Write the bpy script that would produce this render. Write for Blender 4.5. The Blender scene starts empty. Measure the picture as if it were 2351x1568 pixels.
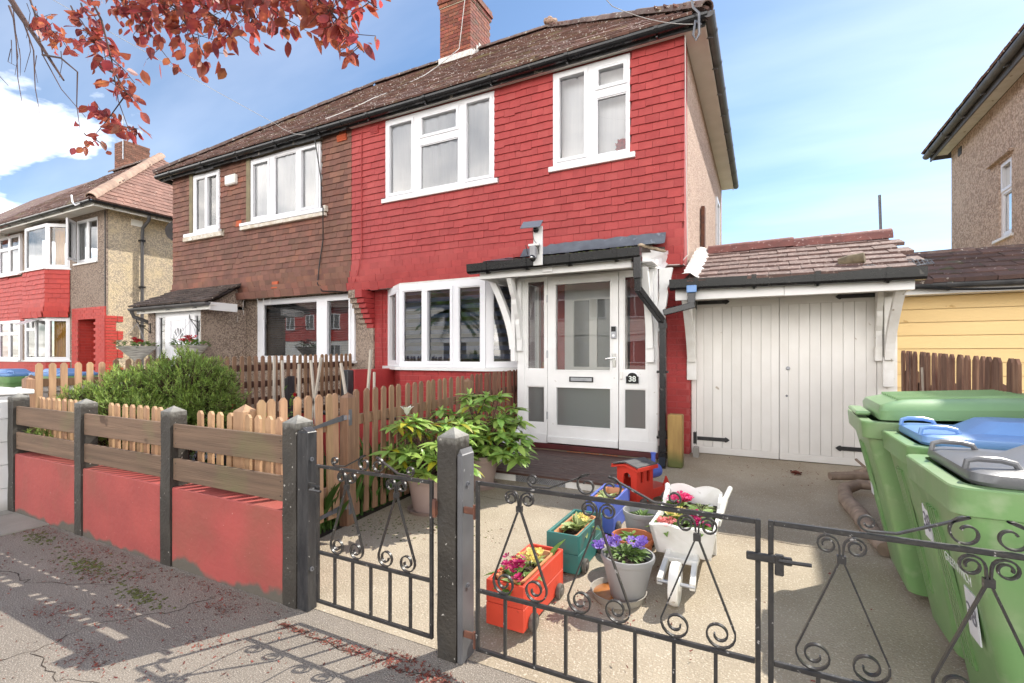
import bpy, bmesh, math, random
from mathutils import Vector, Matrix, Euler
R = random.Random(38)
S = bpy.context.scene
COL = S.collection
PI = math.pi

# ---------------------------------------------------------------- camera, sky, sun, exposure
cam_data = bpy.data.cameras.new('camera')
cam = bpy.data.objects.new('camera', cam_data)
COL.objects.link(cam)
YAW = math.radians(27.0)
cam.location = (0, 0, 1.35)
cam.rotation_euler = (PI / 2, 0, YAW)
cam_data.sensor_width = 36.0
cam_data.lens = 36.0 * 1125 / 2350
cam_data.shift_y = 31 / 2350
cam_data.clip_start = 0.05
cam_data.clip_end = 3000
S.camera = cam

SUN = Vector((0.478, 0.81, 1.0)).normalized()
world = bpy.data.worlds.new('World')
S.world = world
world.use_nodes = True
wn = world.node_tree.nodes
wl = world.node_tree.links
wn.clear()
w_out = wn.new('ShaderNodeOutputWorld')
w_bg = wn.new('ShaderNodeBackground')
w_bg.inputs['Strength'].default_value = 0.058
sky = wn.new('ShaderNodeTexSky')
sky.sky_type = 'NISHITA'
sky.sun_disc = False
sky.sun_elevation = math.asin(SUN.z)
sky.sun_rotation = math.atan2(SUN.x, SUN.y)
sky.air_density = 1.0
sky.dust_density = 0.35
sky.ozone_density = 3.6
def wnode(t, **kw):
    n = wn.new(t)
    for k, v in kw.items():
        setattr(n, k, v)
    return n
w_tc = wnode('ShaderNodeTexCoord')
w_sep = wnode('ShaderNodeSeparateXYZ'); wl.new(w_tc.outputs['Generated'], w_sep.inputs[0])
w_add = wnode('ShaderNodeMath', operation='ADD'); w_add.inputs[1].default_value = 0.22
wl.new(w_sep.outputs['Z'], w_add.inputs[0])
w_dx = wnode('ShaderNodeMath', operation='DIVIDE'); wl.new(w_sep.outputs['X'], w_dx.inputs[0]); wl.new(w_add.outputs[0], w_dx.inputs[1])
w_dy = wnode('ShaderNodeMath', operation='DIVIDE'); wl.new(w_sep.outputs['Y'], w_dy.inputs[0]); wl.new(w_add.outputs[0], w_dy.inputs[1])
w_cmb = wnode('ShaderNodeCombineXYZ'); wl.new(w_dx.outputs[0], w_cmb.inputs[0]); wl.new(w_dy.outputs[0], w_cmb.inputs[1])
# cumulus near the horizon and thin veils of high cloud
w_n1 = wnode('ShaderNodeTexNoise'); w_n1.inputs['Scale'].default_value = 1.9; w_n1.inputs['Detail'].default_value = 9; w_n1.inputs['Roughness'].default_value = 0.53
w_n1.inputs['Distortion'].default_value = 0.3
w_map = wnode('ShaderNodeMapping'); w_map.inputs['Location'].default_value = (1.7, 4.4, 0.0)
wl.new(w_cmb.outputs[0], w_map.inputs[0]); wl.new(w_map.outputs[0], w_n1.inputs['Vector'])
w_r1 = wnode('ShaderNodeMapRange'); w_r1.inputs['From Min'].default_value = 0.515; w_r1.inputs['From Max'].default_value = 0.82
# cumulus bank added unseen in the north as fill light; upper windows reflect it
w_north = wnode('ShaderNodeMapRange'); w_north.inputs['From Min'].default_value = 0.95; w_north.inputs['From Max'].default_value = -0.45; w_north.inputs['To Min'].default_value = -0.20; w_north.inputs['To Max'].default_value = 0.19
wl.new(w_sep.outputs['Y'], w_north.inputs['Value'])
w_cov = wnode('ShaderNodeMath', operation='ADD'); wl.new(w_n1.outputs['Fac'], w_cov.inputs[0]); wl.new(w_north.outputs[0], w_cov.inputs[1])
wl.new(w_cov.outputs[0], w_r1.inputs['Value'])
w_low = wnode('ShaderNodeMapRange'); w_low.inputs['From Min'].default_value = 0.80; w_low.inputs['From Max'].default_value = 0.30
wl.new(w_sep.outputs['Z'], w_low.inputs['Value'])
w_m1 = wnode('ShaderNodeMath', operation='MULTIPLY'); wl.new(w_r1.outputs[0], w_m1.inputs[0]); wl.new(w_low.outputs[0], w_m1.inputs[1])
w_n2 = wnode('ShaderNodeTexNoise'); w_n2.inputs['Scale'].default_value = 0.8; w_n2.inputs['Detail'].default_value = 6
w_map2 = wnode('ShaderNodeMapping'); w_map2.inputs['Scale'].default_value = (0.7, 2.3, 1); w_map2.inputs['Rotation'].default_value = (0, 0, 0.6)
wl.new(w_cmb.outputs[0], w_map2.inputs[0]); wl.new(w_map2.outputs[0], w_n2.inputs['Vector'])
w_r2 = wnode('ShaderNodeMapRange'); w_r2.inputs['From Min'].default_value = 0.42; w_r2.inputs['From Max'].default_value = 0.85; w_r2.inputs['To Max'].default_value = 0.07
wl.new(w_n2.outputs['Fac'], w_r2.inputs['Value'])
w_mx = wnode('ShaderNodeMath', operation='MAXIMUM'); wl.new(w_m1.outputs[0], w_mx.inputs[0]); wl.new(w_r2.outputs[0], w_mx.inputs[1])
w_hsv = wnode('ShaderNodeHueSaturation'); w_hsv.inputs['Saturation'].default_value = 1.0; w_hsv.inputs['Hue'].default_value = 0.497
wl.new(sky.outputs[0], w_hsv.inputs['Color'])
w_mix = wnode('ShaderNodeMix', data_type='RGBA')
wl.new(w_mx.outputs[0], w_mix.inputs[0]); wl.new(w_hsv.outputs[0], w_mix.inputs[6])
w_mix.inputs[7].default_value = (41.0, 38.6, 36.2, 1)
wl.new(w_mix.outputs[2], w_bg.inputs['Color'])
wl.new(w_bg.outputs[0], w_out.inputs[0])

sun_data = bpy.data.lights.new('sun', 'SUN')
sun_data.energy = 2.15
sun_data.angle = math.radians(0.55)
sun_data.color = (1.0, 0.94, 0.84)
sun = bpy.data.objects.new('sun', sun_data)
COL.objects.link(sun)
sun.location = SUN * 40
sun.rotation_euler = SUN.to_track_quat('Z', 'Y').to_euler()

S.view_settings.view_transform = 'Standard'
S.view_settings.look = 'None'
S.view_settings.gamma = 1.0
S.view_settings.use_curve_mapping = False
S.view_settings.exposure = 1.76
S.render.engine = 'CYCLES'
S.cycles.max_bounces = 8
S.cycles.transparent_max_bounces = 16
S.cycles.caustics_reflective = False
S.cycles.caustics_refractive = False

# ---------------------------------------------------------------- helpers
def tag(o, label=None, cat=None, group=None, kind=None):
    if label: o['label'] = label
    if cat: o['category'] = cat
    if group: o['group'] = group
    if kind: o['kind'] = kind
    return o

def thing(name, label, cat, loc=(0, 0, 0), rot=0.0, group=None):
    o = bpy.data.objects.new(name, None)
    o.empty_display_size = 0.1
    COL.objects.link(o)
    o.location = loc
    o.rotation_euler = (0, 0, rot)
    return tag(o, label, cat, group)

def worg(p):
    v = Vector((0, 0, 0))
    while p is not None:
        v += p.location
        p = p.parent
    return v

def link(name, me, parent=None, loc=(0, 0, 0), rot=None, scale=None):
    o = bpy.data.objects.new(name, me)
    COL.objects.link(o)
    o.parent = parent
    o.location = loc
    if rot is not None: o.rotation_euler = rot
    if scale is not None: o.scale = scale
    return o

def copy_tree(o, parent=None):
    c = o.copy()
    COL.objects.link(c)
    c.parent = parent
    for ch in list(o.children):
        copy_tree(ch, c)
    return c

class M:
    """collects polygons, then builds ONE mesh object"""
    def __init__(s):
        s.v = []; s.f = []; s.mi = []; s.m = 0
    def poly(s, pts):
        i = len(s.v)
        s.v += [tuple(p) for p in pts]
        s.f.append(tuple(range(i, i + len(pts)))); s.mi.append(s.m)
        return s
    def raw(s, vs, fs):
        i = len(s.v)
        s.v += [tuple(p) for p in vs]
        for f in fs:
            s.f.append(tuple(k + i for k in f)); s.mi.append(s.m)
        return s
    def box(s, x0, x1, y0, y1, z0, z1, c=0.0):
        if x1 < x0: x0, x1 = x1, x0
        if y1 < y0: y0, y1 = y1, y0
        if z1 < z0: z0, z1 = z1, z0
        return s.obox(((x0 + x1) / 2, (y0 + y1) / 2, (z0 + z1) / 2), (x1 - x0) / 2, (y1 - y0) / 2, (z1 - z0) / 2, c=c)
    def obox(s, cen, hx, hy, hz, mat=None, c=0.0):
        mt = mat if mat is not None else Matrix.Identity(3)
        cen = Vector(cen)
        if c <= 0:
            vs = [cen + mt @ Vector((a * hx, b * hy, d * hz)) for a in (-1, 1) for b in (-1, 1) for d in (-1, 1)]
            fs = [(0, 1, 3, 2), (4, 6, 7, 5), (0, 4, 5, 1), (2, 3, 7, 6), (0, 2, 6, 4), (1, 5, 7, 3)]
            return s.raw(vs, fs)
        vs, fs = cbox(hx, hy, hz, min(c, hx * .9, hy * .9, hz * .9))
        return s.raw([cen + mt @ Vector(p) for p in vs], fs)
    def bar(s, p0, p1, w, d, up=(0, 0, 1), c=0.0):
        p0, p1 = Vector(p0), Vector(p1)
        ax = p1 - p0; L = ax.length; ax.normalize()
        up = Vector(up)
        if abs(ax.dot(up)) > .99: up = Vector((1, 0, 0))
        sd = ax.cross(up).normalized(); u2 = sd.cross(ax)
        mt = Matrix((sd, ax, u2)).transposed()
        return s.obox((p0 + p1) / 2, w / 2, L / 2, d / 2, mt, c)
    def tube(s, pts, r, n=6, cap=True, closed=False):
        pts = [Vector(p) for p in pts]
        rs = r if isinstance(r, (list, tuple)) else [r] * len(pts)
        N = len(pts); rings = []
        t = (pts[1] - pts[0]).normalized()
        ref = Vector((0, 0, 1)) if abs(t.z) < .9 else Vector((1, 0, 0))
        nrm = t.cross(ref).normalized()
        for i in range(N):
            if closed: t = (pts[(i + 1) % N] - pts[i - 1])
            else: t = pts[min(i + 1, N - 1)] - pts[max(i - 1, 0)]
            if t.length < 1e-9: t = Vector((0, 0, 1))
            t.normalize()
            nrm = (nrm - t * nrm.dot(t))
            if nrm.length < 1e-6: nrm = t.orthogonal()
            nrm.normalize()
            b = t.cross(nrm)
            rings.append([pts[i] + (nrm * math.cos(2 * PI * k / n) + b * math.sin(2 * PI * k / n)) * rs[i] for k in range(n)])
        vs = [p for rg in rings for p in rg]; fs = []
        for i in range(N if closed else N - 1):
            j = (i + 1) % N
            for k in range(n):
                k2 = (k + 1) % n
                fs.append((i * n + k, i * n + k2, j * n + k2, j * n + k))
        if cap and not closed:
            fs.append(tuple(range(n - 1, -1, -1))); fs.append(tuple(range((N - 1) * n, N * n)))
        return s.raw(vs, fs)
    def ribbon(s, pts, y, w, t):
        """flat iron bar following pts (x, z) in the plane Y = y; w across Y, t thick"""
        N = len(pts); vs = []; fs = []
        for i in range(N):
            a = Vector(pts[max(i - 1, 0)]); b = Vector(pts[min(i + 1, N - 1)])
            d = (b - a).normalized(); nn = Vector((-d.y, d.x)) * t / 2
            p = Vector(pts[i])
            for (q, yy) in ((p + nn, y - w / 2), (p + nn, y + w / 2), (p - nn, y + w / 2), (p - nn, y - w / 2)):
                vs.append((q.x, yy, q.y))
        for i in range(N - 1):
            for k in range(4):
                k2 = (k + 1) % 4
                fs.append((i * 4 + k, i * 4 + k2, i * 4 + 4 + k2, i * 4 + 4 + k))
        fs.append((3, 2, 1, 0)); fs.append(tuple(range(N * 4 - 4, N * 4)))
        return s.raw(vs, fs)
    def prism(s, pl, axis, d0, d1):
        """extrude the 2D polygon pl along axis ('x','y','z')"""
        def P(a, b, d):
            return (d, a, b) if axis == 'x' else ((a, d, b) if axis == 'y' else (a, b, d))
        n = len(pl)
        vs = [P(a, b, d0) for a, b in pl] + [P(a, b, d1) for a, b in pl]
        fs = [tuple(range(n)), tuple(range(2 * n - 1, n - 1, -1))]
        for i in range(n):
            j = (i + 1) % n
            fs.append((i, i + n, j + n, j))
        return s.raw(vs, fs)
    def lathe(s, prof, n=20, cen=(0, 0, 0)):
        vs = []; fs = []; K = len(prof)
        for (r, z) in prof:
            for k in range(n):
                a = 2 * PI * k / n
                vs.append((cen[0] + r * math.cos(a), cen[1] + r * math.sin(a), cen[2] + z))
        for i in range(K - 1):
            for k in range(n):
                k2 = (k + 1) % n
                fs.append((i * n + k, i * n + k2, i * n + n + k2, i * n + n + k))
        if prof[0][0] > 1e-4: fs.append(tuple(range(n - 1, -1, -1)))
        if prof[-1][0] > 1e-4: fs.append(tuple(range((K - 1) * n, K * n)))
        return s.raw(vs, fs)
    def blob(s, cen, rx, ry, rz, n=8, k=5):
        vs = []; fs = []
        for i in range(k + 1):
            th = PI * i / k
            for j in range(n):
                ph = 2 * PI * j / n
                vs.append((cen[0] + rx * math.sin(th) * math.cos(ph), cen[1] + ry * math.sin(th) * math.sin(ph), cen[2] + rz * math.cos(th)))
        for i in range(k):
            for j in range(n):
                j2 = (j + 1) % n
                fs.append((i * n + j, i * n + n + j, i * n + n + j2, i * n + j2))
        return s.raw(vs, fs)
    def holed(s, A0, A1, B0, B1, holes, d0, d1, P, outer=True):
        """a slab over [A0,A1]x[B0,B1] between depths d0 and d1 with rectangular holes"""
        As = sorted({A0, A1} | {min(max(h[i], A0), A1) for h in holes for i in (0, 1)})
        Bs = sorted({B0, B1} | {min(max(h[i], B0), B1) for h in holes for i in (2, 3)})
        def solid(i, j):
            if i < 0 or j < 0 or i >= len(As) - 1 or j >= len(Bs) - 1: return None
            a = (As[i] + As[i + 1]) / 2; b = (Bs[j] + Bs[j + 1]) / 2
            return not any(h[0] < a < h[1] and h[2] < b < h[3] for h in holes)
        for i in range(len(As) - 1):
            for j in range(len(Bs) - 1):
                if not solid(i, j): continue
                a0, a1, b0, b1 = As[i], As[i + 1], Bs[j], Bs[j + 1]
                s.poly([P(a0, b0, d0), P(a1, b0, d0), P(a1, b1, d0), P(a0, b1, d0)])
                s.poly([P(a0, b0, d1), P(a0, b1, d1), P(a1, b1, d1), P(a1, b0, d1)])
                for (di, dj, q) in ((-1, 0, (a0, b0, a0, b1)), (1, 0, (a1, b0, a1, b1)), (0, -1, (a0, b0, a1, b0)), (0, 1, (a0, b1, a1, b1))):
                    nb = solid(i + di, j + dj)
                    if nb is True or (nb is None and not outer): continue
                    s.poly([P(q[0], q[1], d0), P(q[2], q[3], d0), P(q[2], q[3], d1), P(q[0], q[1], d1)])
        return s
    def mesh(s, name, mats, off=(0, 0, 0), smooth=False, fix=True):
        me = bpy.data.meshes.new(name)
        ox, oy, oz = off
        me.from_pydata([(a - ox, b - oy, c - oz) for a, b, c in s.v], [], s.f)
        if not isinstance(mats, (list, tuple)): mats = [mats]
        for m in mats: me.materials.append(m)
        if len(mats) > 1: me.polygons.foreach_set('material_index', s.mi)
        if fix and len(s.f) < 60000:
            bm = bmesh.new(); bm.from_mesh(me)
            bmesh.ops.remove_doubles(bm, verts=bm.verts, dist=1e-6)
            bmesh.ops.recalc_face_normals(bm, faces=bm.faces)
            bm.to_mesh(me); bm.free()
        if smooth:
            me.polygons.foreach_set('use_smooth', [True] * len(me.polygons))
            try: me.set_sharp_from_angle(angle=math.radians(40))
            except Exception: pass
        me.update()
        return me
    def build(s, name, mats, parent=None, smooth=False, local=False, fix=True, base=None):
        """world coordinates unless local; a top-level mesh gets its origin at the middle of its base"""
        if parent is None:
            if base is None:
                xs = [p[0] for p in s.v]; ys = [p[1] for p in s.v]; zs = [p[2] for p in s.v]
                base = ((min(xs) + max(xs)) / 2, (min(ys) + max(ys)) / 2, min(zs))
            me = s.mesh(name, mats, base, smooth, fix)
            return link(name, me, None, base)
        off = (0, 0, 0) if local else worg(parent)
        return link(name, s.mesh(name, mats, off, smooth, fix), parent)

_cb = {}
def cbox(hx, hy, hz, c):
    """chamfered box: 24 vertices, 44 triangles"""
    vs = []; idx = {}
    h = (hx, hy, hz)
    for sx in (-1, 1):
        for sy in (-1, 1):
            for sz in (-1, 1):
                sg = (sx, sy, sz)
                for ax in range(3):
                    p = [sg[k] * (h[k] - (0 if k == ax else c)) for k in range(3)]
                    idx[(sg, ax)] = len(vs); vs.append(tuple(p))
    fs = []
    def sg(ax, s0, b, sb, d, sd):
        q = [0, 0, 0]; q[ax] = s0; q[b] = sb; q[d] = sd
        return tuple(q)
    for ax in range(3):
        b, d = [k for k in range(3) if k != ax]
        for s0 in (-1, 1):
            fs.append([idx[(sg(ax, s0, b, sb, d, sd), ax)] for sb, sd in ((-1, -1), (1, -1), (1, 1), (-1, 1))])
    for ax in range(3):
        b, d = [k for k in range(3) if k != ax]
        for sb in (-1, 1):
            for sd in (-1, 1):
                lo = sg(ax, -1, b, sb, d, sd); hi = sg(ax, 1, b, sb, d, sd)
                fs.append([idx[(lo, b)], idx[(hi, b)], idx[(hi, d)], idx[(lo, d)]])
    for sx in (-1, 1):
        for sy in (-1, 1):
            for sz in (-1, 1):
                fs.append([idx[((sx, sy, sz), k)] for k in range(3)])
    out = []
    for f in fs:
        p = [Vector(vs[i]) for i in f]
        n = (p[1] - p[0]).cross(p[2] - p[0])
        cc = sum(p, Vector()) / len(p)
        out.append(tuple(f) if n.dot(cc) > 0 else tuple(reversed(f)))
    return vs, out

CY, SY = math.cos(YAW), math.sin(YAW)
def screen(p):
    """where a point shows from the photograph's place: ranks which pieces show largest"""
    xc = p[0] * CY + p[1] * SY; yc = -p[0] * SY + p[1] * CY
    if yc < .1: return None
    return (.5 + xc / yc * 1125 / 2350, (p[2] - 1.35) / yc, yc)

class Pieces:
    """many alike pieces: those that show largest become parts, the rest one part of kind stuff"""
    def __init__(s, name, mat, parent, verts, faces, cap=300, smooth=False, rest=None):
        s.name, s.mat, s.parent, s.cap = name, mat, parent, cap
        s.v = [Vector(p) for p in verts]; s.f = faces; s.items = []; s.smooth = smooth
        s.rest = rest or name + '_field'
    def add(s, mtx, area=1.0, bonus=1.0):
        p = mtx.translation
        q = screen(p)
        sc = 0.0
        if q and 0 <= q[0] <= 1 and -.70 < q[1] < .75:
            sc = area / q[2] ** 2 * bonus
        s.items.append((sc, len(s.items), mtx))
        return s
    def done(s):
        it = sorted(s.items, key=lambda a: (-a[0], a[1]))
        m = M(); m.raw(s.v, s.f)
        me = m.mesh(s.name, s.mat, smooth=s.smooth)
        inv = Matrix.Translation(-worg(s.parent)) if s.parent else Matrix.Identity(4)
        for k, (sc, _, mt) in enumerate(it[:s.cap]):
            o = bpy.data.objects.new(s.name, me)
            COL.objects.link(o)
            o.parent = s.parent
            o.matrix_basis = inv @ mt
        if len(it) > s.cap:
            r = M()
            for (_, _, mt) in it[s.cap:]:
                r.raw([mt @ p for p in s.v], s.f)
            o = r.build(s.rest, s.mat, s.parent, fix=False, smooth=s.smooth)
            tag(o, kind='stuff')

def trs(loc, rot=(0, 0, 0), sc=(1, 1, 1)):
    return Matrix.LocRotScale(Vector(loc), Euler(rot), Vector(sc))

UB = ([(a * .5, b * .5, c * .5) for a in (-1, 1) for b in (-1, 1) for c in (-1, 1)],
      [(0, 1, 3, 2), (4, 6, 7, 5), (0, 4, 5, 1), (2, 3, 7, 6), (0, 2, 6, 4), (1, 5, 7, 3)])

# ---------------------------------------------------------------- materials
def mat(name, c, c2=None, rough=.7, sc=4.0, stretch=(1, 1, 1), mixr=(.35, .65), rnd=0.0, hue=0.0, bump=.0, bsc=60.0, bst=(1, 1, 1),
        c3=None, sc3=30.0, t3=(.62, .68), metal=0.0, spec=.5, c4=None, sc4=1.0, t4=(.55, .7), zfade=None, local=False, coat=0.0, trans=0.0, det=5):
    m = bpy.data.materials.new(name); m.use_nodes = True
    nt = m.node_tree; N = nt.nodes; L = nt.links
    b = N['Principled BSDF']
    b.inputs['Roughness'].default_value = rough
    b.inputs['Metallic'].default_value = metal
    b.inputs['Specular IOR Level'].default_value = spec
    if coat: b.inputs['Coat Weight'].default_value = coat
    geo = N.new('ShaderNodeNewGeometry'); tc = N.new('ShaderNodeTexCoord')
    src = tc.outputs['Object'] if local else geo.outputs['Position']
    oi = N.new('ShaderNodeObjectInfo')
    def coords(st, jit=True):
        mp = N.new('ShaderNodeMapping'); mp.inputs['Scale'].default_value = st
        L.new(src, mp.inputs[0])
        if local or rnd > 0:
            ad = N.new('ShaderNodeVectorMath'); ad.operation = 'ADD'
            sx = N.new('ShaderNodeVectorMath'); sx.operation = 'SCALE'; sx.inputs[0].default_value = (13.7, 7.1, 9.3)
            L.new(oi.outputs['Random'], sx.inputs['Scale'])
            L.new(mp.outputs[0], ad.inputs[0]); L.new(sx.outputs[0], ad.inputs[1])
            return ad.outputs[0]
        return mp.outputs[0]
    def noise(scale, st, detail=det):
        n = N.new('ShaderNodeTexNoise'); n.inputs['Scale'].default_value = scale; n.inputs['Detail'].default_value = detail
        L.new(coords(st), n.inputs['Vector']); return n.outputs['Fac']
    def rng(v, a, b_, to=(0, 1)):
        r = N.new('ShaderNodeMapRange'); r.inputs['From Min'].default_value = a; r.inputs['From Max'].default_value = b_
        r.inputs['To Min'].default_value = to[0]; r.inputs['To Max'].default_value = to[1]
        L.new(v, r.inputs['Value']); return r.outputs[0]
    def mix(f, a, b_):
        x = N.new('ShaderNodeMix'); x.data_type = 'RGBA'
        if f is not None: L.new(f, x.inputs[0])
        for k, q in ((6, a), (7, b_)):
            if isinstance(q, tuple): x.inputs[k].default_value = (*q, 1)
            else: L.new(q, x.inputs[k])
        return x.outputs[2]
    if c2 is None: c2 = tuple(min(1, k * .82) for k in c)
    col = mix(rng(noise(sc, stretch), *mixr), c, c2)
    if c4 is not None: col = mix(rng(noise(sc4, (1, 1, 1), 6), *t4), col, c4)
    if c3 is not None: col = mix(rng(noise(sc3, (1, 1, 1), 3), *t3), col, c3)
    if zfade is not None:          # wear near a height: (colour, z of full wear, z of none, noise scale, noise amount)
        sp = N.new('ShaderNodeSeparateXYZ'); L.new(geo.outputs['Position'], sp.inputs[0])
        nz = noise(zfade[3], (1, 1, 1), 6)
        a = N.new('ShaderNodeMath'); a.operation = 'MULTIPLY_ADD'
        L.new(nz, a.inputs[0]); a.inputs[1].default_value = -zfade[4]; L.new(sp.outputs['Z'], a.inputs[2])
        a2 = N.new('ShaderNodeMath'); a2.operation = 'ADD'; a2.inputs[1].default_value = zfade[4] / 2; L.new(a.outputs[0], a2.inputs[0])
        col = mix(rng(a2.outputs[0], zfade[1], zfade[2], (1, 0)), col, zfade[0])
    if rnd > 0 or hue > 0:
        ad = N.new('ShaderNodeMath'); ad.operation = 'ADD'; L.new(oi.outputs['Random'], ad.inputs[0]); L.new(geo.outputs['Random Per Island'], ad.inputs[1])
        fr = N.new('ShaderNodeMath'); fr.operation = 'FRACT'; L.new(ad.outputs[0], fr.inputs[0])
        h = N.new('ShaderNodeHueSaturation')
        L.new(rng(fr.outputs[0], 0, 1, (1 - rnd, 1 + rnd)), h.inputs['Value'])
        if hue > 0:
            m7 = N.new('ShaderNodeMath'); m7.operation = 'MULTIPLY'; m7.inputs[1].default_value = 7.31; L.new(fr.outputs[0], m7.inputs[0])
            f7 = N.new('ShaderNodeMath'); f7.operation = 'FRACT'; L.new(m7.outputs[0], f7.inputs[0])
            L.new(rng(f7.outputs[0], 0, 1, (.5 - hue, .5 + hue)), h.inputs['Hue'])
        L.new(col, h.inputs['Color']); col = h.outputs[0]
    L.new(col, b.inputs['Base Color'])
    if bump > 0:
        bp = N.new('ShaderNodeBump'); bp.inputs['Strength'].default_value = bump; bp.inputs['Distance'].default_value = .01
        L.new(noise(bsc, bst, 4), bp.inputs['Height']); L.new(bp.outputs[0], b.inputs['Normal'])
    if trans > 0:
        t = N.new('ShaderNodeBsdfTranslucent'); L.new(col, t.inputs['Color'])
        mx = N.new('ShaderNodeMixShader'); mx.inputs[0].default_value = trans
        out = [n for n in N if n.type == 'OUTPUT_MATERIAL'][0]
        L.new(b.outputs[0], mx.inputs[1]); L.new(t.outputs[0], mx.inputs[2]); L.new(mx.outputs[0], out.inputs[0])
    return m

def dash(name, c, chip1, chip2, mortar, sc=85.0, c4=None, sc4=1.2):
    """pebbledash: small pale and dark chips set in render"""
    m = bpy.data.materials.new(name); m.use_nodes = True
    nt = m.node_tree; N = nt.nodes; L = nt.links; b = N['Principled BSDF']
    b.inputs['Roughness'].default_value = .9
    geo = N.new('ShaderNodeNewGeometry')
    v = N.new('ShaderNodeTexVoronoi'); v.inputs['Scale'].default_value = sc; L.new(geo.outputs['Position'], v.inputs['Vector'])
    v2 = N.new('ShaderNodeTexVoronoi'); v2.inputs['Scale'].default_value = sc * .47; L.new(geo.outputs['Position'], v2.inputs['Vector'])
    r = N.new('ShaderNodeValToRGB'); e = r.color_ramp.elements
    e[0].position = 0; e[0].color = (*mortar, 1); e[1].position = 1; e[1].color = (*chip2, 1)
    q = e.new(.28); q.color = (*chip1, 1); q = e.new(.5); q.color = (*c, 1)
    r.color_ramp.interpolation = 'CONSTANT'
    sp = N.new('ShaderNodeSeparateColor'); L.new(v.outputs['Color'], sp.inputs[0]); L.new(sp.outputs[0], r.inputs[0])
    n = N.new('ShaderNodeTexNoise'); n.inputs['Scale'].default_value = sc4; n.inputs['Detail'].default_value = 7; L.new(geo.outputs['Position'], n.inputs['Vector'])
    mr = N.new('ShaderNodeMapRange'); mr.inputs['From Min'].default_value = .45; mr.inputs['From Max'].default_value = .7; mr.inputs['To Max'].default_value = .75; L.new(n.outputs['Fac'], mr.inputs['Value'])
    x = N.new('ShaderNodeMix'); x.data_type = 'RGBA'; L.new(mr.outputs[0], x.inputs[0]); L.new(r.outputs[0], x.inputs[6]); x.inputs[7].default_value = (*(c4 or c), 1)
    sp2 = N.new('ShaderNodeSeparateColor'); L.new(v2.outputs['Color'], sp2.inputs[0])
    m2 = N.new('ShaderNodeMapRange'); m2.inputs['From Min'].default_value = .8; m2.inputs['From Max'].default_value = .82; m2.inputs['To Max'].default_value = .55; L.new(sp2.outputs[1], m2.inputs['Value'])
    x2 = N.new('ShaderNodeMix'); x2.data_type = 'RGBA'; L.new(m2.outputs[0], x2.inputs[0]); L.new(x.outputs[2], x2.inputs[6]); x2.inputs[7].default_value = (*mortar, 1)
    L.new(x2.outputs[2], b.inputs['Base Color'])
    bp = N.new('ShaderNodeBump'); bp.inputs['Strength'].default_value = .8; bp.inputs['Distance'].default_value = .012; bp.invert = True
    L.new(v.outputs['Distance'], bp.inputs['Height']); L.new(bp.outputs[0], b.inputs['Normal'])
    return m

def glass(name, tint=(.86, .9, .9), rough=0.0, refl=1.0, frost=0.0):
    m = bpy.data.materials.new(name); m.use_nodes = True
    nt = m.node_tree; N = nt.nodes; L = nt.links
    N.remove(N['Principled BSDF']); out = [n for n in N if n.type == 'OUTPUT_MATERIAL'][0]
    tr = N.new('ShaderNodeBsdfTransparent'); tr.inputs[0].default_value = (*tint, 1)
    gl = N.new('ShaderNodeBsdfGlossy'); gl.inputs['Roughness'].default_value = rough
    base = tr.outputs[0]
    if frost:
        df = N.new('ShaderNodeBsdfTranslucent'); df.inputs[0].default_value = (.6, .63, .62, 1); d2 = N.new('ShaderNodeBsdfDiffuse'); d2.inputs[0].default_value = (.5, .53, .52, 1)
        a_ = N.new('ShaderNodeMixShader'); a_.inputs[0].default_value = .5; L.new(df.outputs[0], a_.inputs[1]); L.new(d2.outputs[0], a_.inputs[2])
        b_ = N.new('ShaderNodeMixShader'); b_.inputs[0].default_value = frost; L.new(tr.outputs[0], b_.inputs[1]); L.new(a_.outputs[0], b_.inputs[2]); base = b_.outputs[0]
    fr = N.new('ShaderNodeFresnel'); fr.inputs['IOR'].default_value = 1.75
    mu = N.new('ShaderNodeMath'); mu.operation = 'MULTIPLY'; mu.inputs[1].default_value = refl; mu.use_clamp = True; L.new(fr.outputs[0], mu.inputs[0])
    nz = N.new('ShaderNodeTexNoise'); nz.inputs['Scale'].default_value = 1.4
    g = N.new('ShaderNodeNewGeometry'); L.new(g.outputs['Position'], nz.inputs['Vector'])
    bp = N.new('ShaderNodeBump'); bp.inputs['Strength'].default_value = .02; bp.inputs['Distance'].default_value = .05; L.new(nz.outputs['Fac'], bp.inputs['Height'])
    L.new(bp.outputs[0], gl.inputs['Normal'])
    mx = N.new('ShaderNodeMixShader'); L.new(mu.outputs[0], mx.inputs[0]); L.new(base, mx.inputs[1]); L.new(gl.outputs[0], mx.inputs[2])
    L.new(mx.outputs[0], out.inputs[0])
    return m

MT = {}
MT['red_tile'] = mat('red_tile_paint', (.375, .046, .043), (.33, .038, .036), rough=.66, sc=9, rnd=.07, bump=.25, bsc=45, c3=(.5, .19, .18), sc3=70, t3=(.735, .75), c4=(.42, .068, .06), sc4=1.7, t4=(.48, .75))
MT['brown_tile'] = mat('brown_clay_tile', (.215, .098, .068), (.155, .075, .054), rough=.85, sc=3, rnd=.17, hue=.006, bump=.35, bsc=50, c4=(.30, .115, .068), sc4=1.6, t4=(.54, .78), c3=(.3, .25, .2), sc3=35, t3=(.72, .76))
MT['orange_tile'] = mat('orange_clay', (.50, .10, .035), rough=.8, sc=9)
MT['roof_tile'] = mat('roof_tile_weathered', (.19, .10, .078), (.125, .07, .057), rough=.85, sc=5, rnd=.22, bump=.3, bsc=60, c3=(.70, .66, .61), sc3=30, t3=(.635, .655), c4=(.22, .18, .09), sc4=1.6, t4=(.56, .72))
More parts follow.
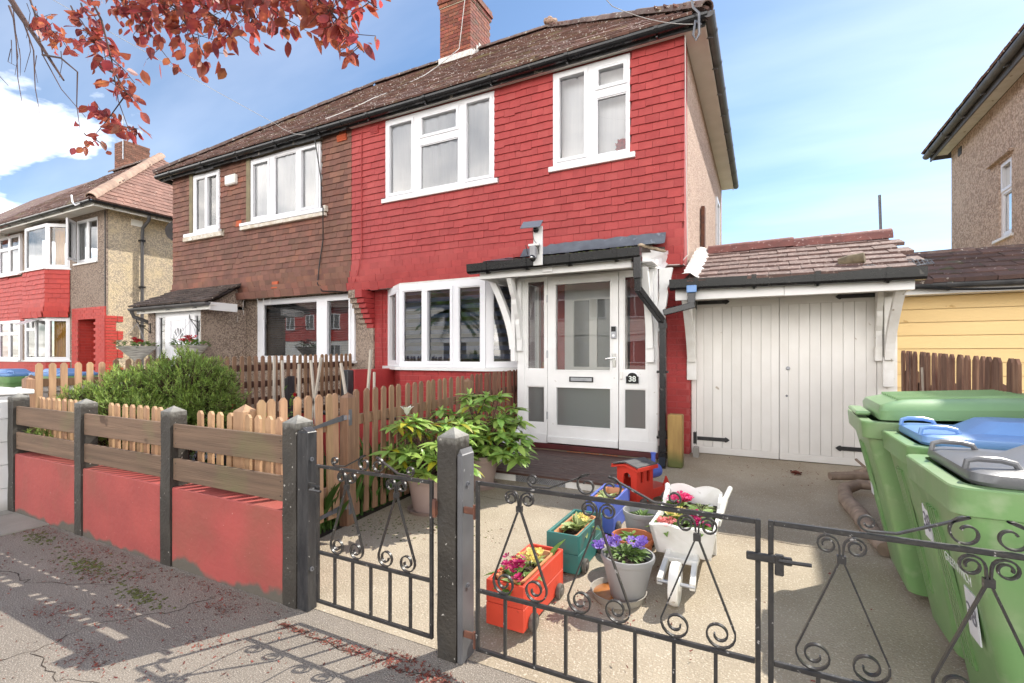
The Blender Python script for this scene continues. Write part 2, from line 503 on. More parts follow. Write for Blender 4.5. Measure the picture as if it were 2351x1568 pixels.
MT['roof_tile_left'] = mat('roof_tile_rose', (.27, .145, .11), (.20, .11, .085), rough=.85, sc=4, rnd=.15, bump=.2, c3=(.5, .4, .32), sc3=18, t3=(.68, .7))
MT['roof_deck'] = mat('roof_underlay', (.03, .022, .02), rough=.95)
MT['ridge'] = mat('ridge_tile_clay', (.115, .06, .048), (.17, .13, .11), rough=.85, sc=9, rnd=.2, bump=.4, c3=(.5, .46, .4), sc3=22, t3=(.64, .67))
MT['ridge_left'] = mat('ridge_tile_pale', (.40, .27, .20), (.28, .19, .145), rough=.85, sc=7, rnd=.1, bump=.3)
MT['ridge_red'] = mat('ridge_tile_red', (.20, .075, .062), (.14, .06, .052), rough=.8, sc=9, rnd=.12, bump=.35, c3=(.4, .27, .24), sc3=30, t3=(.62, .68))
MT['garage_tile'] = mat('garage_roof_tile', (.165, .098, .083), (.115, .072, .063), rough=.85, sc=8, rnd=.14, bump=.35, c3=(.34, .26, .23), sc3=30, t3=(.6, .66))
MT['ng_tile'] = mat('dark_garage_tile', (.105, .06, .05), (.065, .042, .038), rough=.85, sc=6, rnd=.25, bump=.35, c3=(.34, .3, .27), sc3=26, t3=(.68, .7), c4=(.06, .055, .03), sc4=6, t4=(.6, .66))
MT['dark_tile'] = mat('porch_roof_tile', (.105, .072, .058), (.06, .045, .038), rough=.9, sc=6, rnd=.25, bump=.5, c3=(.32, .28, .22), sc3=24, t3=(.66, .69))
MT['chim_brick'] = mat('chimney_brick', (.26, .075, .042), (.17, .055, .038), rough=.85, sc=14, rnd=.3, hue=.01, bump=.4, bsc=70, c4=(.14, .07, .05), sc4=3)
MT['left_chim_brick'] = mat('left_chimney_brick', (.235, .10, .065), (.16, .075, .05), rough=.85, sc=10, rnd=.28, bump=.4)
MT['mortar'] = mat('mortar', (.42, .33, .23), (.34, .27, .2), rough=.95, bump=.3)
MT['lime'] = mat('lime_flaunching', (.75, .73, .69), (.55, .52, .48), rough=.9, sc=20, bump=.8, bsc=40)
MT['red_brick'] = mat('red_painted_brick', (.37, .036, .034), (.32, .03, .03), rough=.7, sc=6, rnd=.07, bump=.5, bsc=50, c3=(.44, .14, .13), sc3=60, t3=(.73, .75))
MT['red_mortar'] = mat('red_painted_joint', (.42, .085, .08), rough=.8, bump=.3)
MT['left_red'] = mat('left_house_red', (.50, .05, .036), (.43, .042, .034), rough=.65, sc=6, rnd=.07, bump=.3)
MT['left_red_joint'] = mat('left_house_red_joint', (.50, .10, .08), rough=.8)
MT['dash_brown'] = dash('pebbledash_brown', (.40, .315, .25), (.22, .155, .115), (.62, .55, .47), (.13, .095, .075), sc=75, c4=(.36, .28, .22))
MT['dash_pink'] = dash('pebbledash_pink', (.58, .44, .35), (.43, .28, .21), (.72, .62, .54), (.36, .24, .19), sc=70, c4=(.56, .41, .32))
MT['dash_cream'] = dash('pebbledash_cream', (.60, .49, .34), (.42, .35, .26), (.70, .62, .5), (.36, .30, .23), sc=42, c4=(.62, .50, .31), sc4=2.2)
MT['dash_right'] = dash('pebbledash_right', (.58, .455, .365), (.42, .30, .23), (.72, .63, .54), (.32, .235, .18), sc=42, c4=(.55, .43, .345))
MT['upvc'] = mat('white_upvc', (.80, .80, .82), (.77, .77, .79), rough=.3, sc=2, c3=(.6, .59, .57), sc3=6, t3=(.7, .8))
MT['white'] = mat('white_gloss_timber', (.78, .775, .76), (.72, .715, .70), rough=.4, sc=5, bump=.06, bsc=30, c3=(.5, .47, .42), sc3=22, t3=(.72, .77))
MT['cream'] = mat('cream_painted_timber', (.76, .745, .71), (.71, .69, .65), rough=.55, sc=3, bump=.08, bsc=30, rnd=.04, c3=(.42, .37, .30), sc3=12, t3=(.73, .8))
MT['white_worn'] = mat('white_worn_paint', (.78, .77, .74), (.68, .66, .61), rough=.65, sc=8, bump=.12, bsc=30, c3=(.38, .33, .26), sc3=15, t3=(.68, .74))
MT['soffit'] = mat('soffit_board', (.86, .84, .79), (.79, .77, .71), rough=.7, sc=3)
MT['gutter'] = mat('black_gutter_plastic', (.010, .010, .011), (.016, .016, .017), rough=.24, sc=6, c3=(.07, .065, .06), sc3=14, t3=(.68, .75))
MT['gutter_grey'] = mat('faded_grey_gutter', (.105, .10, .10), (.075, .072, .072), rough=.5, sc=6)
MT['fascia_dark'] = mat('flaking_black_fascia', (.028, .03, .034), (.06, .06, .062), rough=.6, sc=9, bump=.3, c3=(.3, .27, .23), sc3=11, t3=(.66, .7))
MT['lead'] = mat('lead_flashing', (.145, .16, .185), (.105, .115, .135), rough=.5, sc=7, bump=.6, bsc=14, metal=.15, c3=(.34, .36, .4), sc3=9, t3=(.62, .75))
MT['moss'] = mat('moss', (.12, .145, .03), (.07, .07, .025), rough=1, sc=30, bump=1, bsc=80)
MT['frame_olive'] = mat('bare_olive_timber', (.24, .20, .115), (.18, .15, .09), rough=.85, sc=6, bump=.3)
MT['sill_old'] = mat('flaking_white_sill', (.74, .70, .62), (.55, .47, .36), rough=.8, sc=9, bump=.5, bsc=30, c3=(.3, .24, .17), sc3=20, t3=(.64, .7))
MT['glass'] = glass('window_glass', tint=(.98, .99, .99), refl=1.25)
MT['glass_low'] = glass('ground_floor_glass', tint=(.93, .95, .97), refl=2.0)
MT['glass_clear'] = glass('porch_glass', tint=(.95, .97, .96), refl=1.5)
MT['glass_frost'] = glass('obscure_glass', tint=(.62, .66, .65), rough=.18, refl=1.4, frost=.45)
MT['curtain'] = mat('net_curtain', (.88, .89, .91), (.84, .85, .88), rough=.95, sc=6, stretch=(8, 8, .3))
MT['blind_dark'] = mat('dark_blind', (.055, .08, .15), rough=.8)
MT['blind_slat'] = mat('venetian_slat', (.16, .155, .15), (.1, .1, .1), rough=.5, sc=9)
MT['interior'] = mat('dim_plaster', (.32, .30, .28), rough=.95)
MT['amber'] = mat('amber_curtain', (.6, .31, .05), (.45, .2, .03), rough=.9, sc=10, stretch=(6, 6, .3))
MT['floral'] = mat('patterned_curtain', (.33, .055, .05), (.42, .2, .14), rough=.9, sc=14, mixr=(.45, .55))
MT['iron'] = mat('black_gate_iron', (.020, .020, .021), (.036, .034, .032), rough=.36, sc=24, bump=.15, bsc=120, c3=(.28, .27, .26), sc3=60, t3=(.67, .71))
MT['black_iron'] = mat('black_hinge_iron', (.016, .016, .017), (.03, .03, .03), rough=.5, sc=20, bump=.2)
MT['steel'] = mat('galvanised_steel', (.42, .43, .45), (.3, .31, .33), rough=.42, sc=14, metal=.55)
MT['strap'] = mat('grey_strap_steel', (.2, .205, .225), (.15, .155, .17), rough=.45, sc=10, metal=.4)
MT['chrome'] = mat('chrome', (.72, .72, .7), rough=.16, metal=1.0)
MT['post'] = mat('black_concrete_post', (.030, .026, .021), (.048, .042, .034), rough=.6, sc=6, bump=.5, bsc=55, c3=(.40, .38, .34), sc3=42, t3=(.70, .73), zfade=((.24, .235, .21), 1.01, .95, 34, .07), c4=(.035, .033, .03), sc4=5)
MT['post_timber'] = mat('black_painted_timber', (.022, .023, .026), (.045, .045, .047), rough=.35, sc=8, stretch=(6, 6, 1), bump=.2, c3=(.3, .29, .28), sc3=40, t3=(.71, .74))
MT['metal_post'] = mat('dull_painted_batten', (.15, .152, .158), (.10, .10, .105), rough=.45, sc=5, metal=.2, c3=(.33, .33, .33), sc3=30, t3=(.69, .73))
MT['wall_red'] = mat('red_masonry_paint', (.385, .074, .064), (.32, .062, .055), rough=.75, sc=3.5, bump=.5, bsc=26, c3=(.52, .24, .21), sc3=45, t3=(.72, .75), c4=(.27, .078, .056), sc4=2.6, t4=(.47, .76),
                     zfade=((.105, .092, .074), .02, .05, 2.6, .36))
MT['board'] = mat('weathered_gravel_board', (.20, .128, .084), (.135, .088, .058), rough=.85, sc=2.2, stretch=(.7, 14, 14), bump=.5, bsc=9, bst=(.6, 16, 16), rnd=.12, c4=(.15, .145, .065), sc4=2.2, t4=(.56, .78), c3=(.09, .055, .035), sc3=4, t3=(.70, .73))
MT['picket_new'] = mat('new_pine_picket', (.47, .295, .165), (.36, .215, .12), rough=.72, sc=6, stretch=(6, 6, .7), bump=.3, bsc=20, bst=(6, 6, .5), rnd=.12, hue=.008, local=True)
MT['picket_mid'] = mat('brown_picket', (.285, .168, .098), (.20, .115, .068), rough=.75, sc=6, stretch=(6, 6, .7), bump=.35, bsc=20, bst=(6, 6, .5), rnd=.16, hue=.008, local=True)
MT['picket_dark'] = mat('dark_brown_picket', (.19, .09, .052), (.125, .058, .036), rough=.8, sc=6, stretch=(6, 6, .7), bump=.35, bsc=20, bst=(6, 6, .5), rnd=.2, local=True)
MT['picket_right'] = mat('weathered_picket', (.26, .145, .09), (.15, .07, .045), rough=.8, sc=5, stretch=(6, 6, .8), bump=.4, bsc=20, bst=(6, 6, .5), rnd=.22, local=True, c4=(.09, .035, .025), sc4=3, t4=(.52, .7))
MT['rail'] = mat('stained_rail', (.085, .034, .022), (.06, .025, .018), rough=.75, sc=5)
MT['stub'] = mat('treated_post', (.36, .23, .075), (.27, .165, .055), rough=.8, sc=5, stretch=(5, 5, .6), bump=.4, bsc=20, zfade=((.10, .11, .03), .22, .36, 9, .12))
MT['stake'] = mat('grey_stake', (.55, .49, .41), (.42, .37, .3), rough=.8, sc=8, stretch=(6, 6, .6))
MT['deck'] = mat('brown_deck_board', (.095, .047, .037), (.066, .034, .028), rough=.5, sc=3, stretch=(.6, 10, 10), bump=.25, bsc=14, rnd=.12)
MT['step_red'] = mat('red_step_paint', (.10, .018, .018), (.07, .015, .015), rough=.45, sc=8)
MT['yellow'] = mat('yellow_weatherboard', (.80, .58, .27), (.75, .54, .25), rough=.6, sc=2, stretch=(.5, 3, 3), rnd=.05, bump=.1, c3=(.5, .3, .1), sc3=8, t3=(.72, .78))
MT['concrete'] = mat('drive_concrete', (.40, .34, .255), (.31, .26, .19), rough=.9, sc=1.6, bump=.7, bsc=90, c3=(.53, .465, .37), sc3=120, t3=(.57, .66), c4=(.27, .215, .145), sc4=1.3, t4=(.50, .80))
MT['pave'] = mat('footway_tarmac', (.24, .208, .172), (.185, .16, .133), rough=.95, sc=1.6, bump=1.0, bsc=130, c3=(.40, .36, .315), sc3=170, t3=(.55, .64), c4=(.14, .12, .10), sc4=2.1, t4=(.52, .80))
MT['slab'] = mat('paving_slab', (.30, .29, .25), (.24, .235, .2), rough=.9, sc=5, bump=.4, bsc=90, rnd=.08)
MT['road'] = mat('road_asphalt', (.06, .058, .056), rough=.95, sc=3, bump=.5, bsc=150)
MT['kerb'] = mat('kerb_stone', (.36, .34, .31), rough=.9, sc=5)
MT['soil'] = mat('soil', (.05, .033, .022), (.028, .02, .014), rough=1, sc=14, bump=1, bsc=50)
MT['ground'] = mat('ground', (.16, .15, .10), (.09, .10, .05), rough=1, sc=.3)
MT['white_wall'] = mat('white_painted_wall', (.74, .73, .72), (.66, .65, .63), rough=.85, sc=4, bump=.3, bsc=40, rnd=.03, zfade=((.42, .40, .37), .02, .12, 9, .1))
MT['black'] = mat('black_plastic', (.014, .014, .015), rough=.4)
MT['bin_green'] = mat('green_bin_plastic', (.18, .33, .125), (.155, .29, .11), rough=.36, sc=3, bump=.06, bsc=160, c3=(.27, .38, .2), sc3=11, t3=(.58, .75), c4=(.235, .31, .165), sc4=3.5, t4=(.45, .72))
MT['lid_green'] = mat('green_lid_plastic', (.21, .35, .165), (.18, .31, .145), rough=.33, sc=3, bump=.06, bsc=160, c4=(.25, .40, .21), sc4=3)
MT['lid_blue'] = mat('blue_lid_plastic', (.18, .33, .62), (.15, .29, .57), rough=.33, sc=3, bump=.06, bsc=160, c4=(.19, .34, .64), sc4=3)
MT['lid_grey'] = mat('grey_lid_plastic', (.15, .152, .16), (.12, .122, .128), rough=.33, sc=3, bump=.06, bsc=160, c4=(.22, .22, .225), sc4=3)
MT['sticker'] = mat('white_sticker', (.72, .73, .76), (.62, .63, .66), rough=.5, sc=9)
MT['ink'] = mat('grey_print', (.2, .2, .24), rough=.6)
MT['print_white'] = mat('white_print', (.7, .74, .7), rough=.6)
MT['plaque'] = mat('black_plaque', (.012, .012, .013), rough=.2)
MT['w_red'] = mat('red_wagon_paint', (.62, .062, .028), (.55, .055, .027), rough=.55, sc=5, bump=.15, bsc=40, c3=(.42, .04, .02), sc3=14, t3=(.68, .74))
MT['w_engine'] = mat('red_engine_paint', (.58, .038, .02), (.50, .032, .018), rough=.5, sc=5, bump=.12, bsc=40)
MT['w_teal'] = mat('teal_wagon_paint', (.028, .17, .15), (.035, .145, .13), rough=.55, sc=5, bump=.15, bsc=40, c3=(.10, .12, .11), sc3=6, t3=(.6, .75))
MT['w_blue'] = mat('blue_wagon_paint', (.085, .135, .50), (.07, .115, .43), rough=.55, sc=5, bump=.15, bsc=40)
MT['w_grey'] = mat('grey_felt_roof', (.085, .085, .088), (.06, .06, .062), rough=.8, sc=8, stretch=(1, 5, 5))
MT['terra'] = mat('terracotta_plastic', (.50, .165, .068), (.44, .14, .06), rough=.55, sc=5)
MT['trough'] = mat('tan_plastic_trough', (.60, .265, .12), (.54, .23, .105), rough=.5, sc=5)
MT['pot_grey'] = mat('grey_plastic_pot', (.30, .30, .30), (.26, .26, .265), rough=.5, sc=4, c3=(.4, .39, .36), sc3=9, t3=(.62, .75))
MT['pot_pink'] = mat('dusky_plastic_pot', (.36, .275, .245), (.31, .235, .21), rough=.55, sc=4)
MT['saucer'] = mat('grey_saucer', (.34, .32, .28), (.28, .26, .22), rough=.6, sc=5)
MT['water'] = mat('brown_water', (.42, .15, .03), (.22, .08, .02), rough=.25, sc=9)
MT['wicker'] = mat('white_wicker', (.62, .60, .55), (.36, .34, .31), rough=.8, sc=16, stretch=(.4, .4, 6), mixr=(.42, .6), bump=.6, bsc=30, bst=(.5, .5, 4))
MT['leaf_yew'] = mat('yew_leaf', (.31, .42, .10), (.16, .26, .06), rough=.55, sc=5, rnd=.35, hue=.015, trans=.35, c4=(.30, .40, .085), sc4=5, t4=(.45, .7))
MT['leaf_rhodo'] = mat('rhododendron_leaf', (.37, .53, .13), (.28, .44, .10), rough=.38, sc=9, rnd=.25, hue=.02, trans=.3)
MT['leaf_yellow'] = mat('yellowing_leaf', (.46, .40, .03), (.3, .32, .03), rough=.45, sc=9, rnd=.2, trans=.3)
MT['leaf_prim'] = mat('primrose_leaf', (.19, .31, .06), (.13, .24, .045), rough=.55, sc=14, rnd=.25, bump=.5, trans=.25)
MT['leaf_pale'] = mat('pale_leaf', (.36, .42, .17), (.25, .33, .1), rough=.55, sc=14, rnd=.2, trans=.25)
MT['leaf_fine'] = mat('pansy_leaf', (.16, .25, .055), (.10, .18, .04), rough=.6, sc=14, rnd=.3, trans=.2)
MT['grass'] = mat('grass_blade', (.085, .17, .03), (.05, .12, .02), rough=.6, sc=4, rnd=.3, trans=.3)
MT['twig'] = mat('twig_bark', (.085, .045, .035), (.06, .032, .026), rough=.85)
MT['beech'] = mat('copper_beech_leaf', (.42, .10, .066), (.25, .06, .058), rough=.42, sc=9, rnd=.35, hue=.018, trans=.6, c4=(.50, .15, .075), sc4=6, t4=(.52, .62))
MT['debris'] = mat('fallen_bud_scale', (.20, .042, .026), (.12, .035, .022), rough=.8, sc=14, rnd=.4, hue=.01)
MT['f_pink'] = mat('pink_petal', (.72, .05, .20), (.62, .035, .15), rough=.6, sc=20, rnd=.15, trans=.2)
MT['f_magenta'] = mat('magenta_petal', (.55, .02, .16), (.42, .015, .12), rough=.6, sc=20, rnd=.15, trans=.2)
MT['f_yellow'] = mat('yellow_petal', (.80, .68, .14), (.72, .62, .25), rough=.6, sc=20, rnd=.1, trans=.2)
MT['f_purple'] = mat('violet_petal', (.28, .18, .58), (.19, .10, .45), rough=.6, sc=20, rnd=.2, trans=.2)
MT['f_salmon'] = mat('salmon_petal', (.78, .30, .27), (.70, .2, .2), rough=.6, sc=20, rnd=.1, trans=.2)
MT['f_red'] = mat('red_petal', (.55, .02, .03), (.4, .015, .02), rough=.6, sc=20, rnd=.15, trans=.2)
MT['f_white'] = mat('white_petal', (.8, .79, .74), rough=.6, trans=.2)
MT['root'] = mat('bare_log', (.31, .235, .18), (.21, .155, .115), rough=.85, sc=4, stretch=(3, 3, 3), bump=.6, bsc=22, c3=(.36, .26, .2), sc3=14, t3=(.64, .7))
MT['log'] = mat('log_bark', (.19, .15, .09), (.12, .095, .06), rough=.9, sc=16, bump=.8, bsc=30)
MT['dog_white'] = mat('white_glazed_ceramic', (.8, .79, .77), rough=.25)
MT['solar'] = mat('solar_panel_back', (.20, .225, .26), (.17, .19, .22), rough=.4, sc=4)
MT['cam_grey'] = mat('grey_camera_plastic', (.34, .34, .35), (.26, .26, .27), rough=.4, sc=9)
MT['cable_white'] = mat('white_cable', (.62, .6, .56), rough=.6)
MT['mesh_guard'] = mat('plastic_mesh_guard', (.16, .165, .175), (.11, .115, .12), rough=.4, sc=30)
MT['rust'] = mat('rusty_iron', (.16, .062, .034), (.09, .04, .03), rough=.8, sc=20)

# ---------------------------------------------------------------- the ground
def gz(y):
    return 0.0 if y < 1.85 else (.02 + .042 * (y - 1.85) if y < 6.1 else .20)

def strip(name, m, x0, x1, ys, dz, n=1):
    s = M()
    for a, b in zip(ys[:-1], ys[1:]):
        for k in range(n):
            xa = x0 + (x1 - x0) * k / n; xb = x0 + (x1 - x0) * (k + 1) / n
            s.poly([(xa, a, gz(a) + dz), (xb, a, gz(a) + dz), (xb, b, gz(b) + dz), (xa, b, gz(b) + dz)])
    o = s.build(name, MT[m], base=(0, 0, 0))
    return tag(o, kind='structure')

g = M()
ys = [-600, -9.2, -9.19, -1.42, -1.41, 1.84, 1.86, 3, 4, 5, 6.1, 14, 900]
zs = [-.02, -.02, -.14, -.14, -.03, -.03, -.012, gz(3) - .03, gz(4) - .03, gz(5) - .03, .17, .17, .17]
for (a, za), (b, zb) in zip(list(zip(ys, zs))[:-1], list(zip(ys, zs))[1:]):
    g.poly([(-700, a, za), (700, a, za), (700, b, zb), (-700, b, zb)])
tag(g.build('ground', MT['ground'], base=(0, 0, 0)), kind='structure')
strip('pavement', 'pave', -60, 60, [-1.28, 1.848], 0.0)
road = M().poly([(-90, -8.6, -.11), (90, -8.6, -.11), (90, -1.42, -.11), (-90, -1.42, -.11)])
tag(road.build('road', MT['road'], base=(0, -5, -.11)), kind='structure')
kb = M().box(-60, 60, -1.42, -1.28, -.13, .004)
tag(kb.build('kerb', MT['kerb']), kind='structure')
ob = M().box(-60, 60, -12.5, -8.6, -.13, .0)
tag(ob.build('far_pavement', MT['pave']), kind='structure')
drv = strip('driveway', 'concrete', -2.80, 1.26, [1.845, 2.6, 3.4, 4.2, 5.0, 6.3], .002)
strip('front_garden', 'soil', -5.95, -2.82, [1.95, 3, 4, 5, 6.1], -.006)
strip('neighbour_garden', 'concrete', -14.2, -6.05, [1.95, 3, 4, 5, 6.3, 9], -.004)
strip('neighbour_driveway', 'concrete', 1.28, 4.0, [1.95, 3, 4, 5, 6.5], -.004)
# paving slabs at the far left of the footway
pav = thing('paving_slabs', 'grey paving slabs in the footway beside the white wall', 'paving', (-6.4, 1.2, 0))
PS = Pieces('slab', MT['slab'], pav, *UB)
for i in range(5):
    for j in range(2):
        PS.add(trs((-5.35 - .62 * i, 1.50 - .62 * j, .001), (0, 0, 0), (.605, .605, .018)))
PS.done()

# ---------------------------------------------------------------- shared builders for buildings
def XZ(a, b, d): return (a, d, b)
def YZ(a, b, d): return (d, a, b)

def window(parent, x0, x1, z0, z1, y, panes, d=.07, P=XZ, frame='upvc', gl='glass', sill=None, curtain=None, sg=1, name='window', cd=.055, slats=None):
    """frame with openings; panes (a0, a1, b0, b1, opening sash?) ; sg = +1 when the outside is towards -d"""
    m = M(); m.holed(x0, x1, z0, z1, [p[:4] for p in panes], y, y + sg * d, P)
    for p in panes:
        if len(p) > 4 and p[4]:
            e = .04
            m.holed(p[0] - e, p[1] + e, p[2] - e, p[3] + e, [p[:4]], y - sg * .014, y - sg * .001, P)
        else:
            e = .014
            m.holed(p[0], p[1], p[2], p[3], [(p[0] + e, p[1] - e, p[2] + e, p[3] - e)], y + sg * .012, y + sg * .03, P)
    w = m.build(name, MT[frame], parent)
    for p in panes:
        q = M(); a0, a1, b0, b1 = p[:4]; u = y + sg * .032
        q.poly([P(a0, b0, u), P(a1, b0, u), P(a1, b1, u), P(a0, b1, u)])
        q.build('pane', MT[gl], w, fix=False)
    if sill:
        s = M(); a0, a1, b0, b1, o = sill
        c0 = P(a0, b0, y - sg * o); c1 = P(a1, b1, y + sg * .05)
        s.box(c0[0], c1[0], c0[1], c1[1], c0[2], c1[2], c=.004)
        s.build('sill', MT['white'] if frame == 'upvc' else MT[frame], w)
    if curtain:
        for (a0, a1, b0, b1, mt, amp) in curtain:
            c = M(); n = max(8, int((a1 - a0) / .03)); ph = R.random() * 6
            pts = []
            for i in range(n + 1):
                a = a0 + (a1 - a0) * i / n
                pts.append((a, y + sg * (cd + amp * math.sin(i * 1.15 + ph) + amp * .6 * math.sin(i * .43 + ph * 2))))
            for i in range(n):
                c.poly([P(pts[i][0], b0, pts[i][1]), P(pts[i + 1][0], b0, pts[i + 1][1]), P(pts[i + 1][0], b1, pts[i + 1][1]), P(pts[i][0], b1, pts[i][1])])
            c.build('curtain', MT[mt], w, smooth=True)
    if slats:
        a0, a1, b0, b1, step, hgt, mt = slats
        s = M(); z = b0
        while z < b1:
            q0 = P(a0, z, y + sg * (cd - .012)); q1 = P(a1, z, y + sg * (cd - .012)); q2 = P(a1, z + hgt, y + sg * (cd + .006)); q3 = P(a0, z + hgt, y + sg * (cd + .006))
            s.poly([q0, q1, q2, q3]); z += step
        s.build('blind', MT[mt], w, fix=False)
    return w

def hang(PC, x0, x1, z0, z1, y, gauge, w, holes, flare=0.0, fz=.42, U=None, seed=1, jit=.003, mx=None):
    """tile hanging on a wall facing -Y (or along mx for an angled wall)"""
    rr = random.Random(seed); n = int(round((z1 - z0) / gauge))
    for r in range(n):
        zb = z0 + r * gauge; zm = zb + gauge * .5
        x = x0 - (w / 2 if r % 2 else 0) - rr.random() * .01
        segs = []
        while x < x1:
            a, b = max(x, x0), min(x + w, x1); x += w
            cut = [(a, b)]
            for h in holes:
                if h[2] < zm < h[3]:
                    nc = []
                    for (p, q) in cut:
                        if q <= h[0] or p >= h[1]: nc.append((p, q)); continue
                        if p < h[0]: nc.append((p, h[0]))
                        if q > h[1]: nc.append((h[1], q))
                    cut = nc
            segs += [c for c in cut if c[1] - c[0] > .025]
        t = max(0, (z0 + fz - zb) / fz); yo = y - flare * t ** 1.6; ang = -flare * 1.6 * t ** .6 / fz
        for (a, b) in segs:
            loc = Vector(((a + b) / 2, yo - rr.random() * .003, zb + rr.uniform(-jit, jit) - (rr.uniform(.006, .018) if rr.random() < .035 else 0)))
            mt = trs(loc, (ang * -1 + rr.uniform(-.012, .012), rr.uniform(-.006, .006), rr.uniform(-.012, .012)), (b - a - .0025, 1, 1))
            if mx is not None: mt = mx @ mt
            PC.add(mt, (b - a) * gauge)

def tile_unit(g, th=.017):
    h = g * 1.22
    vs = [(a * .5, yy, zz) for a in (-1, 1) for (yy, zz) in ((-.034, 0), (-.034 + th, 0), (.002, h), (-th + .002, h))]
    return vs, [(0, 1, 2, 3), (7, 6, 5, 4), (0, 4, 5, 1), (3, 2, 6, 7), (0, 3, 7, 4), (1, 5, 6, 2)]

def roof_unit(g, th=.018, curve=0.0):
    h = g * 1.2
    vs = [(a * .5, yy, zz) for a in (-1, 1) for (yy, zz) in ((0, .004), (0, .004 + th + .012), (h, th), (h, 0))]
    return vs, [(0, 1, 2, 3), (7, 6, 5, 4), (0, 4, 5, 1), (3, 2, 6, 7), (0, 3, 7, 4), (1, 5, 6, 2)]

def slope(PC, O, U, V, W, H, gauge, w, inside, seed=3, jit=.004, rows=None):
    """roof tiles over the parallelogram O + u*U + v*V (U along the eave, V up the slope)"""
    rr = random.Random(seed); U = Vector(U).normalized(); V = Vector(V).normalized(); N = U.cross(V).normalized(); O = Vector(O)
    B = Matrix((U, V, N)).transposed().to_4x4()
    r = 0; v = 0.0
    while v < H - gauge * .3:
        u = -(w / 2 if r % 2 else 0)
        while u < W:
            c = u + w / 2
            if inside(c, v + gauge * .5):
                p = O + U * c + V * (v + rr.uniform(-jit, jit)) + N * rr.uniform(0, .006)
                PC.add(Matrix.Translation(p) @ B @ trs((0, 0, 0), (rr.uniform(-.02, .02), rr.uniform(-.02, .02), rr.uniform(-.015, .015)), (w - .004, 1, 1)), w * gauge)
            u += w
        v += gauge; r += 1

def half_round(parent, name, m, p0, p1, r, L=.45, up=(0, 0, 1), n=7, jit=.006):
    """a run of half-round ridge or hip tiles, one part each"""
    p0, p1 = Vector(p0), Vector(p1); T = p1 - p0; tot = T.length; T.normalize()
    sd = T.cross(Vector(up)).normalized(); u2 = sd.cross(T)
    k = max(1, int(round(tot / L))); l = tot / k
    for i in range(k):
        a = p0 + T * (l * i + .004); b = p0 + T * (l * (i + 1) + .012)
        s = M(); vs = []; off = u2 * R.uniform(-jit, jit)
        for (p, rr) in ((a, r * .97), (b, r * 1.05)):
            for (q) in (1.0, .84):
                for j in range(n + 1):
                    an = PI * j / n
                    vs.append(p + off + sd * math.cos(an) * rr * q + u2 * math.sin(an) * rr * q)
        n1 = n + 1; fs = []
        for j in range(n):
            fs.append((j, j + 1, 2 * n1 + j + 1, 2 * n1 + j)); fs.append((n1 + j, 3 * n1 + j, 3 * n1 + j + 1, n1 + j + 1))
            fs.append((j, n1 + j, n1 + j + 1, j + 1)); fs.append((2 * n1 + j, 2 * n1 + j + 1, 3 * n1 + j + 1, 3 * n1 + j))
        fs += [(0, 2 * n1, 3 * n1, n1), (n, n1 + n, 3 * n1 + n, 2 * n1 + n)]
        s.raw(vs, fs).build(name, MT[m], parent, smooth=True)

def gutter(parent, p0, p1, r=.055, m='gutter', joints=4, out=(0, -1, 0), square=False, name='gutter'):
    """open trough along p0-p1 with joint clips"""
    p0, p1 = Vector(p0), Vector(p1); T = (p1 - p0); L = T.length; T.normalize(); out = Vector(out); up = Vector((0, 0, 1))
    if square: prof = [(-1, .95), (-1, -.75), (-.75, -1), (.6, -1), (.95, -.6), (1.08, .95)]
    else: prof = [(math.cos(PI + PI * i / 8), math.sin(PI + PI * i / 8) * 1.05 + .3) for i in range(9)]
    prof = prof + [(a * .86, b * .86 + .05) for a, b in reversed(prof)]
    s = M(); vs = [p0 + out * a * r + up * b * r for a, b in prof] + [p1 + out * a * r + up * b * r for a, b in prof]
    k = len(prof); fs = [(i, (i + 1) % k, (i + 1) % k + k, i + k) for i in range(k)]
    cap = len(prof) // 2
    fs += [tuple(range(cap)), tuple(range(k, k + cap))]
    g_ = s.raw(vs, fs).build(name, MT[m], parent)
    for j in range(joints):
        c = p0 + T * (L * (j + .5) / joints)
        q = M(); pr = prof[:cap]
        vs = []
        for dx in (-.022, .022):
            for (a, b) in pr: vs.append(c + T * dx + out * a * r * 1.13 + up * (b * r * 1.13 + .002))
        fs = [(i, i + 1, i + 1 + cap, i + cap) for i in range(cap - 1)]
        q.raw(vs, fs)
        q.bar(c - out * r * .9 - up * r * 1.0, c + out * r * .2 - up * r * 1.25, .02, .012)
        q.build('bracket', MT[m], g_)
    return g_

def bricks(PC, O, U, N, L, H, bl=.215, course=.075, mj=.011, seed=5, start=0, skip=None, proud=.007):
    rr = random.Random(seed); O = Vector(O); U = Vector(U).normalized(); N = Vector(N).normalized(); Z = Vector((0, 0, 1))
    B = Matrix((U, N, Z)).transposed().to_4x4()
    n = int(round(H / course))
    for r in range(n):
        x = -(bl + mj) / 2 if (r + start) % 2 else 0.0
        while x < L - .02:
            a, b = max(x, 0), min(x + bl, L)
            x += bl + mj
            if b - a < .03 or (skip and skip((a + b) / 2, (r + .5) * course)): continue
            p = O + U * (a + b) / 2 + Z * ((r + .5) * course) + N * (proud - .02 + rr.uniform(-.0015, .0015))
            PC.add(Matrix.Translation(p) @ B @ trs((0, 0, 0), (0, rr.uniform(-.006, .006), 0), (b - a, .04, course - mj)), (b - a) * course)

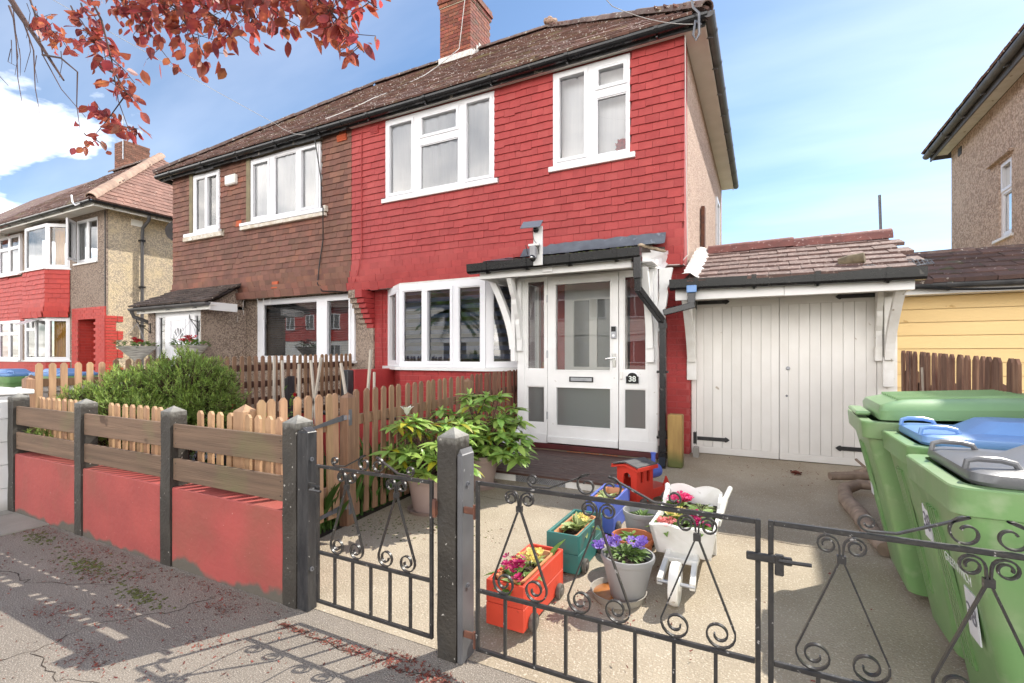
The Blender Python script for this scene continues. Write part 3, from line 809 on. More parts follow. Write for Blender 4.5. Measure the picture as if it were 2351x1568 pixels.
# ---------------------------------------------------------------- the red house (right half of the pair)
FY = 5.97          # back of the tile hanging
red = thing('semi_detached_house', 'semi-detached house hung with bright red painted tiles above a red bay', 'house', (-3.4, 6.05, .19))
LW = (-5.254, -3.305, 3.775, 5.035); RW = (-2.428, -1.425, 3.80, 5.035)
BAY = (-5.20, -2.72, 1.16, 2.37)
w = M().holed(-5.98, -.80, 2.40, 5.14, [LW, RW], FY + .005, 6.22, XZ)
w.holed(-5.72, -.76, .12, 2.40, [BAY, (-2.30, -1.45, .28, 2.28)], 6.05, 6.25, XZ)
w.build('front_wall', MT['red_mortar'], red)
sw = M().holed(6.23, 11.9, .12, 5.14, [(10.25, 10.85, 3.25, 4.42)], -.80, -1.02, YZ)
sw.box(-1.02, -.805, 5.975, 6.229, 2.40, 5.13)
sw.build('side_wall', MT['dash_pink'], red)
M().holed(-5.98, -1.03, .12, 5.14, [(-4.6, -2.8, 1.2, 2.2), (-4.6, -2.8, 3.7, 4.9)], 11.7, 11.9, XZ).build('back_wall', MT['dash_pink'], red)
fl = M().box(-5.97, -1.03, 6.26, 11.69, 2.42, 2.6); fl.box(-5.97, -1.03, 6.26, 11.69, .05, .2); fl.box(-5.97, -1.03, 6.24, 11.69, 5.06, 5.12)
fl.box(-3.05, -2.95, 6.26, 11.6, .2, 5.05); fl.box(-5.96, -1.03, 9.0, 9.1, .2, 5.05)
fl.build('floor', MT['interior'], red)
window(red, 10.25, 10.85, 3.25, 4.42, -.765, [(10.31, 10.79, 3.31, 4.36)], P=YZ, sg=-1)
PC = Pieces('wall_tile', MT['red_tile'], red, *tile_unit(.1015))
hang(PC, -5.965, -.795, 2.39, 5.04, FY, .1015, .166,
     [(LW[0], LW[1], LW[2], 9), (RW[0], RW[1], RW[2], 9), (-5.31, -3.245, 3.70, 3.80), (-2.48, -1.36, 3.72, 3.84), (-2.80, -1.0, 2.0, 2.62)], flare=.095, seed=11)
PC.done()
v0, v1 = LW[2], LW[3]
window(red, LW[0], LW[1], v0, v1 - .02, 5.945,
       [(-5.165, -4.735, v0 + .085, v1 - .12, 1), (-4.585, -3.90, v0 + .06, 4.50), (-4.545, -3.93, 4.645, v1 - .13, 1), (-3.755, -3.375, v0 + .085, v1 - .10, 1)],
       sill=(-5.314, -3.242, 3.724, 3.79, .035), curtain=[(-5.24, -3.32, v0, v1, 'curtain', .010)])
v0, v1 = RW[2], RW[3]
rw = window(red, RW[0], RW[1], v0, v1 - .02, 5.945,
       [(-2.335, -2.0, v0 + .09, v1 - .10, 1), (-1.845, -1.465, v0 + .05, 4.56), (-1.815, -1.50, 4.70, v1 - .13, 1)],
       sill=(-2.483, -1.357, 3.733, 3.80, .035), curtain=[(-2.42, -1.43, v0, v1, 'curtain', .004)], cd=.19)
tv = M()
tv.box(-4.42, -4.05, 5.925, 5.944, 4.93, 4.945); tv.box(-1.76, -1.55, 5.925, 5.944, 4.93, 4.945)
tv.build('trickle_vent', MT['upvc'], red)
# soft red toy standing inside the right window
toy = M().blob((-1.545, 6.06, 3.955), .08, .05, .09, 10, 6)
for k in range(70):
    a = R.random() * 2 * PI; t = math.acos(R.uniform(-.9, .9)); d = Vector((math.sin(t) * math.cos(a) * .078, math.sin(t) * math.sin(a) * .062, math.cos(t) * .088))
    toy.bar(Vector((-1.545, 6.06, 3.955)) + d * .9, Vector((-1.545, 6.06, 3.955)) + d * 1.22, .008, .006)
tag(toy.build('fluffy_ornament', MT['f_red'], smooth=False), 'fluffy red ball ornament on the inside sill of the upper right window', 'ornament')
# red painted brickwork
BP = Pieces('brick', MT['red_brick'], red, *UB)
bricks(BP, (-5.56, 6.05, .2), (1, 0, 0), (0, -1, 0), .36, 2.18, seed=1)
bricks(BP, (-1.0, 6.035, .2), (1, 0, 0), (0, -1, 0), .245, 2.18, seed=2)
bricks(BP, (-.752, 6.04, .2), (0, 1, 0), (1, 0, 0), .6, 2.18, seed=3)
bay = [(-5.24, 6.04), (-4.66, 5.59), (-3.26, 5.59), (-2.68, 6.04)]
for (a, b), sd in zip(zip(bay[:-1], bay[1:]), (7, 8, 9)):
    A = Vector((*a, 0)); Bv = Vector((*b, 0)); U = (Bv - A).normalized(); N = Vector((U.y, -U.x, 0))
    bricks(BP, A + Vector((0, 0, .16)), U, N, (Bv - A).length, .975, seed=sd)
BP.done()
bw = M().prism([(-5.24, 6.049)] + bay[1:3] + [(-2.68, 6.049)], 'z', .1, 1.135)
pr_ = M().prism([(-1.0, 6.049), (-1.0, 6.036), (-.752, 6.036), (-.752, 6.049)], 'z', .1, 2.385)
bw.build('bay_wall', MT['red_mortar'], red); pr_.build('brick_pier', MT['red_mortar'], red)
sl = M().prism([(-5.41, 6.045), (-5.33, 5.97), (-4.70, 5.525), (-3.22, 5.525), (-2.69, 5.92), (-2.69, 6.045)], 'z', 1.137, 1.180)
sl.build('bay_sill', MT['white'], red)
M().prism([(-5.30, 6.04), (-4.68, 5.60), (-3.24, 5.60), (-2.72, 6.0), (-2.72, 6.04)], 'z', 2.372, 2.392).build('bay_soffit', MT['white_worn'], red)
M().box(-5.72, -.80, 5.905, 6.04, 2.393, 2.4).build('tile_soffit', MT['white_worn'], red)
# bay window: middle, left return, right return
window(red, -4.69, -3.25, 1.182, 2.37, 5.60,
       [(-4.63, -4.285, 1.245, 2.275), (-4.185, -3.80, 1.265, 2.255, 1), (-3.675, -3.325, 1.245, 2.275)], d=.06, gl='glass_low', slats=(-4.66, -3.28, 1.3, 2.36, .115, .062, 'blind_dark'), cd=.10, name='bay_window')
def angled(a, b):
    A = Vector((*a, 0)); B_ = Vector((*b, 0)); U = (B_ - A).normalized(); N = Vector((-U.y, U.x, 0))
    return lambda p, z, d: tuple(A + U * p + N * d + Vector((0, 0, z)))
LL = math.hypot(.58, .42)
window(red, 0, LL - .01, 1.182, 2.37, 0, [(.17, LL - .14, 1.27, 2.26, 1)], d=.06, P=angled((-5.275, 6.02), (-4.692, 5.602)), curtain=[(.02, LL, 1.2, 2.34, 'floral', .012)], cd=.1, name='bay_window')
window(red, .01, LL, 1.182, 2.37, 0, [(.10, LL - .1, 1.25, 2.28)], d=.06, gl='glass_low', P=angled((-3.248, 5.602), (-2.69, 6.01)), slats=(.02, LL - .02, 1.3, 2.36, .115, .062, 'blind_dark'), cd=.1, name='bay_window')
# corbelled bricks at the party wall
for i in range(7):
    z0 = 1.785 + .078 * i
    cb = M().box(-5.71, -5.565, 6.049 - .04 - .043 * i, 6.049, z0, z0 + .072 + (.05 if i == 6 else 0), c=.004)
    cb.build('corbel_brick', MT['red_brick'], red)
    cp = M().box(-5.855, -5.712, 6.049 - .036 - .043 * i, 6.049, z0, z0 + .077 + (.05 if i == 6 else 0))
    cp.build('corbel_render', MT['dash_brown'], red)
M().box(-5.86, -5.572, 6.02, 6.048, .1, 1.784).build('party_pier', MT['dash_brown'], red)
# eaves
so = M(); so.box(-5.98, -.57, 5.86, 5.955, 5.045, 5.06); so.box(-.797, -.58, 5.956, 11.95, 5.045, 5.06)
so.box(-.797, -.58, 5.90, 5.955, 5.036, 5.044)
so.build('soffit', MT['soffit'], red)
M().box(-5.98, -.56, 5.842, 5.858, 5.02, 5.12).build('fascia', MT['fascia_dark'], red)
M().box(-.578, -.558, 5.86, 11.97, 5.02, 5.12).build('side_fascia', MT['soffit'], red)
gutter(red, (-6.0, 5.785, 5.075), (-.53, 5.785, 5.085), .060, 'gutter', 5)
gutter(red, (-.515, 5.74, 5.085), (-.515, 12.0, 5.09), .060, 'gutter_grey', 9, out=(1, 0, 0))
# roof: half of a hipped roof shared with the brown house
RE, RR, AP = 5.11, 7.69, 3.12
RV = Vector((0, AP, RR - RE)); RH = RV.length
roof = M()
A0 = (-5.98, 5.73, RE); A1 = (-.53, 5.73, RE); A2 = (-3.65, 8.85, RR); A3 = (-5.98, 8.85, RR); A4 = (-.52, 11.97, RE); A5 = (-5.98, 11.97, RE)
roof.poly([A0, A1, A2, A3]); roof.poly([A1, A4, A2]); roof.poly([A4, A5, A3, A2])
rf = roof.build('roof', MT['roof_deck'], red)
RT = Pieces('roof_tile', MT['roof_tile'], rf, *roof_unit(.165))
slope(RT, A0, (1, 0, 0), RV, 5.46, RH, .165, .23, lambda u, v: u < 5.46 - v * AP / RH, seed=4)
slope(RT, A1, (0, 1, 0), (-AP, 0, RR - RE), 6.24, RH, .165, .23, lambda u, v: v * AP / RH < u < 6.24 - v * AP / RH, seed=6)
RT.done()
half_round(rf, 'hip_tile', 'ridge', (-.53, 5.73, RE + .02), (A2[0], A2[1], RR + .03), .085, .40)
half_round(rf, 'ridge_tile', 'ridge', (A2[0], 8.85, RR + .03), (-5.98, 8.85, RR + .03), .085, .40)
fn = M()
for k in range(14): fn.blob((-3.66 + R.uniform(-.1, .1), 8.83 + R.uniform(-.08, .08), RR + .10 + R.uniform(0, .07)), .06, .06, .05, 6, 4)
fn.build('mortar_cap', MT['ridge_left'], rf)
# chimney
CH = (-6.03, -5.28, 8.50, 9.32)
ch = M().box(CH[0] + .012, CH[1] - .012, CH[2] + .012, CH[3] - .012, 7.2, 8.66).build('chimney', MT['mortar'], red)
CB = Pieces('brick', MT['chim_brick'], ch, *UB)
for (O, U, N, L, sd) in (((CH[0], CH[2] + .012, 7.25), (1, 0, 0), (0, -1, 0), CH[1] - CH[0], 1), ((CH[1] - .012, CH[2], 7.25), (0, 1, 0), (1, 0, 0), CH[3] - CH[2], 2), ((CH[0] + .012, CH[3], 7.25), (0, -1, 0), (-1, 0, 0), CH[3] - CH[2], 3)):
    bricks(CB, O, U, N, L, 1.36, seed=sd, start=sd % 2, proud=.012)
for k in range(3):
    e = (.02, .045, .03)[k]; z = 8.615 + .076 * k
    for (O, U, N, L) in (((CH[0] - e, CH[2] + .012 - e, z), (1, 0, 0), (0, -1, 0), CH[1] - CH[0] + 2 * e), ((CH[1] - .012 + e, CH[2] - e, z), (0, 1, 0), (1, 0, 0), CH[3] - CH[2] + 2 * e)):
        bricks(CB, O, U, N, L, .075, seed=k + 20, start=k % 2, proud=.012)
CB.done()
M().box(CH[0] - .01, CH[1] + .01, CH[2] - .01, CH[3] + .01, 8.6, 8.84).build('chimney_head', MT['mortar'], ch)
for (px, py) in ((-5.86, 8.75), (-5.45, 8.9)):
    M().lathe([(.10, 0), (.085, .3), (.11, .31), (.11, .36), (.09, .36), (.075, .1), (0, .1)], 14, (px, py, 8.84)).build('chimney_pot', MT['saucer'], ch, smooth=True)
fl2 = M()
for i in range(9):
    y0 = 8.52 + .1 * i; zr = RE + (y0 - 5.73) * (RR - RE) / AP
    fl2.box(CH[1] - .005, CH[1] + .012 + R.uniform(0, .012), y0, y0 + .11, min(zr, RR) - .02, min(zr, RR) + .16 + R.uniform(-.03, .06))
fl2.box(CH[0] - .02, CH[1] + .02, CH[2] - .03, CH[2] + .005, 7.44, 7.56)
fl2.build('chimney_flashing', MT['lime'], ch)
def cable(name, pts, r, m, parent=None, sag=0.0, n=10):
    q = []
    for a, b in zip(pts[:-1], pts[1:]):
        a, b = Vector(a), Vector(b)
        for i in range(n):
            t = i / n; q.append(a.lerp(b, t) - Vector((0, 0, sag * 4 * t * (1 - t))))
    q.append(Vector(pts[-1]))
    return M().tube(q, r, 5).build(name, MT[m], parent, smooth=True)
def roofz(y): return RE + (y - 5.73) * (RR - RE) / AP
cable('aerial_cable', [(-5.36, 8.46, 8.8), (-5.5, 8.42, 7.6), (-5.75, 7.6, roofz(7.6) + .05), (-6.15, 6.6, roofz(6.6) + .05), (-6.4, 5.8, 5.24)], .009, 'cable_white', red, .02)
cable('wall_cable', [(-.78, 5.90, 5.0), (-.785, 5.955, 4.2), (-.77, 5.96, 3.0), (-.76, 5.94, 2.5), (-.84, 5.84, 2.38), (-1.0, 5.83, 2.385)], .006, 'cable_white', red)
cable('wall_cable', [(-5.74, 5.93, 4.95), (-5.745, 5.932, 4.0), (-5.74, 5.93, 3.0), (-5.77, 5.89, 2.7), (-5.84, 5.83, 2.42)], .009, 'red_tile', red)
cable('wall_cable', [(-5.40, 6.03, 2.36), (-5.41, 6.03, 1.6), (-5.395, 6.03, 1.2), (-5.40, 6.03, .3)], .006, 'red_brick', red)
M().box(-.79, -.74, 7.62, 7.76, 2.2, 3.52).build('waste_pipe', MT['rust'], red)
av = M().box(-5.55, -5.39, 5.925, 5.94, 4.86, 4.97)
for i in range(6): av.box(-5.545 + .026 * i, -5.53 + .026 * i, 5.915, 5.925, 4.88, 4.95)
av.build('air_brick', MT['red_tile'], red)
hk = M().tube([(-.60, 5.80, 5.02), (-.64, 5.62, 4.96), (-.66, 5.60, 4.80), (-.63, 5.60, 4.74), (-.60, 5.60, 4.80), (-.60, 5.60, 5.02), (-.66, 5.60, 5.10), (-.68, 5.60, 5.22), (-.68, 5.60, 5.32)], .013, 6)
hk.build('wire_hook', MT['strap'], red, smooth=True)
cable('telephone_wire', [(-.66, 5.60, 4.92), (-1.3, 4.7, 4.75), (-3.2, 1.5, 6.6)], .004, 'cable_white', red, .05)
ae = M().tube([(-6.06, 8.6, 8.3), (-6.10, 8.58, 9.3)], .015, 6)
for i in range(7): ae.bar((-6.38 + .1 * i, 8.45, 9.2), (-6.38 + .1 * i, 8.75, 9.2), .008, .008)
ae.bar((-6.45, 8.6, 9.2), (-5.75, 8.6, 9.2), .014, .014)
ae.build('aerial', MT['steel'], red)

# ---------------------------------------------------------------- the brown house (left half of the pair)
bro = thing('semi_detached_house', 'semi-detached house hung with weathered brown clay tiles above a pebbledash ground floor', 'house', (-8.5, 6.05, .19))
W1 = (-10.31, -9.42, 3.79, 5.0); W2 = (-8.51, -6.66, 3.79, 5.0)
BW = (-8.42, -5.98, 1.26, 2.37)
w = M().holed(-11.02, -5.985, 2.40, 5.14, [W1, W2], FY + .005, 6.22, XZ)
w.build('front_wall', MT['mortar'], bro)
w = M().holed(-11.0, -5.88, .12, 2.40, [BW, (-9.85, -9.05, .2, 2.1)], 6.05, 6.25, XZ)
w.box(-11.02, -10.82, 6.23, 11.9, .12, 5.14); w.box(-10.8, -5.99, 11.7, 11.9, .12, 5.14)
w.build('wall', MT['dash_brown'], bro)
fl = M().box(-10.8, -6.0, 6.26, 11.69, 2.42, 2.6); fl.box(-10.8, -6.0, 6.26, 11.69, .05, .2); fl.box(-10.8, -6.0, 6.24, 11.69, 5.06, 5.12)
fl.box(-10.8, -6.0, 9.0, 9.1, .2, 5.05)
fl.build('floor', MT['interior'], bro)
PC = Pieces('wall_tile', MT['brown_tile'], bro, *tile_unit(.1015))
hang(PC, -11.03, -5.969, 2.39, 5.04, FY, .1015, .166,
     [(-10.42, -9.42, W1[2] - .02, 9), (-8.62, -6.655, W2[2] - .02, 9), (-10.56, -9.31, 3.66, 3.83), (-8.73, -6.53, 3.68, 3.83), (-10.9, -9.0, 2.3, 2.62)], flare=.095, seed=21, jit=.005)
PC.done()
window(bro, -10.29, -9.435, 3.82, 4.98, 5.93, [(-10.21, -9.90, 3.87, 4.90), (-9.80, -9.50, 3.90, 4.88, 1)], curtain=[(-9.78, -9.45, 3.8, 4.98, 'curtain', .02)], cd=.2)
window(bro, -8.49, -6.672, 3.82, 4.98, 5.93, [(-8.405, -8.0, 3.90, 4.88, 1), (-7.83, -7.27, 3.87, 4.92), (-7.12, -6.75, 3.90, 4.90, 1)], curtain=[(-8.47, -6.69, 3.8, 4.98, 'curtain', .010)])
for (a, b) in ((-10.40, -10.292), (-8.60, -8.492)):
    M().box(a, b, 5.915, 5.97, 3.80, 5.02).build('window_jamb', MT['frame_olive'], bro)
M().box(-10.557, -9.307, 5.875, 5.96, 3.66, 3.745, c=.006).build('sill', MT['sill_old'], bro)
s = M().box(-10.557, -9.40, 5.885, 5.96, 3.75, 3.815, c=.004); s.build('sill', MT['upvc'], bro)
M().box(-8.738, -6.528, 5.875, 5.96, 3.69, 3.755, c=.006).build('sill', MT['sill_old'], bro)
M().box(-8.74, -6.53, 5.87, 5.96, 3.76, 3.815, c=.004).build('sill', MT['upvc'], bro)
M().box(-6.56, -6.50, 5.88, 5.96, 3.76, 3.86, c=.004).build('sill_end', MT['sill_old'], bro)
# a few odd orange tiles
for (x, z) in ((-8.86, 3.79), (-8.2, 2.44), (-8.05, 2.44), (-7.75, 2.54), (-8.4, 2.40), (-6.17, 4.93)):
    o = M().raw([(a * .155, b, c) for a, b, c in tile_unit(.1015)[0]], tile_unit(.1015)[1]).build('wall_tile', MT['orange_tile'], bro, local=True)
    o.location = Vector((x, FY - .006 - (.07 if z < 2.6 else 0), z)) - bro.location
av = M().box(-6.27, -6.07, 5.92, 5.945, 4.88, 4.99)
for i in range(7): av.box(-6.265 + .028 * i, -6.25 + .028 * i, 5.91, 5.92, 4.90, 4.97)
av.build('air_brick', MT['orange_tile'], bro)
window(bro, -8.42, -5.985, 1.255, 2.37, 6.02, [(-8.27, -6.86, 1.32, 2.29), (-6.60, -6.10, 1.34, 2.27, 1)], d=.08, gl='glass_low', slats=(-8.38, -6.0, 1.28, 2.34, .042, .036, 'blind_slat'), cd=.14, sill=(-8.46, -5.95, 1.215, 1.252, .05))
# icicle lights hanging under the tiles
for (x, l) in ((-8.95, .2), (-8.78, .42), (-8.6, .27), (-8.2, .16), (-8.02, .38), (-7.84, .13)):
    q = [(x + R.uniform(-.02, .02), 5.86, 2.37 - l * t) for t in (0, .2, .4, .6, .8, 1)]
    M().tube(q, .004, 4).build('light_string', MT['cable_white'], bro)
so = M(); so.box(-11.2, -5.985, 5.86, 5.955, 5.045, 5.06); so.build('soffit', MT['fascia_dark'], bro)
fa = M()
for i in range(9):
    a = -11.24 + 5.255 * i / 9; fa.box(a, a + 5.255 / 9 - .003, 5.835 + R.uniform(0, .006), 5.858, 4.99 + R.uniform(-.02, .02), 5.12)
fa.build('fascia', MT['fascia_dark'], bro)
gutter(bro, (-11.30, 5.775, 5.065), (-6.01, 5.785, 5.075), .060, 'gutter', 5)
ge = M().tube([(-11.28, 5.765, 5.10), (-11.3, 5.85, 5.06), (-11.3, 6.1, 5.05)], .055, 8); ge.build('gutter_end', MT['gutter'], bro, smooth=True)
roof = M(); B0 = (-11.3, 5.73, RE); B2 = (-8.18, 8.85, RR); B4 = (-11.3, 11.97, RE)
roof.poly([B0, (-5.985, 5.73, RE), (-5.985, 8.85, RR), B2]); roof.poly([B4, B0, B2]); roof.poly([(-5.985, 11.97, RE), B4, B2, (-5.985, 8.85, RR)])
rf = roof.build('roof', MT['roof_deck'], bro)
RT = Pieces('roof_tile', MT['roof_tile'], rf, *roof_unit(.165))
slope(RT, B0, (1, 0, 0), RV, 5.315, RH, .165, .23, lambda u, v: v * AP / RH < u < 5.30, seed=14, jit=.012)
RT.done()
half_round(rf, 'hip_tile', 'ridge', (-11.3, 5.73, RE + .02), (B2[0], B2[1], RR + .03), .085, .40)
half_round(rf, 'ridge_tile', 'ridge', (B2[0], 8.85, RR + .03), (-6.05, 8.85, RR + .03), .085, .40)
ab = M().box(-9.19, -8.88, 5.87, 5.955, 4.60, 4.79, c=.02); tag(ab.build('alarm_box', MT['soffit'], bro), None)
cable('black_cable', [(-6.70, 5.84, 5.0), (-6.62, 5.90, 4.3), (-6.56, 5.86, 3.85), (-6.52, 5.85, 3.80), (-6.60, 5.925, 3.3), (-6.68, 5.92, 2.9), (-6.66, 5.86, 2.55), (-6.5, 5.82, 2.41), (-5.9, 5.86, 2.37)], .010, 'black', bro)
cable('telephone_wire', [(-6.78, 5.72, 5.02), (-7.1, 5.4, 5.14), (-10.5, .5, 7.6)], .004, 'cable_white', bro, .05)
ds = M().lathe([(0, .0), (.16, .02), (.27, .08), (.272, .085), (.16, .035), (0, .012)], 20).build('satellite_dish', MT['gutter_grey'], bro, smooth=True, local=True)
ds.location = Vector((-11.32, 6.25, 4.0)) - bro.location; ds.rotation_euler = (math.radians(75), 0, math.radians(62))
M().tube([(-11.03, 6.4, 4.0), (-11.28, 6.3, 4.0)], .02, 6).build('dish_arm', MT['gutter_grey'], bro)
# its porch
px0, px1, py = -10.47, -8.78, 5.20
w = M().holed(px0, px1, .1, 2.20, [(-10.27, -8.80, .2, 2.155)], py, py + .12, XZ)
w.box(px1 - .1, px1, py + .121, 6.045, .1, 2.26); w.box(px0, px0 + .1, py + .121, 6.045, .1, 2.26)
w.raw([(px1, py + .05, 2.2), (px1, 6.0, 2.2), (px1, 6.0, 2.68), (px1 - .1, py + .05, 2.2), (px1 - .1, 6.0, 2.2), (px1 - .1, 6.0, 2.68)], [(0, 1, 2), (3, 5, 4), (0, 2, 5, 3), (0, 3, 4, 1), (1, 4, 5, 2)])
w.build('porch_wall', MT['dash_brown'], bro)
pw = window(bro, -10.27, -8.80, .2, 2.155, py + .03, [(-10.17, -9.95, .75, 2.07), (-9.03, -8.83, .75, 2.07)], d=.07, name='porch_frame')
dr = M(); dr.holed(-9.82, -9.15, .22, 2.06, [], py - .004, py + .028, XZ)
dr.holed(-9.72, -9.24, 1.62, 2.0, [(-9.70, -9.26, 1.64, 1.98)], py - .016, py - .005, XZ); dr.holed(-9.72, -9.24, .35, 1.55, [(-9.70, -9.26, .37, 1.53)], py - .016, py - .005, XZ)
door = dr.build('door', MT['upvc'], bro)
fan = M(); cx, cz = -9.44, 1.645
for i in range(12):
    a0, a1 = PI * i / 12, PI * (i + 1) / 12
    fan.poly([(cx + .205 * math.cos(a0), py - .02, cz + .235 * math.sin(a0)), (cx + .205 * math.cos(a1), py - .02, cz + .235 * math.sin(a1)), (cx + .17 * math.cos(a1), py - .02, cz + .20 * math.sin(a1)), (cx + .17 * math.cos(a0), py - .02, cz + .20 * math.sin(a0))])
for i in range(1, 5): fan.bar((cx + .04 * math.cos(PI * i / 5), py - .018, cz + .05 * math.sin(PI * i / 5)), (cx + .18 * math.cos(PI * i / 5), py - .018, cz + .21 * math.sin(PI * i / 5)), .022, .012, up=(0, 1, 0))
fan.box(cx - .21, cx + .21, py - .024, py - .012, cz - .03, cz); fan.blob((cx, py - .012, cz), .045, .012, .05)
fan.build('fanlight_frame', MT['upvc'], door)
fg = M(); pts = [(cx + .17 * math.cos(PI * i / 12), py - .008, cz + .2 * math.sin(PI * i / 12)) for i in range(13)]
fg.poly(pts); fg.build('fanlight_pane', MT['glass'], door, fix=False)
M().box(-9.9, -9.875, py - .05, py, 1.0, 1.16, c=.005).build('handle', MT['black'], door)
M().box(-10.62, -8.36, 5.08, 5.11, 2.13, 2.24).build('porch_fascia', MT['soffit'], bro)
M().box(-8.42, -8.385, 5.11, 5.6, 2.12, 2.26).build('porch_barge', MT['white'], bro)
M().box(-10.62, -8.36, 5.11, 5.2, 2.205, 2.22).build('porch_soffit', MT['soffit'], bro)
gutter(bro, (-10.72, 5.02, 2.215), (-8.30, 5.02, 2.225), .052, 'gutter_grey', 3)
dg = M().tube([(-10.68, 5.02, 2.18), (-10.68, 5.06, 2.08), (-10.62, 5.3, 1.98)], .035, 8); dg.build('porch_downpipe', MT['gutter_grey'], bro, smooth=True)
prf = M().raw([(-10.66, 5.03, 2.25), (-8.40, 5.03, 2.25), (-8.78, 5.97, 2.68), (-10.66, 5.97, 2.68), (-10.66, 5.03, 2.22), (-8.40, 5.03, 2.22), (-8.78, 5.97, 2.65), (-10.66, 5.97, 2.65)], [(0, 1, 2, 3), (7, 6, 5, 4), (0, 4, 5, 1), (1, 5, 6, 2), (2, 6, 7, 3), (3, 7, 4, 0)]).build('porch_roof', MT['roof_deck'], bro)
PT = Pieces('roof_tile', MT['dark_tile'], prf, *roof_unit(.15, .022))
pv = Vector((0, .94, .43)); slope(PT, (-10.72, 5.0, 2.25), (1, 0, 0), pv, 2.4, pv.length, .15, .2, lambda u, v: u < 2.36 - v * .40 / pv.length, seed=31, jit=.012)
PT.done()

# ---------------------------------------------------------------- porch of number 38
po = thing('porch', 'white glazed timber porch with a lean-to roof and curved brackets, number 38', 'porch', (-1.86, 5.75, .28))
X0, X1, PY = -2.70, -1.02, 5.48
m = M()
m.holed(X0, X1, .285, 2.30, [(-2.588, -2.35, 1.175, 2.26), (-2.588, -2.35, .52, .97), (-1.383, -1.133, 1.177, 2.235), (-1.383, -1.133, .52, .972), (-2.312, -1.436, .285, 2.292)], PY, PY + .07, XZ)
for (sx, d) in ((X1, -.06), (X0, .06)):
    m.holed(PY + .0705, 6.04, .285, 2.34, [(PY + .13, 5.97, 1.177, 2.25), (PY + .13, 5.97, .52, .972)], sx, sx + d, YZ)
m.box(X0 - .012, X0 + .085, PY - .012, PY - .001, .286, 2.30, c=.004); m.box(X1 - .085, X1 + .012, PY - .012, PY - .001, .286, 2.30, c=.004)
for (a, b) in ((X0 - .006, -2.316), (-1.432, X1 + .006)):
    m.box(a, b, PY - .022, PY - .013, .287, .40, c=.003)
m.build('frame', MT['white'], po)
for (a, b, c, d, g_) in ((-2.588, -2.35, 1.175, 2.26, 'glass_clear'), (-2.588, -2.35, .52, .97, 'glass_frost'), (-1.383, -1.133, 1.177, 2.235, 'glass_clear'), (-1.383, -1.133, .52, .972, 'glass_frost')):
    M().poly([(a, PY + .035, c), (b, PY + .035, c), (b, PY + .035, d), (a, PY + .035, d)]).build('pane', MT[g_], po, fix=False)
    bd = M().holed(a, b, c, d, [(a + .012, b - .012, c + .012, d - .012)], PY + .012, PY + .03, XZ); bd.build('bead', MT['white'], po)
for sx in (X1 - .03, X0 + .03):
    for (c, d, g_) in ((1.177, 2.25, 'glass_clear'), (.52, .972, 'glass_frost')):
        M().poly([(sx, PY + .13, c), (sx, 5.97, c), (sx, 5.97, d), (sx, PY + .13, d)]).build('pane', MT[g_], po, fix=False)
dm = M().holed(-2.305, -1.443, .295, 2.286, [(-2.20, -1.536, 1.175, 2.192), (-2.19, -1.536, .512, .963)], PY - .006, PY + .045, XZ)
dm.box(-2.305, -1.443, PY - .03, PY - .007, .297, .375, c=.004)
dm.holed(-2.215, -1.521, 1.16, 2.207, [(-2.20, -1.536, 1.175, 2.192)], PY - .014, PY - .0065, XZ); dm.holed(-2.205, -1.521, .497, .978, [(-2.19, -1.536, .512, .963)], PY - .014, PY - .0065, XZ)
dr = dm.build('door', MT['white'], po)
M().poly([(-2.20, PY + .02, 1.175), (-1.536, PY + .02, 1.175), (-1.536, PY + .02, 2.192), (-2.20, PY + .02, 2.192)]).build('pane', MT['glass_clear'], dr, fix=False)
M().poly([(-2.19, PY + .02, .512), (-1.536, PY + .02, .512), (-1.536, PY + .02, .963), (-2.19, PY + .02, .963)]).build('pane', MT['glass_frost'], dr, fix=False)
lb = M().holed(-2.025, -1.735, 1.035, 1.095, [(-2.01, -1.75, 1.045, 1.085)], PY - .018, PY - .007, XZ); lb.build('letterbox', MT['black'], dr)
M().box(-2.012, -1.748, PY - .015, PY - .008, 1.043, 1.087, c=.003).build('letter_flap', MT['steel'], dr)
hd = M(); hd.box(-1.508, -1.468, PY - .014, PY - .0065, 1.21, 1.365, c=.012); hd.tube([(-1.488, PY - .012, 1.315), (-1.488, PY - .05, 1.315), (-1.55, PY - .055, 1.312), (-1.575, PY - .05, 1.305)], .009, 8)
hd.build('handle', MT['chrome'], dr, smooth=True)
db = M().box(-1.522, -1.462, PY - .03, PY - .0065, 1.535, 1.675, c=.006); db.build('doorbell', MT['steel'], dr)
M().box(-1.517, -1.467, PY - .033, PY - .0302, 1.615, 1.67).build('doorbell_lens', MT['plaque'], dr)
M().lathe([(.016, 0), (.016, .004), (0, .004)], 14).build('doorbell_button', MT['upvc'], dr, local=True).matrix_local = Matrix.Translation(Vector((-1.492, PY - .0305, 1.57)) - worg(dr)) @ Matrix.Rotation(PI / 2, 4, 'X')
for z in (.62, 1.36, 2.03):
    M().tube([(-2.309, PY - .012, z - .045), (-2.309, PY - .012, z + .045)], .008, 6).build('hinge', MT['steel'], dr)
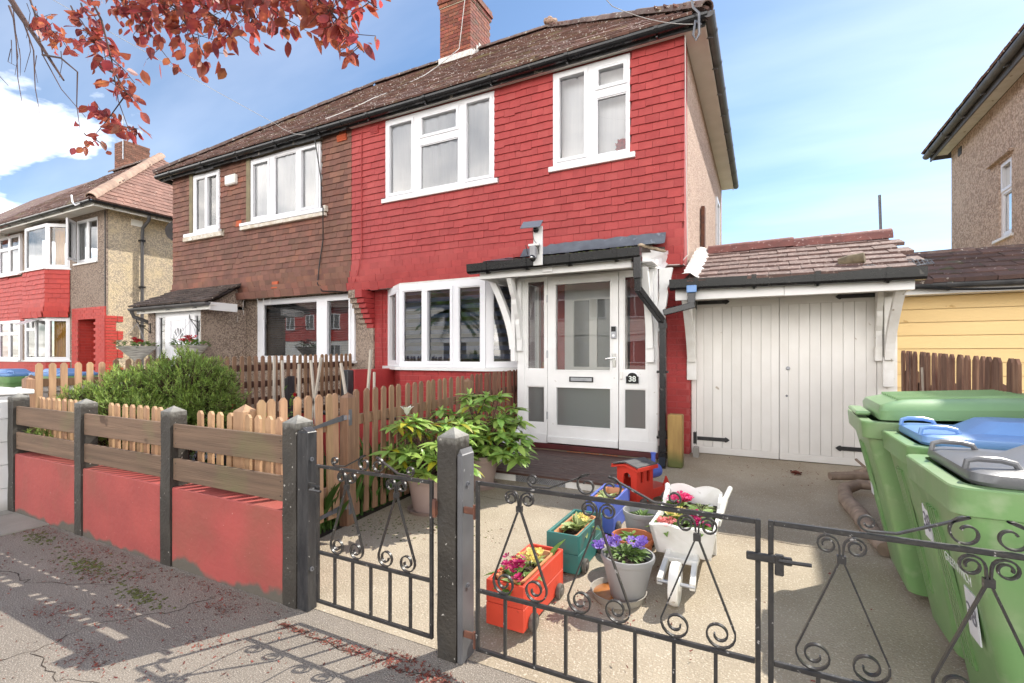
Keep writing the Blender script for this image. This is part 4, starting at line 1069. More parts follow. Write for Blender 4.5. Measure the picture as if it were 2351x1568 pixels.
# number plaque: arched top, white 38
pq = M(); pts = [(-1.352, 1.035), (-1.212, 1.035), (-1.212, 1.11)] + [(-1.282 + .052 * math.cos(PI * i / 8), 1.115 + .038 * math.sin(PI * i / 8)) for i in range(9)] + [(-1.352, 1.11)]
pq.prism(pts, 'y', PY - .022, PY - .013)
plaque = pq.build('number_plaque', MT['plaque'], po)
pq2 = M(); pq2.prism([(-1.282 + (a + 1.282) * 1.09, 1.09 + (b - 1.09) * 1.09) for a, b in pts], 'y', PY - .0128, PY - .005); pq2.build('plaque_rim', MT['upvc'], plaque)
def lettering(txt, size, m, parent, mtx, name='lettering', extr=.0015, bold=0.0):
    cu = bpy.data.curves.new('txt', 'FONT'); cu.body = txt; cu.size = size; cu.align_x = 'CENTER'; cu.align_y = 'CENTER'; cu.extrude = extr; cu.offset = bold
    t = bpy.data.objects.new('txt', cu); COL.objects.link(t)
    me = bpy.data.meshes.new_from_object(t.evaluated_get(bpy.context.evaluated_depsgraph_get()))
    bpy.data.objects.remove(t)
    me.materials.clear(); me.materials.append(MT[m]); me.name = name
    o = link(name, me, parent); o.matrix_local = Matrix.Translation(-worg(parent)) @ mtx
    return o
FRONT = Matrix(((1, 0, 0), (0, 0, -1), (0, 1, 0))).to_4x4()
lettering('38', .085, 'print_white', plaque, Matrix.Translation((-1.282, PY - .0235, 1.082)) @ FRONT, bold=.0015)
M().box(-1.425, -1.392, PY - .016, PY - .0005, 1.075, 1.16, c=.004).build('old_bell', MT['cream'], po)
# fascia, gutter, roof
M().box(-3.04, -1.205, 5.105, 5.135, 2.262, 2.385, c=.004).build('fascia', MT['white'], po)
sf = M().box(-3.03, -1.0, 5.136, 5.478, 2.31, 2.322); sf.box(-3.03, X0 - .013, 5.48, 5.93, 2.31, 2.322); sf.box(-3.03, -2.99, 5.137, 5.93, 2.262, 2.309)
sf.build('soffit', MT['white'], po)
bg = M().raw([(-1.19, 5.11, 2.29), (-1.0, 5.62, 2.30), (-.99, 5.93, 2.44), (-.99, 5.93, 2.58), (-1.0, 5.70, 2.50), (-1.16, 5.10, 2.46)] + [(x + .03, y, z) for x, y, z in [(-1.19, 5.11, 2.29), (-1.0, 5.62, 2.30), (-.99, 5.93, 2.44), (-.99, 5.93, 2.58), (-1.0, 5.70, 2.50), (-1.16, 5.10, 2.46)]],
              [(0, 1, 2, 3, 4, 5), (11, 10, 9, 8, 7, 6)] + [(i, i + 6, (i + 1) % 6 + 6, (i + 1) % 6) for i in range(6)])
bg.build('barge_board', MT['white'], po)
gt = gutter(po, (-3.16, 5.05, 2.385), (-1.10, 5.05, 2.395), .056, 'gutter', 4, square=True)
pr2 = M().raw([(-3.14, 5.06, 2.43), (-1.10, 5.06, 2.45), (-.99, 5.95, 2.62), (-2.95, 5.95, 2.60), (-3.14, 5.06, 2.40), (-1.10, 5.06, 2.40), (-.99, 5.95, 2.55), (-2.95, 5.95, 2.55)], [(0, 1, 2, 3), (7, 6, 5, 4), (0, 4, 5, 1), (1, 5, 6, 2), (2, 6, 7, 3), (3, 7, 4, 0)]).build('roof', MT['dark_tile'], po)
ms = M()
for i in range(240):
    t = R.random(); ms.blob((-3.12 + 1.98 * t, 5.07 + R.uniform(-.02, .06), 2.435 + .02 * t + R.uniform(-.005, .008)), R.uniform(.014, .03), R.uniform(.012, .02), R.uniform(.006, .016), 5, 3)
tag(ms.build('moss', MT['moss'], pr2, fix=False), kind='stuff')
vg = M()
for i in range(40):
    t = i / 39; vg.blob((-1.11 + .12 * t, 5.06 + .72 * t, 2.475 + .06 * t + R.uniform(-.006, .006)), .024, .022, .016, 6, 4)
vg.build('verge_mortar', MT['mortar'], pr2)
ld = M(); nx = 28; rows = 6; vs = []; prof = [(5.885, 2.775), (5.86, 2.70), (5.82, 2.63), (5.74, 2.60), (5.45, 2.54), (5.14, 2.48)]
for i in range(nx + 1):
    for j in range(rows):
        x = -2.82 + 1.83 * i / nx; y, z = prof[j]
        if j == 0: z += -.015 if x < -2.45 else R.uniform(-.004, .012)
        vs.append((x - (.06 * j / 5 if i == 0 else 0), y - .012 + R.uniform(-.006, .006), z + R.uniform(-.004, .004) + (.012 if j else 0)))
ld.raw(vs, [(i * rows + j, (i + 1) * rows + j, (i + 1) * rows + j + 1, i * rows + j + 1) for i in range(nx) for j in range(rows - 1)])
ld.build('lead_flashing', MT['lead'], po, smooth=True)
ld = M().raw([(-3.15, 5.75, 2.56), (-3.02, 5.84, 2.66), (-2.80, 5.86, 2.63), (-2.82, 5.6, 2.57), (-3.05, 5.2, 2.50)], [(0, 1, 2, 3, 4)]); ld.build('lead_flashing', MT['lead'], po, fix=False)
# curved brackets
def bracket(parent, m, O, F, reach, z0, z1, th, tail=.14, wd=.085, scallop=False, name='bracket'):
    """gallows bracket: foot on the wall at O, reaching out along F up to z1"""
    O = Vector(O); F = Vector(F).normalized(); S_ = F.cross(Vector((0, 0, 1)))
    H = z1 - z0; n = 12; inner = []; outer = []
    for i in range(n + 1):
        t = i / n
        x = reach * (.10 + .90 * t ** 1.55); z = z0 + H * t
        if scallop and i in (4, 8): x -= .018
        bump = .022 if abs(t - .55) < .05 else 0
        outer.append((x + wd * .5 + bump * .0, z)); inner.append((x - wd * .5 + (0 if t > .2 else wd * .2), z + .0))
    pts = outer + list(reversed(inner))
    s = M(); k = len(pts)
    va = [O + F * a + Vector((0, 0, b)) - S_ * th / 2 for a, b in pts] + [O + F * a + Vector((0, 0, b)) + S_ * th / 2 for a, b in pts]
    va = [Vector((p.x, p.y, p.z - O.z)) for p in va]
    fs = []
    for i in range(n):
        fs.append((i, i + 1, k - 2 - i, k - 1 - i)); fs.append((k + k - 1 - i, k + k - 2 - i, k + i + 1, k + i))
    fs += [(i, i + k, (i + 1) % k + k, (i + 1) % k) for i in range(k)]
    s.raw([Vector((p.x, p.y, p.z)) for p in va], fs)
    c = O + F * .028
    mt_ = Matrix((S_, F, Vector((0, 0, 1)))).transposed()
    s.obox((c.x, c.y, z0 - tail / 2 + .01), th * .62, .028, tail / 2 + .02, mt_, c=.004)
    s.obox((c.x, c.y, (z0 + z1) / 2), th * .45, .026, H / 2, mt_)
    return s.build(name, MT[m], parent)
bracket(po, 'white', (X0 - .014, 5.44, 0), (-1, 0, 0), .34, 1.42, 2.305, .07)
bracket(po, 'white', (X0 + .04, PY - .013, 0), (0, -1, 0), .30, 1.55, 2.255, .055, scallop=True)
bracket(po, 'white', (X1 - .06, PY - .013, 0), (0, -1, 0), .34, 1.42, 2.255, .07)
bracket(po, 'white', (X1 + .015, 5.55, 0), (1, 0, 0), .10, 1.6, 2.30, .055, scallop=True)
# downpipe: drops from the gutter, slants to the corner, then runs to the ground
def pipe_sq(s, p0, p1, w): s.bar(p0, p1, w, w, c=.006)
dp = M(); w_ = .065
pipe_sq(dp, (-1.13, 5.05, 2.36), (-1.13, 5.05, 2.13), .078); pipe_sq(dp, (-1.13, 5.05, 2.24), (-1.13, 5.07, 2.00), w_)
pipe_sq(dp, (-1.13, 5.06, 2.03), (-.935, 5.36, 1.70), w_); pipe_sq(dp, (-.935, 5.36, 1.73), (-.935, 5.36, .20), w_)
pipe_sq(dp, (-.935, 5.36, .26), (-.93, 5.27, .165), .075)
for z in (1.66, .52, .36, .28): dp.obox((-.935, 5.36, z), .040, .040, .028)
for z in (1.17, .47): dp.box(-1.0, -.885, 5.36, 5.42, z - .012, z + .012)
dpo = dp.build('downpipe', MT['gutter'], po)
# step and sill under the porch
st = M().box(-2.66, -.99, 5.44, 6.0, .225, .284, c=.004); st.build('door_sill', MT['step_red'], po)
st = M().box(-2.63, -1.02, 5.47, 6.0, .08, .224); st.build('plinth', MT['mortar'], po)
vb = M()
for i in range(18):
    if i % 6 == 5: continue
    vb.box(-2.05 + .036 * i, -2.025 + .036 * i, 5.455, 5.469, .175, .215)
vb.build('vent_brick', MT['terra'], po)
# inside the porch: the house's own front door and side light
iw = M().box(-2.25, -1.49, 6.0, 6.04, .3, 2.25)
idr = thing('inner_door', 'cream panelled inner front door seen through the porch glass', 'door', (-1.87, 6.0, .3))
dmm = M().holed(-2.28, -1.47, .3, 2.27, [(-2.16, -1.95, 1.2, 2.05), (-1.85, -1.60, 1.2, 2.05)], 5.985, 6.03, XZ); dmm.build('leaf', MT['cream'], idr)
M().poly([(-2.2, 6.01, 1.2), (-1.5, 6.01, 1.2), (-1.5, 6.01, 2.05), (-2.2, 6.01, 2.05)]).build('pane', MT['glass_frost'], idr, fix=False)
M().tube([(-1.55, 5.98, 1.22), (-1.55, 5.93, 1.22), (-1.64, 5.93, 1.22)], .01, 6).build('handle', MT['chrome'], idr)
curl = thing('porch_clutter', 'terracotta pots and garden tools standing inside the porch at the left', 'garden tools', (-2.45, 5.75, 1.0))
M().box(-2.64, -2.32, 5.60, 5.95, .98, 1.0).build('shelf', MT['white'], curl)
for (x, y, h) in ((-2.56, 5.68, .14), (-2.46, 5.72, .2), (-2.40, 5.64, .1)):
    M().lathe([(.028, 0), (.04, h), (.034, h), (.024, .01)], 12, (x, y, 1.0)).build('pot', MT['terra'], curl, smooth=True)
for (x, y, h) in ((-2.52, 5.8, .26), (-2.42, 5.82, .22)): M().tube([(x, y, 1.0), (x + .02, y, 1.0 + h)], .012, 6).build('tool_handle', MT['picket_new'], curl)

# security camera on a white board
cm = thing('security_camera', 'white board with a solar panel and a grey dome security camera above the porch gutter', 'camera', (-2.21, 5.02, 2.35))
M().box(-2.265, -2.155, 4.965, 4.985, 2.345, 2.775, c=.003).build('board', MT['white'], cm)
M().box(-2.205, -2.09, 5.085, 5.104, 2.285, 2.335, c=.002).build('mounting_block', MT['white'], cm)
sp = M().obox((-2.255, 4.90, 2.785), .115, .075, .006, Euler((math.radians(40), 0, .12)).to_matrix(), c=.002); sp.build('solar_panel', MT['solar'], cm)
M().blob((-2.225, 4.945, 2.735), .034, .034, .034, 12, 8).build('ball_joint', MT['plaque'], cm, smooth=True)
bd = M(); bd.tube([(-2.245, 4.92, 2.545), (-2.245, 4.92, 2.42)], .042, 14); b1 = bd.build('body', MT['cam_grey'], cm, smooth=True)
M().box(-2.30, -2.17, 4.90, 4.963, 2.548, 2.575, c=.006).build('cap', MT['white'], cm)
dome = M().blob((-2.245, 4.905, 2.415), .038, .038, .045, 14, 8).build('dome', MT['plaque'], cm, smooth=True)
M().blob((-2.245, 4.872, 2.42), .016, .012, .016, 10, 6).build('lens', MT['chrome'], cm, smooth=True)
an = M(); an.bar((-2.31, 4.92, 2.46), (-2.335, 4.92, 2.57), .008, .008); an.bar((-2.178, 4.92, 2.46), (-2.175, 4.92, 2.56), .008, .008); an.build('aerial', MT['black'], cm)
cable('cable', [(-2.27, 4.94, 2.74), (-2.25, 4.955, 2.62), (-2.21, 4.95, 2.575), (-2.19, 4.95, 2.46)], .003, 'black', cm, 0, 6)

# ---------------------------------------------------------------- garage
ga = thing('garage', 'lean-to garage with cream boarded double doors and strap hinges beside the red house', 'garage', (.2, 6.3, .19))
GY = 6.15
gwall = M().box(-.74, 1.22, 10.2, 10.3, .1, 2.1); gwall.box(1.13, 1.22, 6.23, 10.2, .1, 2.1); gwall.box(-.74, 1.22, 6.2, 6.229, 1.99, 2.1)
gwall.build('wall', MT['white_worn'], ga)
fr = M().box(-.742, -.686, GY - .02, GY + .06, .19, 2.0, c=.004); fr.box(1.046, 1.13, GY - .02, GY + .06, .19, 2.0, c=.004); fr.box(1.131, 1.215, GY + .0, GY + .05, .17, 2.0, c=.004)
fr.box(-.742, 1.215, GY - .02, GY + .06, 2.001, 2.05)
fr.box(.12, .22, GY + .046, GY + .06, .2, 2.0)
fr.build('door_frame', MT['cream'], ga)
def strap(parent, x, z, sgn, y):
    s = M(); L_ = .345
    s.box(x, x + sgn * (L_ - .05), y - .009, y - .001, z - .021, z + .021, c=.002)
    tip = x + sgn * (L_ - .05)
    s.prism([(tip, z - .021), (tip + sgn * .012, z - .03), (tip + sgn * .03, z - .022), (tip + sgn * .055, z), (tip + sgn * .03, z + .022), (tip + sgn * .012, z + .03), (tip, z + .021)], 'y', y - .009, y - .001)
    s.box(x - sgn * .045, x - sgn * .004, y - .008, y - .001, z - .07, z + .07, c=.002)
    for dz in (-.075, .075): s.blob((x - sgn * .025, y - .004, z + dz), .02, .004, .018, 8, 4)
    for k in range(3): s.blob((x + sgn * (.05 + .1 * k), y - .010, z), .007, .004, .007, 6, 4)
    return s.build('strap_hinge', MT['black_iron'], parent)
for (a, b, hs) in ((-.682, .168, 1), (.174, 1.042, -1)):
    z0, z1 = .203, 1.992
    st_ = .075 if hs == 1 else .085
    # stiles, top rail and bottom rail stand proud of the boards
    lf = M().holed(a, b, z0, z1, [(a + st_, b - st_, z0 + .075, z1 - .085)], GY - .012, GY + .03, XZ)
    lf.box(a, b, GY - .020, GY - .0125, z0, z0 + .07, c=.003); lf.box(a + .02, b - .02, GY + .031, GY + .04, z0 + .02, z1 - .02)
    leaf = lf.build('door_leaf', MT['cream'], ga)
    n = 7; ws = (b - a - 2 * st_) / n
    for k in range(n):
        q = M().box(a + st_ + ws * k + .0012, a + st_ + ws * (k + 1) - .0012, GY - .0095 + R.uniform(-.001, .001), GY + .02, z0 + .0755, z1 - .0855, c=.0025)
        q.build('plank', MT['cream'], leaf)
    hx = a + .004 if hs == 1 else b - .004
    for z in (z1 - .03, z0 + .17): strap(leaf, hx, z, hs, GY - .0125)
M().lathe([(.021, 0), (.021, .008), (.013, .012), (0, .012)], 14).build('lock', MT['steel'], ga, local=True).matrix_local = Matrix.Translation(Vector((.255, GY - .012, 1.205)) - ga.location) @ Matrix.Rotation(PI / 2, 4, 'X')
M().lathe([(.012, 0), (.012, .008), (0, .01)], 10).build('keyhole', MT['strap'], ga, local=True).matrix_local = Matrix.Translation(Vector((.243, GY - .012, .905)) - ga.location) @ Matrix.Rotation(PI / 2, 4, 'X')
GF = 5.50
fa = M().box(-.83, .195, GF, GF + .025, 1.935, 2.045, c=.003); fa.box(.198, 1.212, GF - .002, GF + .025, 1.932, 2.045, c=.003); fa.build('fascia', MT['white'], ga)
M().box(-.76, 1.21, GF + .026, GY - .021, 1.985, 1.998).build('soffit', MT['white_worn'], ga)
M().raw([(1.19, GF + .03, 1.94), (1.19, 6.12, 1.94), (1.19, 6.6, 2.52), (1.19, GF + .03, 2.06), (1.212, GF + .03, 1.94), (1.212, 6.12, 1.94), (1.212, 6.6, 2.52), (1.212, GF + .03, 2.06)], [(0, 1, 2, 3), (7, 6, 5, 4), (0, 4, 5, 1), (1, 5, 6, 2), (2, 6, 7, 3), (3, 7, 4, 0)]).build('barge_board', MT['white'], ga)
gutter(ga, (-.875, 5.445, 2.095), (1.275, 5.445, 2.065), .056, 'gutter', 4, square=True)
dp = M(); pipe_sq(dp, (-.655, 5.44, 2.07), (-.655, 5.42, 1.885), .075); pipe_sq(dp, (-.62, 5.42, 1.875), (-.935, 5.38, 1.80), .066)
dp.build('downpipe', MT['gutter'], ga)
M().box(-.70, -.60, 5.372, 5.384, 2.0, 2.075, c=.01).build('pipe_label', MT['lid_blue'], ga)
gr = M().raw([(-.80, 5.42, 2.085), (1.22, 5.42, 2.085), (1.20, 6.62, 2.60), (-.60, 6.62, 2.60), (-.60, 7.9, 2.06), (1.20, 7.9, 2.06)], [(0, 1, 2, 3), (3, 2, 5, 4)]).build('roof', MT['roof_deck'], ga)
GT = Pieces('roof_tile', MT['garage_tile'], gr, [(a * .5, yy, zz) for a in (-1, 1) for (yy, zz) in ((0, .004), (0, .040), (.24, .02), (.24, 0))], roof_unit(.2)[1])
gv = Vector((0, 1.2, .515)); slope(GT, (-.70, 5.40, 2.09), (1, 0, 0), gv, 1.92, gv.length, .185, .19, lambda u, v: u > .02 and u < 1.90, seed=41, jit=.008)
GT.done()
half_round(gr, 'ridge_tile', 'ridge_red', (-.60, 6.60, 2.60), (1.235, 6.60, 2.60), .12, .46)
lm = M(); vs = []
for i in range(24):
    t = i / 23
    for j in range(5):
        q = j / 4
        vs.append((-.755 + .02 * t + .17 * q + R.uniform(-.008, .008), 5.47 + 1.13 * t, 2.14 + .49 * t + .04 * math.sin(PI * q) + .07 * (1 - q) + R.uniform(-.008, .008)))
lm.raw(vs, [(i * 5 + j, i * 5 + j + 1, i * 5 + 6 + j, i * 5 + 5 + j) for i in range(23) for j in range(4)])
lm.build('mortar_fillet', MT['lime'], ga)
ms = M()
for i in range(120): ms.blob((R.uniform(-.85, .75), 5.43 + R.uniform(-.02, .03), 2.115 + R.uniform(-.004, .01)), R.uniform(.012, .03), .016, R.uniform(.006, .014), 5, 3)
tag(ms.build('moss', MT['moss'], gr, fix=False), kind='stuff')
bracket(ga, 'white_worn', (-.725, GY - .09, 0), (0, -1, 0), .50, 1.27, 1.935, .085, tail=.2)
bracket(ga, 'white_worn', (1.13, GY - .021, 0), (0, -1, 0), .50, 1.30, 1.93, .075, tail=.26)
bracket(ga, 'white_worn', (1.05, GY - .021, 0), (0, -1, 0), .12, 1.40, 1.985, .05, tail=.1, scallop=True)
# crumpled leaf guard and a log lying on the garage roof
mg = M()
for i in range(26):
    x = .62 + .70 * i / 25
    mg.tube([(x, 5.40 + .045 * j, 2.115 + .035 * math.sin(i * .5 + j) * (j / 4) + .014 * j + .09 * max(0, (x - 1.05)) ) for j in range(5)], .0045, 4)
for j in range(5):
    mg.tube([(.62 + .70 * i / 12, 5.40 + .045 * j, 2.115 + .035 * math.sin(i * 1.04 + j) * (j / 4) + .014 * j + .09 * max(0, .62 + .70 * i / 12 - 1.05)) for i in range(13)], .0045, 4)
tag(mg.build('leaf_guard', MT['mesh_guard']), 'crumpled clear plastic leaf guard mesh lying in the right end of the garage gutter', 'gutter mesh')
lg = M().tube([(.665, 5.66, 2.235), (.74, 5.64, 2.25), (.86, 5.60, 2.262)], [.050, .056, .052], 10)
tag(lg.build('log', MT['log'], smooth=True), 'short round log with bark lying on the garage roof tiles', 'log')
rod = M().tube([(1.39, 8.0, 3.47), (1.422, 8.0, 2.3)], .018, 6)
tag(rod.build('pole', MT['strap']), 'thin grey pole leaning behind the garage roof', 'pole')

# ---------------------------------------------------------------- neighbour's yellow garage and house on the right
ng = thing('garage', 'garage clad in yellow painted boards under a mossy dark tiled roof', 'garage', (2.6, 6.6, .2))
NB = Pieces('weatherboard', MT['yellow'], ng, *UB)
for k in range(13):
    z = .2 + .135 * k
    NB.add(trs((2.63, 6.40, z + .066), (math.radians(3.0), 0, 0), (2.74, .020, .128)), .3)
NB.done()
b = M().box(1.27, 3.98, 6.42, 10.5, .1, 1.96); b.build('wall', MT['yellow'], ng)
M().box(1.26, 4.02, 6.2, 6.385, 1.955, 1.975).build('soffit', MT['white_worn'], ng)
M().box(1.26, 4.02, 6.17, 6.195, 1.95, 2.025).build('fascia', MT['white'], ng)
gutter(ng, (1.26, 6.12, 2.035), (4.0, 6.12, 2.01), .045, 'fascia_dark', 4)
nr = M().raw([(1.24, 6.12, 2.04), (4.05, 6.12, 2.04), (4.05, 7.05, 2.46), (1.24, 7.05, 2.46), (1.24, 8.1, 2.0), (4.05, 8.1, 2.0)], [(0, 1, 2, 3), (3, 2, 5, 4)]).build('roof', MT['roof_deck'], ng)
NT = Pieces('roof_tile', MT['ng_tile'], nr, *roof_unit(.165, .03))
nv = Vector((0, .93, .42)); slope(NT, (1.24, 6.08, 2.04), (1, 0, 0), nv, 2.8, nv.length, .165, .235, lambda u, v: True, seed=51, jit=.012)
NT.done()
half_round(nr, 'ridge_tile', 'ridge', (1.24, 7.05, 2.43), (4.05, 7.05, 2.43), .09, .42)
cable('wire', [(1.3, 6.10, 2.02), (2.0, 6.11, 1.965), (2.6, 6.10, 1.99), (3.4, 6.09, 1.99)], .012, 'black', ng, .012)
rh = thing('detached_house', 'house with tan pebbledash side wall and a tall narrow white window', 'house', (5.8, 6.0, .2))
w = M().holed(6.2, 11.9, .1, 5.16, [(9.42, 9.84, 3.08, 4.20)], 3.16, 3.36, YZ); w.box(3.161, 8.5, 11.7, 11.9, .1, 5.16); w.box(3.37, 8.5, 6.2, 6.4, .1, 5.16)
w.build('wall', MT['dash_right'], rh)
fl = M().box(3.38, 8.5, 6.5, 11.6, 2.5, 2.6); fl.box(4.6, 4.7, 6.5, 11.6, 2.6, 5.1); fl.build('floor', MT['interior'], rh)
window(rh, 9.42, 9.84, 3.08, 4.20, 3.185, [(9.49, 9.77, 3.80, 4.13, 1), (9.49, 9.77, 3.15, 3.72)], P=YZ, sill=(9.36, 9.98, 3.035, 3.078, .06))
M().box(3.10, 3.165, 9.35, 10.15, 4.235, 4.275).build('drip_mould', MT['dash_right'], rh)
vb = M().box(3.148, 3.159, 11.36, 11.52, 4.92, 5.06); vb.build('air_brick', MT['fascia_dark'], rh)
M().box(2.93, 3.159, 6.0, 12.1, 5.17, 5.185).build('soffit', MT['white_worn'], rh)
M().box(2.905, 2.928, 6.0, 12.15, 5.09, 5.25).build('fascia', MT['gutter_grey'], rh)
gutter(rh, (2.85, 6.0, 5.24), (2.85, 12.15, 5.19), .062, 'gutter_grey', 8, out=(-1, 0, 0))
M().box(2.93, 8, 12.10, 12.12, 5.1, 5.25).build('fascia', MT['gutter_grey'], rh)
rr = M().raw([(2.80, 5.95, 5.27), (2.80, 12.2, 5.27), (6.0, 9.1, 7.9), (6.0, 9.05, 7.9), (9.0, 12.2, 5.27), (9.0, 5.95, 5.27)], [(0, 3, 2, 1), (1, 2, 4), (0, 5, 3), (5, 4, 2, 3)]).build('roof', MT['roof_deck'], rh)
RT = Pieces('roof_tile', MT['roof_tile'], rr, *roof_unit(.2), cap=150)
hv = Vector((3.2, 0, 2.63)); slope(RT, (2.80, 12.2, 5.27), (0, -1, 0), hv, 6.25, hv.length, .2, .25, lambda u, v: v * .755 < u < 6.25 - v * .755, seed=61)
RT.done()

# ---------------------------------------------------------------- the house at the far left
LX, LF = -14.32, 6.2
lh = thing('semi_detached_house', 'far left cream pebbledash house with a red bay and a red brick doorway', 'house', (-17, 6.2, .19))
LW2 = (-15.88, -14.76, 3.70, 4.82); UB_ = (-18.35, -16.22, 3.62, 4.78); LB_ = (-18.35, -16.22, 1.20, 2.30)
DO = (-15.76, -14.72, .1, 2.28)
w = M().holed(-19.9, LX, .1, 4.98, [LW2, UB_, LB_, DO], LF, LF + .2, XZ)
w.build('front_wall', MT['dash_brown'], lh)
w = M().box(LX - .2, LX + .004, LF + .004, 11.9, .1, 4.97); w.box(-19.9, LX - .2, 11.7, 11.9, .1, 4.98); w.build('side_wall', MT['dash_cream'], lh)
f = M().box(-19.8, LX - .21, LF + .21, 11.6, 2.5, 2.62); f.box(-19.8, LX - .21, 8.6, 8.7, .2, 4.9); f.box(-19.8, LX - .21, LF + .2, 11.6, 4.9, 4.97); f.build('floor', MT['interior'], lh)
M().box(LX - .004, LX + .008, LF - .008, LF + .03, 2.34, 4.95).build('corner_bead', MT['dash_brown'], lh)
M().tube([(LX - .05, LF - .01, 2.4), (LX - .05, LF - .012, 4.9)], .012, 5).build('wall_cable', MT['black'], lh)
# red doorway surround and quoins
d = M().holed(-15.98, LX - .004, .1, 2.55, [(-15.70, -14.78, .0, 2.26)], LF - .035, LF - .002, XZ)
d.build('doorway_surround', MT['left_red_joint'], lh)
LBk = Pieces('brick', MT['left_red'], lh, *UB)
bricks(LBk, (-15.98, LF - .036, .15), (1, 0, 0), (0, -1, 0), 1.66, 2.40, seed=71, skip=lambda a, z: .28 < a < 1.2 and z < 2.11)
for r_ in range(29):
    bricks(LBk, (LX + .004, LF - .03, .15 + .075 * r_), (0, 1, 0), (1, 0, 0), .37 if (r_ // 3) % 2 else .22, .075, bl=.5, seed=72 + r_, start=1, proud=.016)
rc = M().box(-15.78, -15.70, LF, 7.1, .1, 2.3); rc.box(-14.78, -14.70, LF, 7.1, .1, 2.3); rc.box(-15.78, -14.70, 7.0, 7.1, .1, 2.3); rc.box(-15.78, -14.70, LF, 7.1, 2.27, 2.33)
rc.build('doorway_recess', MT['left_red_joint'], lh)
bricks(LBk, (-15.70, 7.0, .15), (0, -1, 0), (1, 0, 0), .8, 2.1, seed=73); bricks(LBk, (-15.70, 6.998, .15), (1, 0, 0), (0, -1, 0), .92, 2.1, seed=74)
lbay = [(-18.40, LF), (-17.92, 5.87), (-16.62, 5.87), (-16.18, LF)]
for (a, b_), sd in zip(zip(lbay[:-1], lbay[1:]), (75, 76, 77)):
    A = Vector((*a, .12)); B_ = Vector((*b_, .12)); U = (B_ - A).normalized()
    bricks(LBk, A, U, Vector((U.y, -U.x, 0)), (B_ - A).length, 1.05, seed=sd)
LBk.done()
M().prism(lbay, 'z', .1, 1.17).build('bay_wall', MT['left_red_joint'], lh)
M().prism([(-18.45, LF), (-17.95, 5.82), (-16.60, 5.82), (-16.12, LF)], 'z', 1.172, 1.205).build('sill', MT['white'], lh)
M().prism([(-18.45, LF), (-17.95, 5.80), (-16.60, 5.80), (-16.12, LF)], 'z', 3.585, 3.62).build('sill', MT['white'], lh)
M().prism(lbay, 'z', 2.42, 3.584).build('bay_wall', MT['left_red_joint'], lh)
LT = Pieces('wall_tile', MT['left_red'], lh, *tile_unit(.125, .014))
for (a, b_), sd in zip(zip(lbay[:-1], lbay[1:]), (78, 79, 80)):
    A = Vector((*a, 0)); B_ = Vector((*b_, 0)); U = (B_ - A).normalized(); N = Vector((-U.y, U.x, 0))
    mx = Matrix((U, N, Vector((0, 0, 1)))).transposed().to_4x4(); mx.translation = A
    hang(LT, -.01, (B_ - A).length + .01, 2.34, 3.58, -.005, .125, .18, [], flare=.05, fz=.3, seed=sd, mx=mx)
LT.done()
def lang(i):
    a, b_ = lbay[i], lbay[i + 1]; A = Vector((*a, 0)); U = (Vector((*b_, 0)) - A); L_ = U.length; U.normalize(); N = Vector((-U.y, U.x, 0))
    return L_, (lambda p, z, d: tuple(A + U * p + N * (d + .01) + Vector((0, 0, z))))
for (z0, z1) in ((3.622, 4.79), (1.207, 2.33)):
    for i in range(3):
        L_, P_ = lang(i); up = z0 > 3
        if i == 1 and up: pn = [(.07, L_ - .07, z0 + .07, z1 - .07)]
        elif i == 1: pn = [(.07, .62, z0 + .07, z0 + .80), (.07, .36, z0 + .86, z1 - .07), (.44, L_ - .72, z0 + .86, z1 - .07), (L_ - .64, L_ - .07, z0 + .07, z1 - .07)]
        else: pn = [(.09, L_ - .09, z0 + .09, z1 - .09, 1)]
        cu = None
        if i == 2: cu = [(.05, L_ * .6, z0, z1, 'amber', .03)]
        if i == 1 and not up: cu = [(.05, L_ - .3, z0, z1, 'curtain', .01)]
        window(lh, .0, L_, z0, z1, 0, pn, d=.06, P=P_, name='bay_window', curtain=cu, cd=.2)
M().obox((-17.3, 5.70, 2.22), .26, .16, .015, Euler((math.radians(24), 0, 0)).to_matrix()).build('open_top_light', MT['upvc'], lh)
window(lh, -15.86, -14.77, 3.72, 4.82, LF + .02, [(-15.80, -15.36, 3.79, 4.76), (-15.27, -14.83, 3.79, 4.76)], slats=(-15.8, -15.3, 3.75, 4.8, .03, .024, 'curtain'), sill=(-15.94, -14.74, 3.665, 3.712, .06))
oc = M(); PO = lambda p, z, d: (-15.86 + p * .74 + d * .67, LF - .03 - p * .67 + d * .74, z)
oc.holed(0, .46, 3.76, 4.79, [(.06, .40, 3.82, 4.73)], 0, .04, PO)
sash = oc.build('open_sash', MT['upvc'], lh)
M().poly([PO(.06, 3.82, .02), PO(.40, 3.82, .02), PO(.40, 4.73, .02), PO(.06, 4.73, .02)]).build('pane', MT['glass'], sash, fix=False)
LE, LR, LA = 4.97, 7.58, 3.10
M().box(-20, -13.98, 5.80, LF - .001, 4.935, 4.95).build('soffit', MT['soffit'], lh)
M().box(LX + .001, -13.98, LF, 12.2, 4.935, 4.95).build('soffit', MT['soffit'], lh)
M().box(-20, -13.95, 5.78, 5.798, 4.86, 4.97).build('fascia', MT['soffit'], lh); M().box(-13.978, -13.96, 5.80, 12.2, 4.86, 4.97).build('fascia', MT['soffit'], lh)
gutter(lh, (-20, 5.72, 4.95), (-13.90, 5.72, 4.95), .058, 'gutter', 6)
gutter(lh, (-13.90, 5.72, 4.95), (-13.90, 12.2, 4.93), .058, 'gutter', 7, out=(1, 0, 0))
C0 = (-13.88, 5.70, LE); C1 = (-16.98, 8.80, LR); C2 = (-13.88, 11.9, LE)
